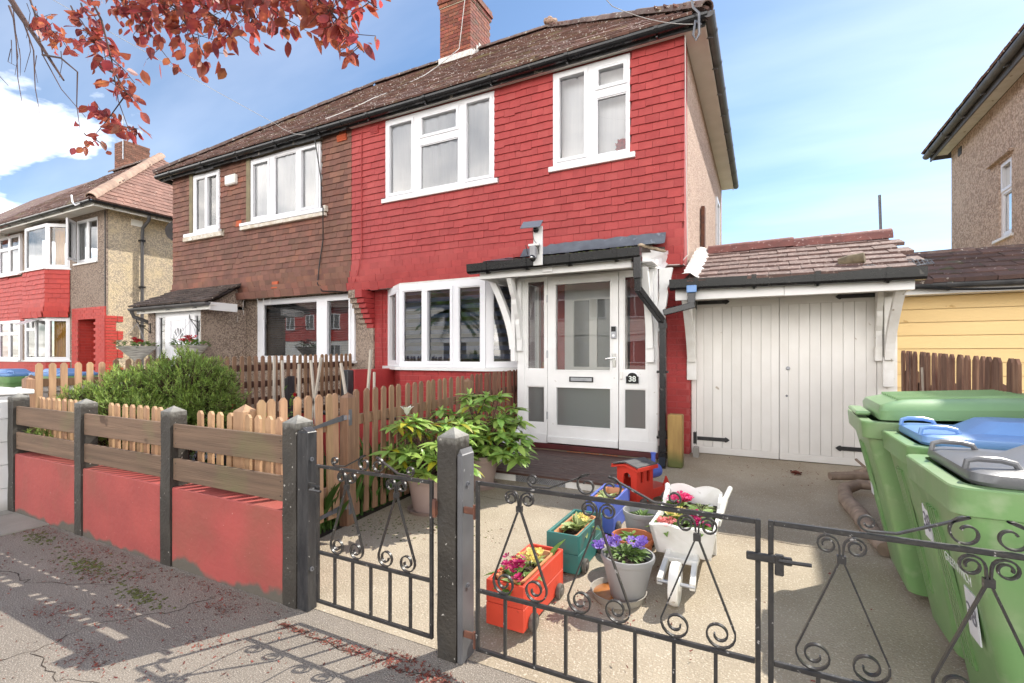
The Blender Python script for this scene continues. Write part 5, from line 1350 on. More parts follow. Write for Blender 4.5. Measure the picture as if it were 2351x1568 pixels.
lr = M().poly([(-20, 5.70, LE), C0, C1, (-20, 8.80, LR)]).poly([C0, C2, C1]).poly([C2, (-20, 11.9, LE), (-20, 8.8, LR), C1]).build('roof', MT['roof_deck'], lh)
LV = Vector((0, LA, LR - LE)); LHn = LV.length
T1 = Pieces('roof_tile', MT['roof_tile_left'], lr, *roof_unit(.20, .03), cap=300)
slope(T1, C0, (0, 1, 0), (-LA, 0, LR - LE), 6.2, LHn, .20, .17, lambda u, v: v * LA / LHn < u < 6.2 - v * LA / LHn, seed=81, jit=.006)
T1.done()
T2 = Pieces('front_roof_tile', MT['roof_tile'], lr, *roof_unit(.20, .03), cap=120, rest='front_roof_tile_field')
slope(T2, (-20, 5.70, LE), (1, 0, 0), LV, 6.12, LHn, .20, .25, lambda u, v: u < 6.12 - v * LA / LHn, seed=82)
T2.done()
half_round(lr, 'hip_tile', 'ridge_left', (C0[0], C0[1], LE + .03), (C1[0], C1[1], LR + .06), .12, .42)
half_round(lr, 'ridge_tile', 'ridge', (C1[0], 8.8, LR + .04), (-20, 8.8, LR + .04), .10, .42)
LC = (-20.25, -19.6, 9.0, 9.8)
lc = M().box(LC[0] + .012, LC[1] - .012, LC[2] + .012, LC[3] - .012, 7.2, 8.74).build('chimney', MT['mortar'], lh)
CB = Pieces('brick', MT['left_chim_brick'], lc, *UB)
for (O, U, N, L, sd) in (((LC[0], LC[2] + .012, 7.2), (1, 0, 0), (0, -1, 0), LC[1] - LC[0], 1), ((LC[1] - .012, LC[2], 7.2), (0, 1, 0), (1, 0, 0), LC[3] - LC[2], 2)):
    bricks(CB, O, U, N, L, 1.58, seed=sd + 90, start=sd % 2, proud=.012)
CB.done()
f2 = M()
for i in range(8): f2.box(LC[1] - .005, LC[1] + .02, 9.0 + .1 * i, 9.11 + .1 * i, 7.2, 7.62 + .05 * ((i * 7) % 3) - .02 * i)
f2.build('chimney_flashing', MT['lime'], lc)
M().tube([(-19.62, 8.97, 8.1), (-19.62, 8.97, 9.6)], .02, 5).build('aerial_mast', MT['steel'], lh)
dp = M().tube([(-13.92, 6.94, 4.90), (-13.95, 6.94, 4.78), (-14.22, 6.94, 4.62), (-14.25, 6.94, 4.45), (-14.25, 6.94, .2)], .038, 10)
dp.build('downpipe', MT['gutter_grey'], lh, smooth=True)
for z in (4.3, 3.1, 2.1, 1.5): M().box(-14.31, -14.20, 6.88, 7.0, z - .02, z + .02).build('pipe_clip', MT['black'], lh)
M().box(-14.315, -14.305, 6.72, 6.98, 4.66, 4.82).build('air_brick', MT['soffit'], lh)
hk = M().tube([(-14.3, 5.66, 4.92), (-14.35, 5.6, 4.86), (-14.45, 5.58, 4.95), (-14.5, 5.58, 5.12)], .018, 5); hk.build('wire_hook', MT['upvc'], lh)
# its other half
l2 = thing('semi_detached_house', 'red tiled half house with leaded windows cut off by the left edge', 'house', (-22, 6.2, .19))
w = M().holed(-25.5, -19.905, .1, 4.98, [(-20.5, -19.05, 3.7, 4.8)], LF, LF + .2, XZ); w.build('front_wall', MT['left_red_joint'], l2)
LT = Pieces('wall_tile', MT['left_red'], l2, *tile_unit(.125, .014), cap=120)
hang(LT, -22.5, -19.905, 2.34, 4.9, LF - .01, .125, .18, [(-21.6, -19.9, 3.68, 4.86)], seed=83); hang(LT, -19.9, -18.42, 2.34, 3.6, LF - .01, .125, .18, [], seed=84)
LT.done()
for (z0, z1) in ((3.70, 4.86), (1.20, 2.36)):
    window(l2, -20.5, -19.03, z0, z1, LF - .06, [(-20.42, -19.82, z0 + .08, z1 - .42), (-20.42, -19.82, z1 - .35, z1 - .07), (-19.70, -19.11, z0 + .08, z1 - .42), (-19.70, -19.11, z1 - .35, z1 - .07)], curtain=[(-20.4, -19.1, z0, z1, 'curtain', .01)], cd=.25)
M().box(-20.6, -18.95, LF - .12, LF - .06, 3.655, 3.698).build('sill', MT['white'], l2); M().box(-20.6, -18.95, LF - .12, LF - .06, 1.155, 1.198).build('sill', MT['white'], l2)
M().box(-25.5, -18.45, LF - .09, LF - .012, .1, 1.15).build('lower_wall', MT['left_red'], l2)
M().poly([(-26, 5.70, LE), (-20.005, 5.70, LE), (-20.005, 8.8, LR), (-26, 8.8, LR)]).build('roof', MT['roof_tile'], l2, fix=False)
M().box(-26, -20.005, 5.78, LF, 4.86, 4.97).build('fascia', MT['soffit'], l2)
gutter(l2, (-26, 5.72, 4.95), (-20.01, 5.72, 4.95), .058, 'gutter', 4)

# ---------------------------------------------------------------- street boundary: posts, red panels, boards
bw = thing('boundary_wall', 'low red painted panel wall with black concrete posts and weathered boards along the footway', 'wall', (-4.0, 1.85, 0))
def conc_post(parent, name, x0, x1, y0, y1, z0, z1, tip, m='post', chips=True):
    s = M(); n = 6; vs = []; rr = random.Random(int(x0 * 1000))
    for k in range(n + 1):
        z = z0 + (z1 - z0) * k / n; j = .004 if k not in (0, n) else .002
        for (a, b) in ((x0, y0), (x1, y0), (x1, y1), (x0, y1)):
            vs.append((a + rr.uniform(-j, j), b + rr.uniform(-j, j), z))
    vs.append(((x0 + x1) / 2, (y0 + y1) / 2, z1 + tip)); fs = []
    for k in range(n):
        for i in range(4):
            j = (i + 1) % 4; fs.append((k * 4 + i, k * 4 + j, k * 4 + 4 + j, k * 4 + 4 + i))
    for i in range(4): fs.append((n * 4 + i, n * 4 + (i + 1) % 4, len(vs) - 1))
    return s.raw(vs, fs).build(name, MT[m], parent)
PXS = [(-5.80, -5.69), (-4.62, -4.515), (-3.47, -3.362)]
for (a, b) in PXS: conc_post(bw, 'post', a, b, 1.795, 1.90, -.03, .985, .035)
spans = [(-5.686, -4.624), (-4.511, -3.474), (-3.358, -2.312)]
for (a, b) in spans:
    p = M(); n = 14; top = [(a + (b - a) * i / n) for i in range(n + 1)]
    p.box(a, b, 1.803, 1.955, -.03, .505, c=.006); p.build('wall_panel', MT['wall_red'], bw)
    for (z0, z1) in ((.756, .910), (.550, .688)):
        q = M().box(a - .002, b + .002, 1.812, 1.834, z0 + R.uniform(-.003, .003), z1 + R.uniform(-.003, .003), c=.003); o = q.build('board', MT['board'], bw)
        for xx in (a + .03, b - .03):
            for zz in (z0 + .03, z1 - .03): M().blob((xx, 1.8105, zz), .004, .002, .004, 6, 3).build('nail', MT['black_iron'], o)

def gate_post(label, x0, x1, bx0, bx1, by0, by1, ztop, holes, lm):
    gp = thing('gate_post', label, 'gate post', ((x0 + x1) / 2, 1.8, 0), group=None)
    conc_post(gp, 'shaft', x0, x1, 1.797, 1.91, -.03, .985, .04)
    b = M(); b.box(bx0, bx1, by0, by1, .0, ztop, c=.004)
    b.prism([(bx0 + .004, ztop), (bx1 - .004, ztop), ((bx0 + bx1) / 2, ztop + .022)], 'y', by0 + .004, by1 - .004)
    bt = b.build('batten', MT[lm], gp)
    for z in holes:
        M().lathe([(.012, 0), (.012, .006), (.006, .006), (.006, .001), (0, .001)], 10).build('bolt', MT['strap'], bt, local=True).matrix_local = Matrix.Translation(Vector((bx1, (by0 + by1) / 2 - .005, z)) - gp.location) @ Matrix.Rotation(PI / 2, 4, 'Y')
    return gp
g1 = gate_post('black concrete gate post at the end of the red wall with a black timber batten', -2.308, -2.203, -2.199, -2.120, 1.80, 1.865, .945, (.80, .22), 'post_timber')
g2 = gate_post('chipped black gate post with a pale top between the small gate and the drive gates', -1.288, -1.192, -1.188, -1.160, 1.80, 1.90, .915, (.78, .33), 'metal_post')
hb = M().box(-1.1595, -1.088, 1.805, 1.818, .66, .69, c=.004); hb.tube([(-1.09, 1.79, .65), (-1.09, 1.79, .71)], .008, 6); hb.build('hinge', MT['rust'], g2)
hb = M().box(-1.1595, -1.088, 1.805, 1.818, .12, .15, c=.004); hb.tube([(-1.09, 1.79, .10), (-1.09, 1.79, .17)], .008, 6); hb.build('hinge', MT['rust'], g2)
hb = M().tube([(-1.296, 1.785, .63), (-1.296, 1.785, .71)], .010, 6); hb.box(-1.302, -1.286, 1.775, 1.795, .64, .70); hb.build('hinge', MT['rust'], g2)

# ---------------------------------------------------------------- wrought iron gates
def spiral(cx, cz, r0, r1, a0, a1, n=22):
    return [(cx + (r0 + (r1 - r0) * i / n) * math.cos(a0 + (a1 - a0) * i / n), cz + (r0 + (r1 - r0) * i / n) * math.sin(a0 + (a1 - a0) * i / n)) for i in range(n + 1)]
def lyre(s, x, y, zt, zb, hw, s_=1.0):
    """two flat bars that lean together under the top rail and curl at both ends"""
    for k in (-1, 1):
        rt = .031 * s_; rb = .046 * s_
        ct = (x + k * (rt + .006), zt - rt - .002); cb = (x + k * (hw), zb + rb + .003)
        top = spiral(ct[0], ct[1], .012, rt, math.radians(200 if k < 0 else -20) , math.radians(200 + 0 - 560 if k < 0 else -20 + 560))
        # ends on the side facing the middle, heading down
        bot = spiral(cb[0], cb[1], rb, .015, 0, 0)
        a_s = math.radians(165 if k < 0 else 15); sgn = 1 if k < 0 else -1
        bot = spiral(cb[0], cb[1], rb * 1.12, .014, a_s, a_s + sgn * math.radians(560), 26)
        s.ribbon(top + [(x + k * .0035, zt - .075)] + bot, y, .013, .0055)
    s.box(x - .012, x + .012, y - .009, y + .009, zt - .085, zt - .062)
def crest(s, xc, y, zr, half, k_):
    """long bar rising from a small curl to a pair of curls at the middle"""
    for k in (-1, 1):
        r = .042 * k_; rs = .026 * k_
        cm = (xc + k * (r + .004), zr + r * .62 + .012)
        co = (xc + k * half, zr + rs + .006)
        mid = spiral(cm[0], cm[1], .014, r * 1.05, math.radians(30 if k > 0 else 150), math.radians(30 + 430 if k > 0 else 150 - 430), 24)
        out = spiral(co[0], co[1], rs, .009, math.radians(-90), math.radians(-90) + (k) * math.radians(430), 18)
        s.ribbon(mid + [(co[0] - k * .07, zr + .010)] + out, y, .013, .0055)
def iron_gate(name, label, x0, x1, y, zb, zm, zt, bars, lyres, cr, s_=1.0, group=None):
    g_ = thing(name, label, 'gate', ((x0 + x1) / 2, y, zb), group=group)
    f = M(); w_ = .016
    f.box(x0, x0 + w_, y - .008, y + .008, zb, zt, c=.002); f.box(x1 - w_, x1, y - .008, y + .008, zb, zt, c=.002)
    for z in (zb, zm, zt - w_): f.box(x0 + w_ + .0005, x1 - w_ - .0005, y - .0075, y + .0075, z, z + w_, c=.002)
    f.build('frame', MT['iron'], g_)
    for x in bars:
        M().box(x - .006, x + .006, y - .006, y + .006, zb + w_ + .0005, zm - .0005).build('bar', MT['iron'], g_)
    for x in lyres:
        q = M(); lyre(q, x, y, zt - w_ - .001, zm + w_ + .001, .069 * s_, s_); q.build('scroll', MT['iron'], g_, smooth=True)
    for (x, h) in cr:
        q = M(); crest(q, x, y, zt, h, s_); q.build('crest_scroll', MT['iron'], g_, smooth=True)
    return g_
pg = iron_gate('garden_gate', 'small black wrought iron garden gate with two scrolls between the gate posts', -2.033, -1.304, 1.785, .085, .335, .79, (-1.905, -1.785, -1.668, -1.55, -1.43), (-1.825, -1.512), [(-1.668, .235)], .9)
lt = M().box(-2.06, -2.0, 1.772, 1.778, .655, .685, c=.003); lt.tube([(-2.03, 1.77, .67), (-2.03, 1.74, .67), (-1.95, 1.735, .672)], .007, 6); lt.box(-2.119, -2.06, 1.805, 1.82, .66, .68); lt.build('latch', MT['iron'], pg)
d1 = iron_gate('drive_gate', 'left leaf of the black wrought iron drive gates with three scrolls', -1.077, -.003, 1.78, .10, .348, .818, (-.938, -.806, -.674, -.54, -.408, -.273, -.138), (-.873, -.545, -.197), [(-.543, .27)], group='wrought iron drive gates')
d2 = iron_gate('drive_gate', 'right leaf of the black wrought iron drive gates in front of the green bins', .018, 1.095, 1.78, .10, .355, .82, (.155, .285, .42, .548, .68, .81, .94), (.215, .551, .885), [(.551, .27)], group='wrought iron drive gates')
lt = M().box(-.045, .085, 1.755, 1.770, .690, .715, c=.003); lt.box(.036, .062, 1.752, 1.771, .655, .72, c=.003); lt.tube([(.05, 1.75, .705), (.07, 1.735, .71), (.135, 1.735, .712)], .006, 6); lt.build('latch', MT['iron'], d2)
rp = thing('gate_post', 'black gate post beyond the right drive gate leaf', 'gate post', (1.17, 1.8, 0))
conc_post(rp, 'shaft', 1.12, 1.23, 1.74, 1.86, -.03, .975, .04)

# ---------------------------------------------------------------- timber picket fences
def picket_unit(w, t, h):
    p = [(-w / 2, 0), (w / 2, 0), (w / 2, h - w * .42), (w * .16, h), (-w * .16, h), (-w / 2, h - w * .42)]
    s = M().prism(p, 'y', -t / 2, t / 2); return s.v, s.f
def fence(name, label, base, m, items, w, t, h, rails, rail_m, posts=(), cap=300):
    f = thing(name, label, 'fence', base)
    PK = Pieces('picket', MT[m], f, *picket_unit(w, t, h), cap=cap)
    for (x, y, z, rz, sc) in items:
        PK.add(trs((x, y, z), (R.uniform(-.012, .012), R.uniform(-.010, .010), rz + R.uniform(-.03, .03)), (1, 1, sc)))
    PK.done()
    for (p0, p1, ww, dd) in rails: M().bar(p0, p1, ww, dd, c=.003).build('rail', MT[rail_m], f)
    for (x, y, z0, z1, ww, mm) in posts:
        q = M().box(x - ww / 2, x + ww / 2, y - ww / 2, y + ww / 2, z0, z1, c=.004)
        q.raw([(x - ww / 2 + .004, y - ww / 2 + .004, z1), (x + ww / 2 - .004, y - ww / 2 + .004, z1), (x + ww / 2 - .004, y + ww / 2 - .004, z1), (x - ww / 2 + .004, y + ww / 2 - .004, z1), (x, y, z1 + ww * .4)], [(0, 1, 4), (1, 2, 4), (2, 3, 4), (3, 0, 4)])
        q.build('post', MT[mm], f)
    return f
its = []
x = -5.64
while x < -2.49:
    if not any(a - .0 < x < b + .02 for a, b in PXS) : its.append((x, 1.945, .25, 0, 1))
    x += .0945
fence('picket_fence', 'short new pine picket fence standing behind the boards of the red wall', (-4.1, 1.95, .2), 'picket_new', its, .048, .017, .735,
      [((-5.66, 1.972, .42), (-2.46, 1.972, .42), .032, .05), ((-5.66, 1.972, .79), (-2.46, 1.972, .79), .032, .05)], 'picket_new', [(-2.90, 1.99, .0, 1.0, .10, 'picket_new')])
# gate and fence along the drive
its = [(-2.83, y, .14, PI / 2, 1.0) for y in (2.05, 2.12, 2.215, 2.312, 2.41, 2.515, 2.61, 2.665)]
pk = fence('picket_gate', 'little pine picket gate with two grey strap hinges beside the drive', (-2.83, 2.4, .1), 'picket_new', its, .054, .016, .925,
      [((-2.855, 2.03, .34), (-2.855, 2.70, .34), .03, .07), ((-2.855, 2.03, .82), (-2.855, 2.70, .82), .03, .07)], 'picket_mid')
pk['category'] = 'gate'
for (z, d) in ((.878, .045), (.205, .03)):
    s = M().prism([(2.44, z - d - .010), (2.44, z - d + .010), (2.735, z + .022), (2.735, z - .022)], 'x', -2.818, -2.812); s.box(-2.780, -2.772, 2.735, 2.765, z - .06, z + .06); s.bar((-2.812, 2.72, z), (-2.776, 2.75, z), .03, .035)
    s.build('strap_hinge', MT['strap'], pk)
its = []; y = 2.87
while y < 4.42: its.append((-2.83, y, .10 + .012 * (y - 2.8), PI / 2, 1 + .03 * (y - 2.8) / 1.6)); y += .1015
fence('picket_fence', 'brown picket fence between the front garden and the drive', (-2.83, 3.6, .08), 'picket_mid', its, .053, .016, .98,
      [((-2.855, 2.8, .37), (-2.855, 4.46, .40), .035, .08), ((-2.855, 2.8, .84), (-2.855, 4.46, .88), .035, .08)], 'picket_mid', [(-2.82, 2.77, .0, 1.03, .088, 'picket_mid'), (-2.83, 4.50, .0, 1.07, .085, 'picket_mid')])
its = []; y = 4.60
while y < 5.72: its.append((-2.83, y, .15, PI / 2, 1 + .02 * (y - 4.6))); y += .092
fence('picket_fence', 'dark stained picket fence panel next to the white porch', (-2.83, 5.1, .12), 'picket_dark', its, .052, .016, .99,
      [((-2.855, 4.55, .45), (-2.855, 5.8, .47), .035, .08), ((-2.855, 4.55, .88), (-2.855, 5.8, .92), .035, .08)], 'rail')
its = []; y = 2.055
while y < 2.62: its.append((-5.98, y, .32, PI / 2, 1.0 + .012 * (y - 2))); y += .098
fence('picket_fence', 'light pine pickets above the shrub at the left end of the garden', (-5.98, 2.3, .1), 'picket_new', its, .052, .018, .955,
      [((-6.02, 2.0, z), (-6.02, 2.66, z), .03, .075) for z in (1.09, .85, .6)], 'picket_mid', [(-6.02, 2.02, .0, 1.13, .10, 'picket_mid')])
its = []; y = 2.68
while y < 6.0: its.append((-5.98, y, .33 + .014 * (y - 2.6), PI / 2, 1.0 + .026 * (y - 2.6) / 3.4)); y += .0985
fence('picket_fence', 'long brown picket fence with dark rails dividing the two front gardens', (-5.98, 4.3, .15), 'picket_mid', its, .049, .018, .975,
      [((-6.02, 2.64, z), (-6.02, 6.03, z + .06), .03, .085) for z in (1.15, .93, .71, .49)], 'rail', [(-6.03, 3.9, .0, 1.18, .09, 'rail'), (-6.03, 5.2, .0, 1.2, .09, 'rail')])
its = []; y = 2.2
while y < 5.86:
    its.append((1.19, y, .13 + .02 * (y - 2), PI / 2, 1.0 + .006 * (y - 2))); y += .098 if y < 4.55 else .086
rfen = fence('picket_fence', 'weathered brown picket fence behind the bins in front of the yellow garage', (1.19, 4.0, .1), 'picket_right', its, .070, .014, 1.16,
      [((1.225, 2.1, z), (1.225, 5.9, z + .07), .03, .09) for z in (.45, 1.0)], 'rail', [(1.235, 3.85, .0, 1.16, .09, 'picket_dark'), (1.235, 5.72, .0, 1.2, .09, 'picket_dark'), (1.235, 4.75, .0, 1.14, .09, 'picket_dark')])
M().bar((1.16, 4.95, .45), (1.15, 5.02, 1.25), .012, .012).build('cane', MT['stake'], rfen)
# white wall at the far left
ww = thing('white_wall', 'white painted block wall with a coping cut by the left edge', 'wall', (-7, 1.85, 0))
WB = Pieces('block', MT['white_wall'], ww, *UB)
for r in range(5):
    xx = -5.815 - (.2 if r % 2 else 0)
    if r % 2: WB.add(trs((-5.815 - .1, 1.845, .1 + .2 * r), (0, 0, 0), (.195, .19, .195)))
    while xx > -8.6:
        WB.add(trs((xx - .2, 1.845 + R.uniform(-.002, .002), .1 + .2 * r), (0, 0, 0), (.394, .19, .194))); xx -= .4
for r in range(5):
    for k in range(5):
        WB.add(trs((-6.12, 2.15 + .4 * k, .1 + .2 * r), (0, 0, 0), (.15, .394, .194)))
WB.done()
c = M().box(-8.7, -5.795, 1.72, 1.97, 1.002, 1.045, c=.008); c.box(-6.23, -6.02, 1.971, 4.0, 1.002, 1.05, c=.008); c.build('coping', MT['white_wall'], ww)

# ---------------------------------------------------------------- garden things behind the pickets
lw = thing('low_wall', 'low dark red rendered wall stub with a black end post in the front garden', 'wall', (-5.0, 5.4, .15))
M().box(-5.06, -4.97, 5.0, 6.0, .1, 1.15, c=.01).build('wall_panel', MT['red_brick'], lw)
M().box(-5.10, -4.975, 4.88, 4.998, .1, 1.145, c=.01).build('post', MT['post_timber'], lw)
bed = thing('raised_bed', 'low red painted raised bed edge across the front garden', 'planter', (-4.3, 4.3, .1))
M().box(-5.2, -2.95, 4.3, 4.38, .08, .62, c=.01).build('edge', MT['red_brick'], bed); M().box(-5.2, -2.95, 4.29, 4.40, .621, .65, c=.006).build('coping', MT['black'], bed)
def stake(lab, p0, p1, w_=.026, m='stake'):
    o = M().bar(p0, p1, w_, w_, c=.002).build('garden_stake', MT[m]); tag(o, lab, 'stake', 'stakes in the front garden')
stake('upright pale stake in front of the black garden post', (-5.285, 4.0, .2), (-5.285, 4.0, 1.335))
stake('pale stake just right of the black garden post', (-5.10, 4.0, .2), (-5.14, 4.0, 1.285))
stake('short pinkish stake standing upright amid the divider fence', (-4.85, 4.0, .2), (-4.85, 4.0, 1.245))
stake('stake leaning left above the picket gate', (-4.52, 4.0, .2), (-4.65, 4.0, 1.29))
stake('stake leaning right above the picket gate', (-4.72, 4.0, .2), (-4.485, 4.0, 1.32))
stake('stake leaning left beside the low red wall', (-3.95, 4.0, .2), (-4.178, 4.0, 1.26))
stake('tall stake leaning right in front of the low red wall', (-3.85, 4.0, .2), (-3.738, 4.0, 1.407))
stake('short stake against the red brick beside the bay', (-3.70, 4.0, .2), (-3.69, 4.0, 1.168), .022)
bp = M().box(-5.27, -5.17, 4.1, 4.2, .1, 1.03); bp.prism([(-5.27, 1.03), (-5.17, 1.03), (-5.17, 1.09)], 'y', 4.1, 4.2)
tag(bp.build('garden_post', MT['post_timber']), 'slant-topped black post standing among stakes in the front garden', 'post')
# wooden stub beside the garage
stb = M().box(-.885, -.735, 5.33, 5.46, .17, .725, c=.01)
tag(stb.build('timber_post', MT['stub']), 'short yellowish timber post stub between the downpipe and the garage', 'post')
M_ = M().box(-.70, -.64, 5.9, 6.0, .18, .30, c=.006); tag(M_.build('brick_offcut', MT['kerb']), 'small grey block on the ground by the garage door frame', 'block')

# ---------------------------------------------------------------- deck
dk = thing('deck', 'low brown grooved deck step with a white front and a perforated vent', 'deck', (-1.9, 4.8, .1))
DB = Pieces('deck_board', MT['deck'], dk, cbox(.5, .5, .5, .02)[0], cbox(.5, .5, .5, .02)[1])
yy = 4.235; zt = .212
for k in range(13):
    DB.add(trs((-1.86 + .02 * (k % 2), yy + .046, zt - .011), (R.uniform(-.008, .008), 0, 0), (1.64, .0855, .022)), .15); yy += .0925
DB.done()
for (a, b, m) in ((-2.66, -2.135, 'white_worn'), (-1.62, -1.03, 'white_worn')):
    M().box(a, b, 4.262, 4.28, .115, .188, c=.002).build('fascia', MT[m], dk)
v = M(); nx, nz = 26, 6
v.holed(-2.13, -1.625, .115, .188, [(-2.12 + .0188 * i + (.0094 if j % 2 else 0), -2.12 + .0188 * i + (.0094 if j % 2 else 0) + .009, .121 + .0122 * j, .121 + .0122 * j + .0075) for i in range(26) for j in range(5) if -2.12 + .0188 * i + .02 < -1.628], 4.262, 4.265, XZ)
v.build('vent_plate', MT['steel'], dk)
M().box(-2.66, -1.03, 4.30, 5.46, .06, .185).build('frame', MT['black'], dk)

# ---------------------------------------------------------------- wheelie bins
def rrect(cx, cy, hx, hy, r, n=4):
    out = []
    for (sx, sy, a0) in ((1, 1, 0), (-1, 1, 90), (-1, -1, 180), (1, -1, 270)):
        for i in range(n + 1):
            a = math.radians(a0 + 90 * i / n); out.append((cx + sx * (hx - r) + r * math.cos(a), cy + sy * (hy - r) + r * math.sin(a)))
    return out
def loft(s, secs, cap0=True, cap1=True):
    vs = []; fs = []; n = len(secs[0][0])
    for (pl, z) in secs:
        vs += [(a, b, z(a, b) if callable(z) else z) for a, b in pl]
    for k in range(len(secs) - 1):
        for i in range(n):
            j = (i + 1) % n; fs.append((k * n + i, k * n + j, k * n + n + j, k * n + n + i))
    if cap0: fs.append(tuple(range(n - 1, -1, -1)))
    if cap1: fs.append(tuple(range((len(secs) - 1) * n, len(secs) * n)))
    return s.raw(vs, fs)
def wheelie(label, loc, rot, W, D, H, lid, style, group='wheelie bins on the drive'):
    """front is local -y; the origin is the middle of the base"""
    t = thing('wheelie_bin', label, 'bin', loc, rot, group)
    hw, hd = W / 2, D / 2; b = M()
    loft(b, [(rrect(0, .05, hw * .76, hd * .62, .05), .055), (rrect(0, .045, hw * .80, hd * .68, .05), .20), (rrect(0, .025, hw * .88, hd * .82, .05), H * .62), (rrect(0, .0, hw * .945, hd * .93, .05), H - .085)], True, False)
    b.build('body', MT['bin_green'], t, smooth=True, local=True)
    rib = M(); fy = lambda z: -(hd * (.68 + .25 * (z - .2) / (H - .285)) - (.045 - .045 * (z - .2) / (H - .285))) - .001
    for k in range(4):
        x = hw * (-.44 + .11 * k); zz = [.22, .40, .58, .76]
        for q0, q1 in zip(zz[:-1], zz[1:]): rib.bar((x * (.84 + .13 * q0), fy(q0), q0), (x * (.84 + .13 * q1), fy(q1), q1), .016, .012)
    rib.build('rib', MT['bin_green'], t, local=True)
    rm = M()
    loft(rm, [(rrect(0, 0, hw * .93, hd * .92, .05), H - .09), (rrect(0, 0, hw * .985, hd * .985, .05), H - .085), (rrect(0, 0, hw, hd, .05), H - .005), (rrect(0, 0, hw - .004, hd - .004, .05), H), (rrect(0, 0, hw - .05, hd - .05, .04), H), (rrect(0, 0, hw - .055, hd - .055, .04), H - .03)], False, False)
    for (x, y, dx, dy) in ((-hw * .62, -hd * .93, 0, 1), (hw * .62, -hd * .93, 0, 1), (hw * .93, -hd * .4, -1, 0), (hw * .93, hd * .4, -1, 0), (-hw * .93, -hd * .4, 1, 0), (-hw * .93, hd * .4, 1, 0)):
        p = [(0, 0), (.075, -.16), (.065, -.16), (0, -.03)]
        tri = [(x, y, H - .088), (x + dx * .085, y + dy * .085, H - .26), (x + dx * .10, y + dy * .10, H - .088)]
        e = Vector((dy, dx, 0)) * .006
        rm.raw([tuple(Vector(q) + e) for q in tri] + [tuple(Vector(q) - e) for q in tri], [(0, 1, 2), (5, 4, 3), (0, 3, 4, 1), (1, 4, 5, 2), (2, 5, 3, 0)])
    rm.build('rim', MT['bin_green'], t, smooth=True, local=True)
    l = M(); z = H + .002
    if style == 'flat':
        l_ = [(rrect(0, .02, hw - .035, hd - .045, .06), z), (rrect(0, .02, hw - .028, hd - .038, .06), z + .012), (rrect(0, .02, hw - .032, hd - .042, .06), z + .036), (rrect(0, .02, hw - .05, hd - .06, .06), z + .043),
              (rrect(0, .08, hw * .52, hd - .15, .06), z + .050), (rrect(0, .10, hw * .40, hd - .20, .05), z + .095), (rrect(0, .10, hw * .35, hd - .24, .05), z + .099)]
        loft(l, l_); lo = l.build('lid', MT[lid], t, smooth=True, local=True)
        for sx in (-1, 1):
            h = M(); x = sx * hw * .60; pts = [(x - .035, -hd + .13, z + .035), (x - .030, -hd + .125, z + .062), (x - .015, -hd + .12, z + .070), (x + .015, -hd + .12, z + .070), (x + .030, -hd + .125, z + .062), (x + .035, -hd + .13, z + .035)]
            pts = [(x + (p[0] - x) * 0 + sx * .0, p[1] + (p[0] - x) * 1.9, p[2]) for p in pts]
            h.tube(pts, .0095, 8); h.build('lid_handle', MT[lid], lo, smooth=True, local=True)
    else:
        def tz(dz): return lambda a, b_: z + dz + (b_ + hd) / D * .045
        l_ = [(rrect(0, .03, hw - .03, hd - .05, .04), tz(0)), (rrect(0, .03, hw - .025, hd - .045, .04), tz(.05)), (rrect(0, .03, hw - .045, hd - .055, .05), tz(.075)), (rrect(0, .05, hw - .10, hd - .12, .05), tz(.098)), (rrect(0, .06, hw - .13, hd - .16, .05), tz(.100))]
        loft(l, l_); lo = l.build('lid', MT[lid], t, smooth=True, local=True)
        rb = M()
        for k in range(9):
            x = -hw * .62 + hw * 1.24 * k / 8; rb.bar((x, -hd + .16, z + .104 + .008), (x, hd - .16, z + .1 + .042), .012, .012)
        rb.build('lid_rib', MT[lid], lo, local=True)
        lp = M().box(-hw * .5, hw * .5, -hd - .01, -hd + .06, z + .012, z + .034, c=.008); lp.build('lid_handle', MT[lid], lo, local=True)
    hg = M(); hg.tube([(-hw * .72, hd + .06, H - .02), (hw * .72, hd + .06, H - .02)], .016, 8)
    for sx in (-.72, 0, .72): hg.bar((hw * sx, hd - .01, H - .03), (hw * sx, hd + .06, H - .02), .03, .03)
    hg.build('handle_bar', MT['bin_green'], t, local=True)
    for sx in (-1, 1):
        wv = M().lathe([(.03, -.02), (.10, -.022), (.105, 0), (.10, .022), (.03, .02)], 18).build('wheel', MT['black'], t, smooth=True, local=True)
        wv.location = (sx * hw * .82, hd * .62, .105); wv.rotation_euler = (0, PI / 2, 0)
    return t
gy = gz(2.6)
b1 = wheelie('green wheelie bin with a grey lid and number 38 stickers nearest the gate', (.865, 2.225, gz(2.2)), -PI / 2, .58, .70, .915, 'lid_grey', 'flat')
b2 = wheelie('green wheelie bin with a blue lid between the grey lidded and green lidded bins', (.885, 2.80, gz(2.8)), -PI / 2, .54, .70, .915, 'lid_blue', 'flat')
b3 = wheelie('taller all green wheelie bin with a green lid nearest the garage', (.88, 3.39, gz(3.4)), -PI / 2 - .035, .70, .82, .925, 'lid_green', 'ribbed')
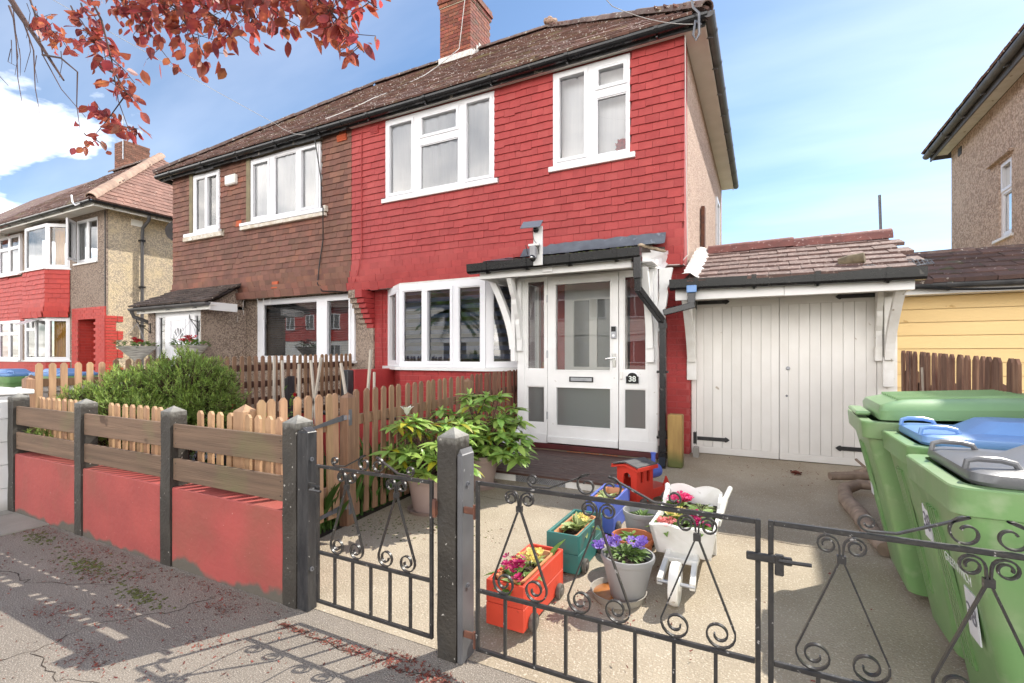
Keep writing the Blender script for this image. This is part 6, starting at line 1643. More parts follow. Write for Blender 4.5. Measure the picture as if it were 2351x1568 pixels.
# the front of the grey-lidded bin carries a 38 sticker, the council name and a second 38 sticker
def on_front(bin_, y, z, w_, h_, slant):
    return None
for (bb, yw, zz, w_, h_) in ((b1, 2.43, .70, .095, .125), (b1, 2.11, .50, .09, .16), (b3, 3.50, .62, .06, .16)):
    ly = -(yw - bb.location.y) if True else 0
    # local frame: x runs along +Y of the world turned by -90 degrees
    hd = .35 if bb is not b3 else .41; Hh = .925; t_ = (zz - bb.location.z) / Hh
    fy = -hd * (.68 + .25 * min(1, max(0, (t_ - .2) / .72))) + (.045 - .045 * min(1, max(0, (t_ - .2) / .72))) - .004
    n_ = M(); lx = -(yw - bb.location.y)
    tilt = .105
    mtx = Matrix.Translation((lx, fy, zz - bb.location.z)) @ Matrix.Rotation(tilt, 4, 'X')
    st = M().raw([tuple(mtx @ Vector(p)) for p in ((-w_ / 2, 0, -h_ / 2), (w_ / 2, 0, -h_ / 2), (w_ / 2, 0, h_ / 2), (-w_ / 2, 0, h_ / 2), (-w_ / 2, .004, -h_ / 2), (w_ / 2, .004, -h_ / 2), (w_ / 2, .004, h_ / 2), (-w_ / 2, .004, h_ / 2))], [(0, 1, 2, 3), (0, 4, 5, 1), (1, 5, 6, 2), (2, 6, 7, 3), (3, 7, 4, 0)]).build('sticker', MT['sticker'], bb, local=True)
    if bb is b1:
        o = lettering('38', min(w_ * .95, h_ * .9), 'ink', st, Matrix.Identity(4), extr=.0004); o.matrix_local = mtx @ Matrix.Translation((0, -.0015, 0)) @ FRONT
t_ = .60; mtx = Matrix.Translation((-(2.085 - 2.225), -.35 * (.68 + .25 * .62) + .045 * .38 - .022, .655 - gz(2.2))) @ Matrix.Rotation(.105, 4, 'X')
o = lettering('GREENWICH', .042, 'print_white', b1, Matrix.Identity(4), extr=.0004); o.matrix_local = mtx @ FRONT

# bins seen over the fence at the far left
for (x, y, lid, lab) in ((-9.6, 3.05, 'lid_blue', 'blue lidded wheelie bin behind the white wall at the far left edge'), (-8.75, 3.3, 'lid_blue', 'blue lidded wheelie bin seen between the light pine pickets'), (-10.3, 2.75, 'lid_green', 'green wheelie bin cut by the left edge behind the white wall')):
    wheelie(lab, (x, y, gz(y) - .02), PI / 2 + .2, .58, .70, 1.0, lid, 'flat', 'wheelie bins next door')

# bare logs lying behind the bins
lg = M(); lg.tube([(.55, 5.28, .25), (.75, 5.36, .26), (1.0, 5.4, .27)], [.036, .04, .035], 9); tag(lg.build('bare_log', MT['root'], smooth=True), 'straight bare log lying behind the green lidded bin towards the garage', 'log', 'bare logs beside the bins')
lg = M(); lg.tube([(.95, 5.02, .26), (.74, 5.06, .25), (.62, 4.95, .22), (.60, 4.70, .19), (.64, 4.35, .18), (.66, 4.0, .16), (.68, 3.74, .15)], [.035, .042, .05, .055, .06, .055, .045], 10); tag(lg.build('bare_log', MT['root'], smooth=True), 'crooked bare branch log bent like an elbow beside the green lidded bin', 'log', 'bare logs beside the bins')
lg = M(); lg.tube([(.80, 5.72, .22), (.92, 5.62, .27), (1.05, 5.6, .30)], [.02, .035, .03], 7); lg.tube([(.90, 5.64, .26), (.82, 5.8, .33)], .012, 5); tag(lg.build('bare_log', MT['root'], smooth=True), 'small knotty branch end lying furthest back beside the bins', 'log', 'bare logs beside the bins')

# ---------------------------------------------------------------- leaves and flowers
def leaf_unit(wd=.32, fold=.10, droop=.18, n=4):
    """a leaf 1 long along +Y, folded along its rib and drooping at the tip"""
    vs = []; fs = []
    for i in range(n + 1):
        t = i / n; w = wd * .5 * math.sin(PI * (t ** .8)) ** .75 if 0 < i < n else .012
        z = -droop * t * t
        vs += [(-w, t, z + fold * w * 2), (0, t, z), (w, t, z + fold * w * 2)]
    for i in range(n):
        a = i * 3; fs += [(a, a + 1, a + 4, a + 3), (a + 1, a + 2, a + 5, a + 4)]
    return vs, fs
def aim(p, d, L, roll=0.0, up=(0, 0, 1)):
    """matrix putting a unit leaf at p, pointing along d"""
    y = Vector(d).normalized(); u = Vector(up)
    if abs(y.dot(u)) > .97: u = Vector((1, 0, 0))
    x = y.cross(u).normalized(); z = x.cross(y)
    m = Matrix((x, y, z)).transposed().to_4x4() @ Matrix.Rotation(roll, 4, 'Y') @ Matrix.Scale(L, 4)
    m.translation = Vector(p); return m
def sph(rr=R):
    a = rr.uniform(0, 2 * PI); z = rr.uniform(-1, 1); s = math.sqrt(1 - z * z)
    return Vector((s * math.cos(a), s * math.sin(a), z))

def flower_unit(n=5, cup=.25):
    vs = [(0, 0, -.1)]; fs = []
    for i in range(n):
        a = 2 * PI * i / n; k = len(vs)
        for (r, da, z) in ((.18, -.3, 0), (.55, -.62, cup * .7), (.55, .62, cup * .7)):
            pass
        ca, sa = math.cos(a), math.sin(a)
        def P(r, d, z): return (r * math.cos(a + d), r * math.sin(a + d), z)
        vs += [P(.35, -.5, cup * .35), P(.52, -.42, cup * .8), P(.55, 0, cup * .6), P(.52, .42, cup * .8), P(.35, .5, cup * .35)]
        fs += [(0, k, k + 1, k + 2), (0, k + 2, k + 3, k + 4)]
    return vs, fs

def bedding(name, label, loc, r, leaf_m, nl, ll, flowers=(), h=.05, wd=.5, cat='plant', group=None, rx=None):
    """a low plant: a rosette of leaves with flower heads over it; flowers = (material, count, size, dx, dy, spread, height)"""
    t = thing(name, label, cat, loc, 0, group)
    LF_ = Pieces('leaf', MT[leaf_m], t, *leaf_unit(wd, .25, .35))
    for i in range(nl):
        a = R.uniform(0, 2 * PI); q = R.random() ** .6
        p = Vector(loc) + Vector((math.cos(a) * r * q * .7 * (rx or 1), math.sin(a) * r * q * .7, R.uniform(0, h * .5)))
        d = Vector((math.cos(a) * (.4 + q * .6), math.sin(a) * (.4 + q * .6), R.uniform(.5, 1.1) * (1.25 - q)))
        LF_.add(aim(p, d, ll * R.uniform(.7, 1.15), R.uniform(-.4, .4)))
    LF_.done()
    for (m, n, sz, dx, dy, sp, hh) in flowers:
        FP = Pieces('flower', MT[m], t, *flower_unit())
        for i in range(n):
            a = R.uniform(0, 2 * PI); q = math.sqrt(R.random()) * sp
            p = Vector(loc) + Vector((dx + math.cos(a) * q, dy + math.sin(a) * q, hh * R.uniform(.75, 1.15)))
            mt = Matrix.Translation(p) @ Euler((R.uniform(-.7, .5), R.uniform(-.5, .5), R.uniform(0, 6))).to_matrix().to_4x4() @ Matrix.Scale(sz * R.uniform(.8, 1.15), 4)
            FP.add(mt)
        FP.done()
    return t

# ---------------------------------------------------------------- planters: train, pots, barrow
def trough(label, x, y, z, L, W, soil=True, h=.13, group='plastic troughs in the train wagons'):
    t = thing('trough', label, 'planter', (x, y, z), 0, group)
    s = M(); loft(s, [(rrect(x, y, W / 2 * .8, L / 2 * .88, .03), z - h), (rrect(x, y, W / 2 * .96, L / 2 * .96, .035), z - .006), (rrect(x, y, W / 2, L / 2, .035), z - .004), (rrect(x, y, W / 2, L / 2, .035), z + .006), (rrect(x, y, W / 2 - .012, L / 2 - .012, .03), z + .006), (rrect(x, y, W / 2 * .80, L / 2 * .86, .03), z - .055)], True, False)
    s.build('tub', MT['trough'], t, smooth=True)
    e = M(); loft(e, [(rrect(x, y, W / 2 * .84, L / 2 * .88, .03), z - .055), (rrect(x, y, W / 2 * .8, L / 2 * .84, .03), z - .040)], False, True); e.build('compost', MT['soil'], t)
    return t
def wagon(name, label, x0, x1, y0, y1, z0, z1, m, wheel_z=.036):
    t = thing(name, label, 'planter', ((x0 + x1) / 2, (y0 + y1) / 2, gz(y0)), 0, 'wooden toy train planter wagons')
    zm = (z0 + z1) / 2; th = .016; hh = (z1 - z0) / 2
    for k in range(2):
        a, b = z0 + hh * k + .001, z0 + hh * (k + 1) - .001
        for (bx) in ((x0, x1, y0, y0 + th), (x0, x1, y1 - th, y1), (x0, x0 + th, y0 + th + .001, y1 - th - .001), (x1 - th, x1, y0 + th + .001, y1 - th - .001)):
            M().box(*bx, a, b, c=.0025).build('plank', MT[m], t)
    M().box(x0 + th, x1 - th, y0 + th, y1 - th, z0 + .005, z0 + .02).build('floor', MT[m], t)
    for sx in (x0 - .014, x1 + .014):
        for yy in (y0 + .085, y1 - .085):
            w_ = M().lathe([(.008, -.016), (.018, -.016), (.020, -.011), (.040, -.011), (.043, 0), (.040, .011), (.020, .011), (.018, .016), (.008, .018)], 18).build('wheel', MT['wheel'], t, smooth=True, local=True)
            w_.location = Vector((sx, yy, gz(y0) + .045)) - t.location; w_.rotation_euler = (0, PI / 2, 0)
    for yy in (y0 + .085, y1 - .085): M().tube([(x0 - .01, yy, gz(y0) + .045), (x1 + .01, yy, gz(y0) + .045)], .006, 6).build('axle', MT['steel'], t)
    M().tube([((x0 + x1) / 2, y1, z0 + .03), ((x0 + x1) / 2, y1 + .10, z0 + .02)], .005, 5).build('coupling', MT['strap'], t)
    return t
MT['wheel'] = mat('dusty_wheel', (.13, .115, .095), (.09, .08, .07), rough=.7, sc=30)
wagon('train_wagon', 'orange red wooden wagon planter nearest the gate', -1.185, -.985, 2.05, 2.56, .055, .272, 'w_red')
trough('tan plastic trough of primroses in the orange red wagon', -1.085, 2.29, .268, .41, .155)
bedding('primrose', 'magenta primrose in the orange red wagon', (-1.10, 2.17, .225), .09, 'leaf_prim', 18, .085, [('f_magenta', 26, .036, .0, .0, .055, .095)], group=None)
bedding('primrose', 'small magenta primrose at the near end of the orange red wagon', (-1.06, 2.10, .225), .05, 'leaf_prim', 10, .07, [('f_magenta', 6, .032, .02, .0, .03, .06)])
bedding('primrose', 'pale yellow primrose in the orange red wagon', (-1.08, 2.33, .225), .09, 'leaf_pale', 18, .08, [('f_yellow', 22, .036, 0, 0, .06, .085)])
bedding('sprout', 'two upright leaves at the far end of the orange red wagon', (-1.03, 2.45, .225), .02, 'leaf_prim', 4, .13, h=.02, wd=.28)
wagon('train_wagon', 'teal green wooden wagon planter in the middle of the toy train', -1.145, -.945, 2.70, 3.18, .075, .300, 'w_teal')
trough('tan plastic trough in the teal wagon', -1.045, 2.94, .278, .41, .155)
bedding('primrose', 'pale yellow and green primrose in the teal wagon', (-1.03, 2.94, .24), .085, 'leaf_pale', 34, .095, [('f_yellow', 8, .036, .03, .03, .04, .085)])
wagon('train_wagon', 'blue wooden wagon planter behind the engine', -1.12, -.92, 3.36, 3.84, .10, .325, 'w_blue')
trough('terracotta coloured trough in the blue wagon', -1.02, 3.60, .305, .41, .155)
bedding('primrose', 'leafy green primrose in the blue wagon', (-1.02, 3.56, .265), .08, 'leaf_pale', 30, .085)
# engine: cab, grey roof, blue boiler, red footplate
en = thing('train_engine', 'red wooden toy train engine planter with a grey roof and a blue boiler', 'planter', (-.99, 4.2, gz(4.1)), 0)
ez = gz(4.1); a, b, c, d = -1.09, -.895, 3.97, 4.19
zb, zt = ez + .06, ez + .335
def arch(cx, z0, w, h, n=7): return [(cx - w, z0), (cx + w, z0)] + [(cx + w * math.cos(PI * i / n), z0 + h - w + w * math.sin(PI * i / n)) for i in range(n + 1)]
def wall_arch(s, P, A0, A1, B0, B1, arcs, d0, d1):
    """panel with arched openings: vertical strips above and below each arch"""
    cuts = sorted([(cx - w, cx + w, z0, h, cx, w) for (cx, z0, w, h) in arcs]); prev = A0
    def blk(a0, a1, b0, b1):
        if a1 - a0 > 1e-4 and b1 - b0 > 1e-4: s.holed(a0, a1, b0, b1, [], d0, d1, P)
    for (l, r_, z0, h, cx, w) in cuts:
        blk(prev, l, B0, B1); blk(l, r_, B0, z0); n = 8
        for i in range(n):
            x0_ = l + (r_ - l) * i / n; x1_ = l + (r_ - l) * (i + 1) / n
            f = lambda x: z0 + h - w + math.sqrt(max(0, w * w - (x - cx) ** 2))
            q = [P(x0_, f(x0_), d0), P(x1_, f(x1_), d0), P(x1_, B1, d0), P(x0_, B1, d0)]; q2 = [P(x0_, f(x0_), d1), P(x1_, f(x1_), d1), P(x1_, B1, d1), P(x0_, B1, d1)]
            s.poly(q); s.poly(list(reversed(q2))); s.poly([q[0], q[1], q2[1], q2[0]])
        prev = r_
    blk(prev, A1, B0, B1)
cb = M()
wall_arch(cb, XZ, a, b, zb, zt, [((a + b) / 2 + .002, zb + .10, .038, .125)], c, c + .014)
wall_arch(cb, YZ, c + .015, d, zb, zt, [(c + .07, zb + .15, .018, .10), (c + .155, zb + .15, .022, .10)], b, b - .014)
wall_arch(cb, YZ, c + .015, d, zb, zt, [(c + .07, zb + .15, .018, .10), (c + .155, zb + .15, .022, .10)], a, a + .014)
cb.holed(a + .015, b - .015, zb, zt, [], d - .014, d, XZ)
cb.prism([(a, zt), (b, zt), ((a + b) / 2, zt + .024)], 'y', c, c + .014); cb.prism([(a, zt), (b, zt), ((a + b) / 2, zt + .024)], 'y', d - .014, d)
cb.build('cab', MT['w_engine'], en)
xm = (a + b) / 2
for k in (-1, 1):
    for j in range(2):
        x0_ = xm + k * (.0 + .062 * j); x1_ = xm + k * (.060 + .062 * j); zz = lambda x: zt + .044 - abs(x - xm) * .24
        r_ = M().raw([(x0_, c - .025, zz(x0_)), (x1_, c - .025, zz(x1_)), (x1_, d + .02, zz(x1_)), (x0_, d + .02, zz(x0_)), (x0_, c - .025, zz(x0_) - .01), (x1_, c - .025, zz(x1_) - .01), (x1_, d + .02, zz(x1_) - .01), (x0_, d + .02, zz(x0_) - .01)], [(0, 1, 2, 3), (7, 6, 5, 4), (0, 4, 5, 1), (1, 5, 6, 2), (2, 6, 7, 3), (3, 7, 4, 0)])
        r_.build('roof_board', MT['w_grey'], en)
    eb = M().box(xm + k * .122, xm + k * .132, c - .027, d + .022, zt - .022, zt + .006); eb.build('roof_edge', MT['w_engine'], en)
M().prism([(xm - .132, zt - .006), (xm, zt + .024), (xm + .132, zt - .006), (xm + .132, zt - .022), (xm, zt + .010), (xm - .132, zt - .022)], 'y', c - .033, c - .026).build('roof_edge', MT['w_engine'], en)
M().tube([(xm, d + .001, zb + .185), (xm, d + .20, zb + .185)], .058, 18).build('boiler', MT['w_blue'], en, smooth=True)
M().lathe([(.018, 0), (.018, .08), (.026, .10), (.022, .10), (.014, .05)], 12, (xm, d + .15, zb + .24)).build('funnel', MT['w_blue'], en, smooth=True)
fp = M().box(a, b, d + .001, d + .24, zb, zb + .075, c=.003); fp.box(a, b, c, d, zb - .012, zb - .001)
fp.prism([(d + .16, zb + .076), (d + .24, zb + .076), (d + .24, zb + .09), (d + .20, zb + .15)], 'x', b - .014, b); fp.build('footplate', MT['w_engine'], en)
for sx in (a - .013, b + .013):
    for yy in (c + .07, d + .15):
        w_ = M().lathe([(.008, -.014), (.04, -.012), (.044, 0), (.04, .012), (.008, .014)], 18).build('wheel', MT['wheel'], en, smooth=True, local=True)
        w_.location = Vector((sx, yy, ez + .045)) - en.location; w_.rotation_euler = (0, PI / 2, 0)

en.rotation_euler.z = -.40; en.location.x += .11; en.location.y -= .04
def pot(name, label, x, y, z, r0, r1, h, m, group=None, rim=.03, rings=True):
    t = thing(name, label, 'plant pot', (x, y, z), 0, group)
    M().lathe([(r0 * .9, 0), (r0, .008), (r1 * .955, h - rim - .004), (r1, h - rim), (r1 * 1.03, h - rim * .5), (r1 * 1.02, h), (r1 * .95, h), (r1 * .93, h - .02), (r1 * .90, h - .05), (r1 * .89, h - .052), (r0 * .96, .05)], 30, (x, y, z)).build('body', MT[m], t, smooth=True)
    q = M().lathe([(r1 * .88, h - .052), (r1 * .5, h - .045), (0, h - .04)], 20, (x, y, z)); q.build('compost', MT['soil'], t, smooth=True)
    return t
def saucer(label, x, y, z, r, h=.035, m='saucer', water=False):
    t = thing('saucer', label, 'saucer', (x, y, z), 0)
    M().lathe([(r * .86, 0), (r * .98, h * .9), (r, h), (r * .96, h), (r * .85, .008), (0, .007)], 28, (x, y, z)).build('dish', MT[m], t, smooth=True)
    if water: M().poly([(x + r * .9 * math.cos(2 * PI * i / 24), y + r * .9 * math.sin(2 * PI * i / 24), z + h * .45) for i in range(24)]).build('water', MT['water'], t)
    return t
z = gz(2.6)
saucer('grey saucer of rusty brown water under the grey pansy pot', -.685, 2.60, z, .150, .045, water=True)
pot('plant_pot', 'pale grey plastic pot of violet pansies standing in a saucer', -.635, 2.60, z + .008, .085, .137, .235, 'pot_grey')
bedding('pansy', 'violet pansies with fine green leaves in the pale grey pot', (-.645, 2.61, z + .215), .11, 'leaf_fine', 130, .05, [('f_purple', 14, .048, -.03, -.02, .08, .085), ('f_purple', 9, .05, .075, .01, .035, .085), ('f_purple', 8, .05, -.115, -.06, .03, .07)], h=.09, wd=.34)
z = gz(2.95)
pot('plant_pot', 'terracotta plastic pot with a small green seedling behind the pansy pot', -.69, 2.955, z, .088, .122, .20, 'terra')
bedding('seedling', 'small bright green seedling in the terracotta plastic pot', (-.70, 2.95, z + .155), .035, 'leaf_prim', 34, .055, h=.10, wd=.45)
cl = M().blob((-.615, 2.97, z + .15), .05, .04, .02, 8, 4); cl.blob((-.65, 3.0, z + .15), .06, .04, .025, 8, 4); tag(cl.build('soil_clod', MT['soil']), 'dark clod of soil in the terracotta plastic pot', 'soil')
z = gz(3.25)
pot('plant_pot', 'mid grey plastic pot between the blue wagon and the white barrow', -.70, 3.27, z, .085, .125, .25, 'pot_grey')
bedding('seedling', 'low grey green seedlings in the mid grey pot beside the barrow', (-.70, 3.27, z + .20), .085, 'leaf_fine', 60, .045, h=.04, wd=.4)
# white wheelbarrow planter
wb = thing('wheelbarrow_planter', 'white painted wooden wheelbarrow planter full of primroses', 'planter', (-.40, 3.1, gz(3.0)), 0)
def board(s, pts, n, th):
    pts = [Vector(p) for p in pts]; n = Vector(n).normalized() * th
    k = len(pts); s.raw(pts + [p + n for p in pts], [tuple(range(k)), tuple(range(2 * k - 1, k - 1, -1))] + [(i, i + k, (i + 1) % k + k, (i + 1) % k) for i in range(k)])
F0, F1, F2, F3 = (-.548, 2.93, .205), (-.252, 2.93, .205), (-.222, 2.87, .378), (-.578, 2.87, .378)
K0, K1, K2, K3 = (-.535, 3.36, .235), (-.250, 3.36, .235), (-.225, 3.43, .46), (-.562, 3.43, .46)
s = M(); scl = [F0, F1, F2]
for i in range(1, 16):
    t = i / 16; scl.append((F2[0] + (F3[0] - F2[0]) * t, 2.87, .378 + .016 * abs(math.sin(PI * 2 * t)) - .006))
scl.append(F3); board(s, scl, (0, 1, .3), .018); s.build('front_board', MT['white_worn'], wb)
s = M(); scl = [K0, K1, K2]
for i in range(1, 16):
    t = i / 16; scl.append((K2[0] + (K3[0] - K2[0]) * t, 3.43, .46 + .022 * abs(math.sin(PI * 2 * t)) + (.012 if .05 < t < .95 else 0)))
scl.append(K3); board(s, scl, (0, -1, .2), .018); s.build('back_board', MT['white_worn'], wb)
def side(q0, q1, q2, q3, nx):
    s = M(); a_, b_ = Vector(q3), Vector(q2); pts = [q0, q1, q2]
    st = a_.lerp(b_, .72); pts += [tuple(st + Vector((0, 0, .0))), tuple(a_.lerp(b_, .68) + Vector((0, 0, -.03))), tuple(a_.lerp(b_, .3) + Vector((0, 0, -.022))), q3]
    board(s, pts, (nx, 0, 0), .018); return s.build('side_board', MT['white_worn'], wb)
side(F1, K1, K2, F2, -1); side(F0, K0, K3, F3, 1)
M().box(-.54, -.26, 2.94, 3.36, .21, .225).build('floor', MT['white_worn'], wb)
s = M().raw([(-.555, 2.91, .33), (-.245, 2.91, .33), (-.245, 3.40, .385), (-.55, 3.40, .385)], [(0, 1, 2, 3)]); s.build('compost', MT['soil'], wb, fix=False)
for sx in (-.508, -.298):
    M().bar((sx, 3.55, .44), (sx - (.02 if sx < -.4 else -.02), 3.0, .215), .03, .035, c=.003).build('shaft', MT['white_worn'], wb)
for (sx, ex) in ((-.475, -.483), (-.335, -.318)):
    M().bar((sx, 2.98, .225), (ex, 2.66, .155), .028, .04, c=.003).build('fork', MT['white_worn'], wb)
s = M().box(-.49, -.31, 2.84, 2.93, .195, .222, c=.003); s.build('axle_board', MT['white_worn'], wb)
for (p0, p1, p2) in (((-.238, 3.2, .33), (-.215, 3.52, .40), (-.19, 3.66, .445)), ((-.565, 3.2, .33), (-.585, 3.52, .40), (-.60, 3.62, .43))):
    hs = M(); hs.bar(p0, p1, .032, .036, c=.004); hs.bar(p1, p2, .030, .034, c=.010); hs.build('handle', MT['white_worn'], wb)
for sx in (-.52, -.27): M().bar((sx, 3.33, .24), (sx, 3.36, gz(3.3)), .03, .03).build('leg', MT['white_worn'], wb)
w_ = M().lathe([(.012, -.024), (.035, -.026), (.04, -.018), (.085, -.018), (.105, -.022), (.110, 0), (.105, .022), (.085, .018), (.04, .018), (.035, .026), (.012, .024)], 26).build('wheel', MT['white_worn'], wb, smooth=True, local=True)
w_.location = Vector((-.402, 2.665, .158)) - wb.location; w_.rotation_euler = (0, PI / 2, 0)
M().tube([(-.49, 2.665, .158), (-.305, 2.665, .158)], .010, 8).build('axle', MT['steel'], wb)
z = .35
bedding('primrose', 'pink primrose at the back left of the white barrow', (-.47, 3.27, .36), .075, 'leaf_prim', 16, .085, [('f_pink', 36, .046, -.0, .02, .075, .075)])
bedding('primrose', 'bright yellow primrose in the middle of the white barrow', (-.45, 3.06, .345), .07, 'leaf_prim', 20, .09, [('f_yellow', 20, .044, 0, -.01, .055, .07)])
bedding('primrose', 'salmon pink primrose at the front left of the white barrow', (-.49, 2.93, .335), .06, 'leaf_prim', 14, .08, [('f_salmon', 12, .044, 0, 0, .055, .055)])
bedding('primrose', 'deep pink primrose on the right of the white barrow', (-.345, 3.06, .35), .045, 'leaf_prim', 9, .075, [('f_magenta', 14, .042, 0, 0, .045, .065)])
bedding('primrose', 'small magenta primrose at the front right corner of the white barrow', (-.305, 2.95, .345), .04, 'leaf_prim', 9, .07, [('f_magenta', 12, .04, 0, 0, .04, .055)])
bedding('primrose', 'leafy green primrose at the right edge of the white barrow', (-.32, 3.14, .35), .04, 'leaf_prim', 10, .10)
bedding('dry_plant', 'withered pale plant at the back of the white barrow', (-.33, 3.28, .37), .06, 'leaf_pale', 26, .05, h=.05, wd=.2)

# ---------------------------------------------------------------- rhododendrons in dusky pots
z1, z2 = gz(3.2), gz(4.0)
saucer('dusky saucer under the left rhododendron pot', -2.43, 3.27, z1, .175, .03, 'pot_pink')
pot('plant_pot', 'large dusky pink plastic pot of the left rhododendron', -2.43, 3.27, z1 + .008, .125, .175, .30, 'pot_pink', rim=.06)
saucer('dusky saucer under the right rhododendron pot', -2.36, 3.98, z2, .165, .03, 'pot_pink')
pot('plant_pot', 'large dusky pink plastic pot half hidden by the chipped gate post', -2.36, 3.98, z2 + .008, .12, .172, .30, 'pot_pink', rim=.06)
def rhodo(label, base, tips, seed, yel=.06):
    rr = random.Random(seed); t = thing('rhododendron', label, 'shrub', base)
    LP = Pieces('leaf', MT['leaf_rhodo'], t, *leaf_unit(.42, .08, .28, 4)); LY = Pieces('yellow_leaf', MT['leaf_yellow'], t, *leaf_unit(.36, .10, .40, 4))
    st = M()
    for tip in tips:
        p0 = Vector(base) + Vector((rr.uniform(-.05, .05), rr.uniform(-.05, .05), 0)); p2 = Vector(tip); p1 = p0.lerp(p2, .5) + Vector((rr.uniform(-.05, .05), rr.uniform(-.05, .05), .06))
        st.tube([p0, p1, p2], [.008, .006, .0045], 5)
        n = rr.randint(9, 13); ph = rr.random() * 6; ax = (p2 - p1).normalized() * .5 + Vector((0, 0, .7))
        for i in range(n):
            a = ph + 2 * PI * i / n + rr.uniform(-.2, .2)
            d = Vector((math.cos(a), math.sin(a), rr.uniform(-.35, .35))) + ax * .12
            mt = aim(p2 + Vector((0, 0, rr.uniform(-.02, .01))), d, rr.uniform(.115, .165), rr.uniform(-.25, .25))
            (LY if rr.random() < yel else LP).add(mt)
        for i in range(3):
            a = rr.random() * 6; LP.add(aim(p2, (math.cos(a) * .4, math.sin(a) * .4, 1), rr.uniform(.05, .08)))
        if rr.random() < .6:
            q = p1.lerp(p2, .6)
            for i in range(4):
                a = rr.random() * 6; (LY if rr.random() < yel * 3 else LP).add(aim(q, (math.cos(a), math.sin(a), rr.uniform(-.6, 0)), rr.uniform(.09, .13)))
    st.build('stem', MT['twig'], t, smooth=True)
    LP.done(); LY.done(); return t
rr = random.Random(4)
tips = []
while len(tips) < 38:
    p = Vector((-2.42 + rr.uniform(-.38, .34), 3.25 + rr.uniform(-.28, .30), rr.uniform(.42, .84)))
    q = ((p.x + 2.42) / .42) ** 2 + ((p.y - 3.25) / .32) ** 2 + ((p.z - .58) / .36) ** 2
    if q < 1 and all((p - o).length > .095 for o in tips): tips.append(p)
rhodo('bushy light green rhododendron in the left dusky pot by the picket gate', (-2.43, 3.27, .34), tips, 5, .10)
tips = []
k = 0
while len(tips) < 62 and k < 19000:
    k += 1
    p = Vector((-2.33 + rr.uniform(-.42, .42), 3.98 + rr.uniform(-.35, .35), rr.uniform(.40, .98)))
    q = ((p.x + 2.33) / .54) ** 2 + ((p.y - 3.98) / .36) ** 2 + ((p.z - .58) / .42) ** 2
    if q < 1 and all((p - o).length > .095 for o in tips): tips.append(p)
rhodo('larger green rhododendron in the right dusky pot in front of the white porch', (-2.36, 3.98, .42), tips, 6, .05)
fw = M()
for i in range(9):
    a = R.uniform(0, 6); fw.raw([tuple(aim((-2.52, 3.1, .87), (math.cos(a) * .5, math.sin(a) * .5, 1), .09) @ Vector(v)) for v in leaf_unit(.5, .3, .2)[0]], leaf_unit(.5, .3, .2)[1])
tag(fw.build('pale_bud', MT['f_white'], fix=False), 'single pale flower bud opening on the left rhododendron', 'flower')

# spotted china dogs on the deck
def dog(label, x, y, z, s, rot):
    t = thing('dog_ornament', label, 'ornament', (x, y, z), rot, 'spotted china dogs on the deck')
    b = M(); b.blob((0, .02, .09 * s), .055 * s, .07 * s, .09 * s, 14, 8); b.tube([(0, -.005, .13 * s), (0, -.02 * s, .2 * s)], [.045 * s, .036 * s], 10)
    b.blob((0, -.03 * s, .235 * s), .045 * s, .05 * s, .043 * s, 14, 8); b.blob((0, -.08 * s, .222 * s), .022 * s, .035 * s, .02 * s, 10, 6)
    for k in (-1, 1):
        b.tube([(k * .03 * s, -.045 * s, .12 * s), (k * .033 * s, -.06 * s, .02 * s), (k * .033 * s, -.08 * s, .012 * s)], [.02 * s, .017 * s, .018 * s], 8)
        b.blob((k * .05 * s, .02 * s, .04 * s), .025 * s, .05 * s, .04 * s, 10, 6)
    b.tube([(0, .08 * s, .03 * s), (.05 * s, .11 * s, .02 * s), (.09 * s, .08 * s, .03 * s)], [.012 * s, .009 * s, .005 * s], 6)
    body = b.build('body', MT['dog_white'], t, smooth=True, local=True)
    sp_ = M(); rr_ = random.Random(int(x * 100))
    for i in range(26):
        d = sph(rr_); c, ra = ((0, .02, .09 * s), (.055 * s, .07 * s, .09 * s)) if i < 15 else ((0, -.03 * s, .235 * s), (.045 * s, .05 * s, .043 * s))
        p = Vector((c[0] + d.x * ra[0], c[1] + d.y * ra[1], c[2] + d.z * ra[2])); q = rr_.uniform(.005, .010) * s; sp_.blob(p, q, q, q, 7, 4)
    sp_.blob((0, -.115 * s, .228 * s), .009 * s, .007 * s, .007 * s, 7, 4)
    sp_.build('spot', MT['plaque'], body, local=True)
    for k in (-1, 1):
        e = M().blob((k * .047 * s, -.02 * s, .225 * s), .012 * s, .022 * s, .035 * s, 8, 5); e.build('ear', MT['plaque'], body, smooth=True, local=True)
    cg = M().tube([(.042 * s * math.cos(i * PI / 6), -.018 * s + .042 * s * math.sin(i * PI / 6), .185 * s) for i in range(12)], .006 * s, 5, closed=True); cg.build('collar', MT['f_red'], body, local=True)
    return t
dog('spotted white china dog nearest the rhododendron on the deck', -2.47, 4.66, .188, 1.0, .5)
dog('spotted white china dog nearest the porch corner on the deck', -2.50, 5.02, .188, 1.15, .7)
dog('spotted white china dog lowest among the rhododendron leaves', -2.50, 4.40, .188, .8, .2)

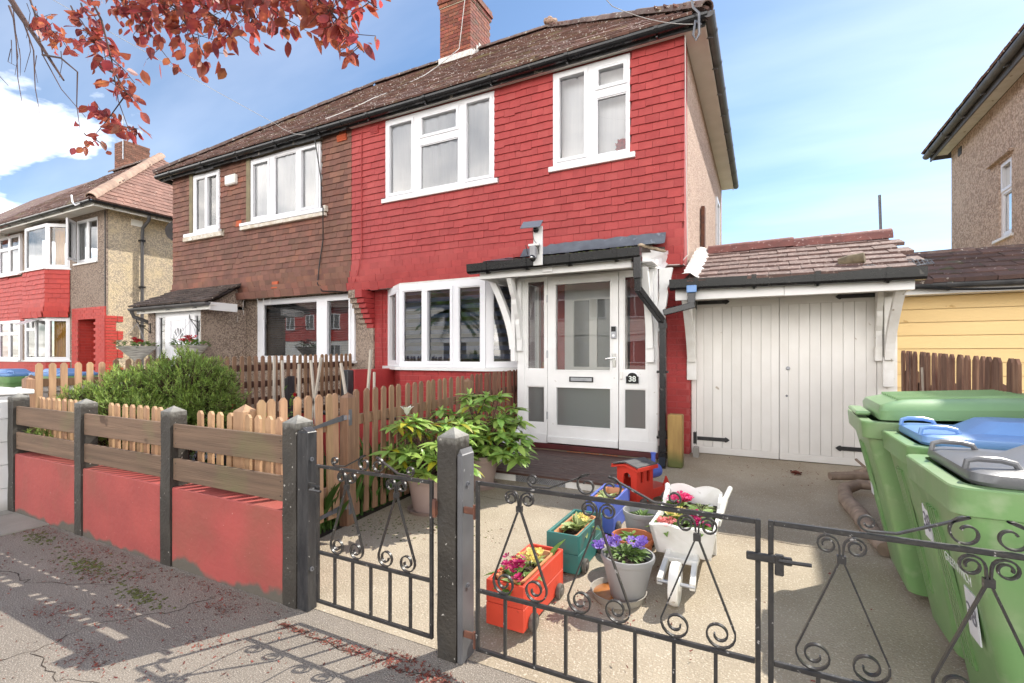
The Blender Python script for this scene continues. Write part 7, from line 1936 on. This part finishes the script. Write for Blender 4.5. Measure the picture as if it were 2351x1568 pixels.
# ---------------------------------------------------------------- shrub, roses, grass
def yew(label, blobs, n, base, seed, cap=0):
    rr = random.Random(seed); t = thing('shrub', label, 'shrub', base)
    tw = M(); lf = M()
    lu = [(-.5, 0, 0), (.5, 0, 0), (.34, .62, .02), (0, 1, 0), (-.34, .62, .02)]
    tot = sum(b[3] * b[4] * b[5] for b in blobs)
    for (cx, cy, cz, ax, ay, az) in blobs:
        k = int(n * ax * ay * az / tot)
        for _ in range(k):
            d = sph(rr); r_ = rr.uniform(.55, 1.04) ** .6
            if d.z < -.3 and rr.random() < .6: continue
            bm_ = 1 + .16 * math.sin(d.x * 7 + cx * 9) * math.sin(d.y * 6 + cz * 5) + .10 * math.sin(d.z * 11 + d.x * 9)
            p = Vector((cx + d.x * ax * r_ * bm_, cy + d.y * ay * r_ * bm_, cz + d.z * az * r_ * bm_))
            if p.z < .2: continue
            ax_ = (d * .8 + Vector((0, 0, .7)) + sph(rr) * .7).normalized(); L_ = rr.uniform(.045, .10)
            if rr.random() < .5: tw.tube([p - d * .12, p, p + ax_ * L_ * .8], [.004, .003, .002], 4, cap=False)
            u = ax_.orthogonal().normalized(); v = ax_.cross(u)
            nl = rr.randint(9, 14)
            for i in range(nl):
                a = 2.4 * i + rr.random(); q = i / nl
                out = (u * math.cos(a) + v * math.sin(a)) * (1.0 - .45 * q) + ax_ * (.25 + .9 * q)
                m = aim(p + ax_ * L_ * q, out, rr.uniform(.026, .046), rr.uniform(-.6, .6))
                m = m @ Matrix.Diagonal((.25, 1, 1, 1))
                lf.raw([m @ Vector(c) for c in lu], [(0, 1, 2, 3, 4)])
    lf.build('foliage', MT['leaf_yew'], t, fix=False)
    for k in range(26):
        c = blobs[k % len(blobs)]; d = sph(rr); d.z = abs(d.z) * .6
        p0 = Vector(base) + Vector((rr.uniform(-.4, .4), rr.uniform(-.1, .1), .05)); p1 = Vector((c[0], c[1], c[2] - .1)); p2 = Vector((c[0] + d.x * c[3] * .85, c[1] + d.y * c[4] * .85, c[2] + d.z * c[5] * .85))
        tw.tube([p0, p0.lerp(p1, .6), p1, p2], [.018, .014, .010, .004], 5)
    tw.build('branch', MT['twig'], t, fix=False)
    return t
yew('spreading green conifer shrub behind the red wall with bright yellow green tips', [(-5.05, 2.85, .84, .44, .38, .50), (-5.45, 2.52, .82, .40, .30, .34), (-5.72, 2.28, .78, .24, .18, .24), (-4.86, 2.98, .78, .28, .28, .40), (-5.2, 2.42, .68, .58, .24, .28)], 5600, (-5.1, 2.7, .1), 9)
sg = M(); rr = random.Random(3)
for i in range(34):
    p = Vector((-5.42 + rr.uniform(-.13, .13), 1.90 + rr.uniform(-.07, .02), .70 + rr.uniform(-.06, .05)))
    for j in range(10):
        d = sph(rr) + Vector((0, -.3, .2)); m = aim(p, d, rr.uniform(.03, .055)) @ Matrix.Diagonal((.2, 1, 1, 1)); sg.raw([m @ Vector(c) for c in [(-.5, 0, 0), (.5, 0, 0), (.3, .6, 0), (0, 1, 0), (-.3, .6, 0)]], [(0, 1, 2, 3, 4)])
tag(sg.build('conifer_sprig', MT['leaf_yew'], fix=False), 'green conifer sprig poking out between two boards of the red wall', 'sprig')
ro = thing('rose_bush', 'thin rose bush with red new leaves and one red flower beside the black garden post', 'plant', (-4.6, 3.2, .1))
rs = M(); LP = Pieces('leaf', MT['leaf_prim'], ro, *leaf_unit(.6, .15, .2)); LR_ = Pieces('young_leaf', MT['f_red'], ro, *leaf_unit(.5, .15, .2))
for i in range(9):
    p0 = Vector((-4.5 + R.uniform(-.3, .5), 3.2 + R.uniform(-.2, .2), .15)); p2 = p0 + Vector((R.uniform(-.2, .2), R.uniform(-.1, .1), R.uniform(.55, .9))); rs.tube([p0, p0.lerp(p2, .5) + Vector((.03, 0, 0)), p2], [.007, .005, .003], 5)
    for j in range(14):
        q = p0.lerp(p2, R.uniform(.3, 1)); (LR_ if R.random() < .12 else LP).add(aim(q, sph() + Vector((0, 0, .3)), R.uniform(.05, .085)))
rs.build('stem', MT['twig'], ro); LP.done(); LR_.done()
fl = M()
for i in range(14): fl.raw([tuple(aim((-3.72, 2.6, .86), sph() + Vector((0, -.2, .6)), .05) @ Vector(v)) for v in leaf_unit(.8, .3, .1)[0]], leaf_unit(.8, .3, .1)[1])
fl.build('flower', MT['f_pink'], ro, fix=False)
gr_ = M(); rr = random.Random(8)
for i in range(5200):
    if i < 3600: x, y, h = -2.86 - abs(rr.gauss(0, .35)), rr.uniform(2.1, 5.4), rr.uniform(.12, .42)
    else: x, y, h = rr.uniform(-5.8, -2.9), rr.uniform(2.0, 3.2), rr.uniform(.08, .25)
    if x < -5.8: continue
    z0 = gz(y) - .01; a = rr.uniform(0, 6.3); l = h * rr.uniform(.2, .7); w_ = rr.uniform(.004, .010)
    c, s_ = math.cos(a), math.sin(a); nx, ny = -s_ * w_, c * w_
    p = [(x - nx, y - ny, z0), (x + nx, y + ny, z0), (x + nx * .8 + c * l * .35, y + ny * .8 + s_ * l * .35, z0 + h * .65), (x + c * l, y + s_ * l, z0 + h), (x - nx * .8 + c * l * .35, y - ny * .8 + s_ * l * .35, z0 + h * .65)]
    gr_.raw(p, [(0, 1, 2, 3, 4)])
tag(gr_.build('grass', MT['grass'], fix=False), 'green grass and weeds behind the picket fence', 'grass', kind='stuff')

# hanging cone baskets at the brown house's porch
def basket(label, x, y, zt, rt, h, bx):
    t = thing('hanging_basket', label, 'hanging basket', (x, y, zt - h), 0, 'hanging baskets by the white door')
    prof = []
    for i in range(15):
        q = i / 14; prof.append((.012 + (rt - .012) * q + (.006 if i % 2 else 0), -h + h * q))
    prof += [(rt + .012, .0), (rt - .01, .004), (rt * .8, -.04), (0, -.03)]
    M().lathe(prof, 22, (x, y, zt)).build('cone', MT['wicker'], t, smooth=False)
    LP = Pieces('leaf', MT['leaf_fine'], t, *leaf_unit(.55, .2, .3)); FP = Pieces('flower', MT['f_red'], t, *flower_unit())
    for i in range(90):
        a = R.uniform(0, 6.3); q = math.sqrt(R.random()) * rt; LP.add(aim((x + math.cos(a) * q, y + math.sin(a) * q, zt + R.uniform(-.01, .07)), (math.cos(a) * .7, math.sin(a) * .7, R.uniform(-.1, 1)), R.uniform(.05, .10)))
    for i in range(16): FP.add(trs((x - .04 + R.uniform(-.09, .07), y + R.uniform(-.08, .08), zt + R.uniform(.06, .15)), (R.uniform(-.8, .4), R.uniform(-.4, .4), R.uniform(0, 6)), (.085, .085, .085)))
    LP.done(); FP.done()
    ch_ = M()
    for k in range(3):
        a = 2 * PI * k / 3; ch_.tube([(x + rt * math.cos(a), y + rt * math.sin(a), zt), (x, y, zt + .42)], .0025, 4)
    ch_.build('chain', MT['steel'], t)
    return t
basket('white cone hanging basket of red flowers left of the white front door', -10.12, 4.85, 1.505, .31, .29, 0)
basket('white cone hanging basket of red flowers right of the white front door', -8.48, 4.85, 1.51, .27, .29, 0)
for (x, lab, xx) in ((-10.38, 'left', -10.14), (-8.83, 'right', -8.50)):
    b_ = M().bar((x, 5.19, 1.76), (x, 5.19, 1.96), .014, .014); b_.tube([(x, 5.185, 1.93), (xx, 4.85, 1.95), (xx + .02, 4.83, 1.99), (xx, 4.84, 2.02), (xx - .03, 4.86, 1.99)], .007, 5); b_.tube([(x, 5.185, 1.78), (xx, 4.86, 1.94)], .007, 5)
    tag(b_.build('basket_bracket', MT['black_iron']), lab + ' black iron basket bracket on the pebbledash porch of the brown house', 'bracket')

# ---------------------------------------------------------------- copper beech branch
bt = thing('copper_beech', 'overhanging copper beech branches with translucent red leaves against the sky', 'tree', (-6.6, -1.9, -.02))
tr = M(); tr.tube([(-6.6, -1.9, -.1), (-6.62, -1.9, 1.5), (-6.5, -1.8, 3.4), (-6.3, -1.5, 5.2), (-6.1, -1.2, 7.5)], [.26, .20, .17, .13, .06], 12)
tr.tube([(-6.45, -1.7, 3.9), (-6.5, -.4, 4.9), (-6.2, 1.0, 5.5), (-5.2, 2.1, 5.2), (-3.9, 2.3, 4.4)], [.11, .085, .06, .035, .012], 9)
tr.tube([(-6.4, -1.6, 4.6), (-5.6, .2, 5.6), (-4.2, 1.5, 5.2), (-3.0, 2.1, 4.35), (-2.1, 2.25, 3.55)], [.09, .07, .05, .03, .008], 9)
tr.tube([(-6.48, -.3, 4.85), (-7.0, 1.2, 5.6), (-6.9, 2.1, 5.1), (-6.0, 2.25, 4.0)], [.07, .05, .03, .008], 8)
tr.build('trunk', MT['twig'], bt, smooth=True)
BL = Pieces('leaf', MT['beech'], bt, *leaf_unit(.62, .08, .12, 4), cap=300, rest='leaf_mass')
tw = M(); rr = random.Random(12)
def spray(p0, p1, n, spread, sz=.085, droop=.1):
    p0, p1 = Vector(p0) + Vector((0, 0, .07)), Vector(p1) + Vector((0, 0, .07)); q = []
    for i in range(6):
        t = i / 5; q.append(p0.lerp(p1, t) + Vector((rr.uniform(-.02, .02), rr.uniform(-.02, .02), -droop * t * t)))
    tw.tube(q, [.008, .007, .006, .005, .004, .003], 4, cap=False)
    for k in range(n):
        t = rr.random() ** .85; i = min(4, int(t * 5)); b = q[i].lerp(q[i + 1], t * 5 - i)
        p = b + Vector((rr.gauss(0, spread), rr.gauss(0, spread * .8), rr.gauss(0, spread * .75) - spread * .2))
        if (p - b).length > .04 and rr.random() < .35: tw.tube([b, p], [.003, .002], 4, cap=False)
        d = (p - b) * 2 + sph(rr) * .6 + Vector((0, 0, -.55))
        BL.add(aim(p, d, sz * rr.uniform(.55, 1.25), rr.uniform(-1.4, 1.4)) @ Matrix.Diagonal((rr.uniform(.65, 1.15), 1, rr.uniform(-2.2, 2.2), 1)), sz * sz)
dense = [((-5.35, 2.25, 4.75), (-4.25, 2.2, 3.80), 62, .085), ((-5.1, 2.2, 4.55), (-4.5, 2.2, 4.15), 60, .09), ((-4.9, 2.2, 4.5), (-3.9, 2.2, 3.95), 75, .09), ((-4.5, 2.25, 4.45), (-3.65, 2.2, 3.55), 70, .075),
         ((-4.2, 2.2, 4.35), (-3.35, 2.2, 3.62), 78, .085), ((-3.9, 2.2, 4.2), (-3.05, 2.2, 3.62), 70, .08), ((-3.6, 2.2, 4.05), (-2.75, 2.2, 3.55), 66, .075), ((-3.3, 2.25, 3.95), (-2.30, 2.2, 3.42), 66, .07), ((-2.75, 2.25, 3.80), (-2.12, 2.2, 3.18), 60, .07), ((-2.5, 2.2, 3.75), (-2.02, 2.2, 3.42), 46, .07),
         ((-4.8, 2.35, 4.75), (-3.2, 2.3, 4.0), 90, .11), ((-3.4, 2.35, 4.2), (-2.2, 2.3, 3.65), 70, .09)]
for (a, b_, n, s_) in dense: spray(a, b_, int(n * 1.4), s_ * 1.0, .092)
for (a, b_, n, s_) in (((-6.6, 2.25, 4.75), (-5.9, 2.2, 4.28), 34, .06), ((-5.65, 2.25, 4.55), (-5.2, 2.2, 4.22), 16, .05), ((-5.5, 2.2, 4.25), (-4.65, 2.2, 3.58), 44, .065), ((-5.75, 2.2, 4.55), (-5.2, 2.2, 4.0), 18, .05), ((-5.0, 2.2, 3.66), (-4.6, 2.2, 3.40), 12, .04), ((-5.45, 2.2, 3.52), (-4.95, 2.2, 3.36), 16, .045), ((-5.5, 2.2, 3.30), (-5.1, 2.2, 3.12), 8, .05), ((-5.0, 2.2, 3.26), (-4.55, 2.2, 3.16), 14, .04)):
    spray(a, b_, int(n * 1.5), s_, .10, .03)
for (a, b_, c) in (((-7.0, 2.3, 5.3), (-6.3, 2.2, 4.3), (-5.45, 2.2, 3.5)), ((-6.3, 2.2, 4.3), (-5.6, 2.2, 3.95), (-5.55, 2.2, 3.40)), ((-5.4, 2.2, 4.6), (-5.0, 2.2, 3.9), (-4.7, 2.2, 3.2)), ((-5.2, 2.2, 3.9), (-4.75, 2.2, 3.55), (-5.3, 2.2, 3.3)), ((-7.4, 2.3, 5.2), (-6.9, 2.2, 4.6), (-6.75, 2.2, 3.9)), ((-7.0, 2.2, 5.0), (-6.5, 2.2, 4.4), (-6.35, 2.2, 3.7)), ((-7.7, 2.3, 5.3), (-7.5, 2.2, 4.6), (-7.1, 2.2, 4.2))):
    tw.tube([a, Vector(a).lerp(Vector(b_), .5) + Vector((.03, 0, .04)), b_, Vector(b_).lerp(Vector(c), .5) + Vector((-.04, 0, -.03)), c], [.011, .009, .006, .004, .0025], 5)
for i in range(14):
    p = Vector((rr.uniform(-7.4, -5.9), 2.2 + rr.uniform(-.1, .1), rr.uniform(4.2, 5.1))); tw.tube([p, p + Vector((rr.uniform(-.08, .12), 0, -.12)), p + Vector((rr.uniform(-.12, .15), 0, rr.uniform(-.36, -.2)))], [.004, .003, .002], 4)
tw.build('twig', MT['twig'], bt, fix=False)
BL.done()

# ---------------------------------------------------------------- fallen bud scales, leaves, moss on the ground
db = M(); rr = random.Random(17)
def scrap(x, y, z, s_):
    a = rr.uniform(0, 6.3); m = Matrix.Translation((x, y, z + .002)) @ Euler((rr.uniform(-.5, .5), rr.uniform(-.5, .5), a)).to_matrix().to_4x4() @ Matrix.Diagonal((s_ * rr.uniform(.18, .5), s_, s_, 1))
    db.raw([m @ Vector(v) for v in ((-.5, -.5, 0), (.5, -.4, .06), (.35, .5, .12), (-.3, .45, .02))], [(0, 1, 2, 3)])
clumps = [(-5.2, 1.62, .3, .06), (-4.2, 1.66, .3, .06), (-3.9, 1.50, .35, .10), (-3.6, 1.52, .22, .07), (-3.4, 1.62, .25, .05), (-3.0, 1.35, .18, .06), (-2.55, 1.62, .15, .05), (-2.3, 1.4, .2, .08), (-2.7, 1.1, .2, .06), (-3.3, 1.2, .2, .06), (-1.42, 1.72, .10, .025), (-1.22, 1.66, .07, .04), (-4.5, 1.3, .3, .08), (-5.6, 1.35, .25, .05), (-3.7, 1.0, .25, .06)]
for i in range(5200):
    if i < 2300:
        c = clumps[rr.randrange(len(clumps))]; x, y = rr.gauss(c[0], c[2] * .55), rr.gauss(c[1], c[3] * .8)
    elif i < 3200: x = rr.uniform(-5.7, -2.2); y = 1.775 - abs(rr.gauss(0, .07))
    elif i < 3900: t = rr.random(); x = -2.15 + 1.1 * t; y = 1.665 + rr.gauss(0, .010 + .02 * t)
    else: x = rr.uniform(-6.5, .6); y = rr.uniform(.6, 1.75)
    if y > 1.78: y = 1.78 - rr.random() * .05
    scrap(x, y, 0, rr.uniform(.005, .019))
for i in range(420):
    x, y = rr.choice([(rr.gauss(-2.1, .25), rr.gauss(3.0, .15)), (rr.gauss(-.75, .2), rr.gauss(2.5, .12)), (rr.uniform(-2.3, .5), rr.uniform(2, 5.4)), (rr.gauss(.15, .3), rr.gauss(5.6, .25))])
    if x < -2.75: continue
    scrap(x, y, gz(y), rr.uniform(.008, .022))
tag(db.build('fallen_bud_scales', MT['debris'], fix=False), 'fallen dark red bud scales scattered on the footway and drive', 'leaf litter', kind='stuff')
mo = M()
for i in range(800):
    c = rr.choice([(-3.85, 1.56, .30, .05), (-3.85, 1.56, .22, .04), (-4.75, 1.64, .16, .04), (-3.1, 1.5, .15, .03), (-2.1, 3.0, .22, .08), (-2.55, 2.85, .2, .12)]); x, y = rr.gauss(c[0], c[2] * .8), rr.gauss(c[1], c[3] * 1.0); s_ = rr.uniform(.003, .011)
    mo.blob((x, min(y, 1.77) if y < 1.9 else y, gz(y) + .002), s_, s_, s_ * .28, 6, 3)
tag(mo.build('moss', MT['moss'], fix=False), 'patches of moss on the footway and drive', 'moss', kind='stuff')
ck = M(); rr = random.Random(23)
def crack(pts, w_):
    q = []
    for a, b in zip(pts[:-1], pts[1:]):
        for i in range(9):
            t = i / 9; q.append((a[0] + (b[0] - a[0]) * t + rr.gauss(0, .012), a[1] + (b[1] - a[1]) * t + rr.gauss(0, .012)))
    q.append(pts[-1])
    for (x0, y0), (x1, y1) in zip(q[:-1], q[1:]):
        d = Vector((x1 - x0, y1 - y0)).normalized(); n_ = Vector((-d.y, d.x)) * w_ * rr.uniform(.15, .8)
        z0, z1 = (.0015 if y0 < 1.84 else gz(y0) + .0035), (.0015 if y1 < 1.84 else gz(y1) + .0035)
        ck.poly([(x0 - n_.x, y0 - n_.y, z0), (x1 - n_.x, y1 - n_.y, z1), (x1 + n_.x, y1 + n_.y, z1), (x0 + n_.x, y0 + n_.y, z0)])
crack([(-3.1, .7), (-2.95, 1.0), (-2.98, 1.25), (-2.75, 1.5), (-2.72, 1.72)], .004); crack([(-2.95, 1.0), (-2.6, .95), (-2.2, 1.1)], .003); crack([(-4.6, 1.1), (-4.2, 1.3), (-3.9, 1.28), (-3.4, 1.5)], .005)
crack([(-2.2, 1.665), (-1.7, 1.655), (-1.15, 1.67), (-.5, 1.66), (.4, 1.67), (1.2, 1.66)], .005); crack([(-1.9, .8), (-1.6, 1.1), (-1.5, 1.5)], .003)
crack([(-2.7, 3.75), (-1.9, 3.72), (-1.0, 3.74), (.1, 3.72), (1.1, 3.74)], .004)
tag(ck.build('crack', MT['soil'], fix=False, base=(0, 0, 0)), kind='structure')
dl = thing('dead_leaf', 'dark dead leaf lying on the drive in front of the garage', 'leaf', (.28, 5.55, gz(5.55)))
for k in range(3):
    o = M(); o.raw([tuple(aim((.25 + .05 * k, 5.55 + .02 * k, gz(5.55) + .01), (math.cos(k * 2.0), math.sin(k * 2.0), .2), .10) @ Vector(v)) for v in leaf_unit(.5, .4, .3)[0]], leaf_unit()[1]); o.build('leaf', MT['debris'], dl, fix=False)

# ---------------------------------------------------------------- the street opposite (seen only in the glass)
def opposite(x, lab, upper):
    t = thing('opposite_house', lab, 'house', (x, -16.5, 0)); y = -16.0
    M().box(x - 5.5, x + 5.5, -22, y - .01, 0, 2.5).build('lower_wall', MT['white_worn'], t)
    up_ = M()
    for k in range(16): up_.obox((x, y + .01, 2.58 + .16 * k), 5.5, .02, .082, Euler((.1, 0, 0)).to_matrix())
    up_.build('cladding', MT[upper], t); M().box(x - 5.5, x + 5.5, -22, y - .02, 2.5, 5.1).build('upper_wall', MT[upper], t)
    M().raw([(x - 6, y + .4, 5.05), (x + 6, y + .4, 5.05), (x + 3, -19, 7.8), (x - 3, -19, 7.8), (x - 6, -22.4, 5.05), (x + 6, -22.4, 5.05)], [(0, 1, 2, 3), (1, 5, 2), (5, 4, 3, 2), (4, 0, 3)]).build('roof', MT['roof_tile'], t)
    for (cx, z0, w_, h) in ((-3.6, .9, 2.0, 1.3), (3.6, .9, 2.0, 1.3), (-3.6, 3.4, 1.8, 1.2), (3.6, 3.4, 1.8, 1.2), (-1.2, 3.4, 1.0, 1.2), (1.2, 3.4, 1.0, 1.2)):
        n = 3 if w_ > 1.5 else 2
        fr_ = M().holed(x + cx - w_ / 2, x + cx + w_ / 2, z0, z0 + h, [(x + cx - w_ / 2 + .06 + (w_ - .06) / n * i, x + cx - w_ / 2 + (w_ - .06) / n * (i + 1), z0 + .07, z0 + h - .07) for i in range(n)], y + .10, y + .03, XZ).build('window', MT['upvc'], t)
        M().box(x + cx - w_ / 2 + .02, x + cx + w_ / 2 - .02, y + .025, y + .05, z0 + .02, z0 + h - .02).build('blind', MT['blind_slat'], fr_)
    for cx in (-.6, .6): M().box(x + cx - .45, x + cx + .45, y, y + .05, 0, 2.1).build('door', MT['white'], t)
opposite(-9.5, 'pair of houses with grey boarding across the street, reflected in the porch glass', 'soffit')
opposite(-21.7, 'pair of houses with pale boarding across the street, reflected in the bay window', 'soffit')
opposite(-33.9, 'pair of houses with red tiles across the street, reflected in the brown house window', 'left_red')
pt = thing('palm_tree', 'shaggy palm tree across the street reflected in the bay window', 'tree', (-14.0, -9.6, 0))
M().tube([(-14.0, -9.6, 0), (-13.95, -9.6, 1.6), (-14.0, -9.6, 3.6)], [.22, .2, .24], 10).build('trunk', MT['log'], pt, smooth=True)
pf = M(); rr = random.Random(5)
for k in range(60):
    a = rr.uniform(0, 6.3); e = rr.uniform(-.5, 1.1); L_ = rr.uniform(1.4, 2.2); q = []
    for i in range(7):
        t_ = i / 6; q.append(Vector((-14.0 + math.cos(a) * math.cos(e) * L_ * t_, -9.6 + math.sin(a) * math.cos(e) * L_ * t_, 3.7 + math.sin(e) * L_ * t_ - .75 * t_ * t_)))
    for i in range(6):
        for s_ in (-1, 1):
            for j in range(3):
                b = q[i].lerp(q[i + 1], j / 3); d = (q[i + 1] - q[i]).normalized(); sd = d.cross(Vector((0, 0, 1))).normalized() * s_
                m = aim(b, d * .7 + sd * .8 + Vector((0, 0, -.25)), .38) @ Matrix.Diagonal((.22, 1, 1, 1)); pf.raw([m @ Vector(c) for c in [(-.5, 0, 0), (.5, 0, 0), (0, 1, -.15)]], [(0, 1, 2)])
pf.build('crown', MT['leaf_fine'], pt, fix=False)
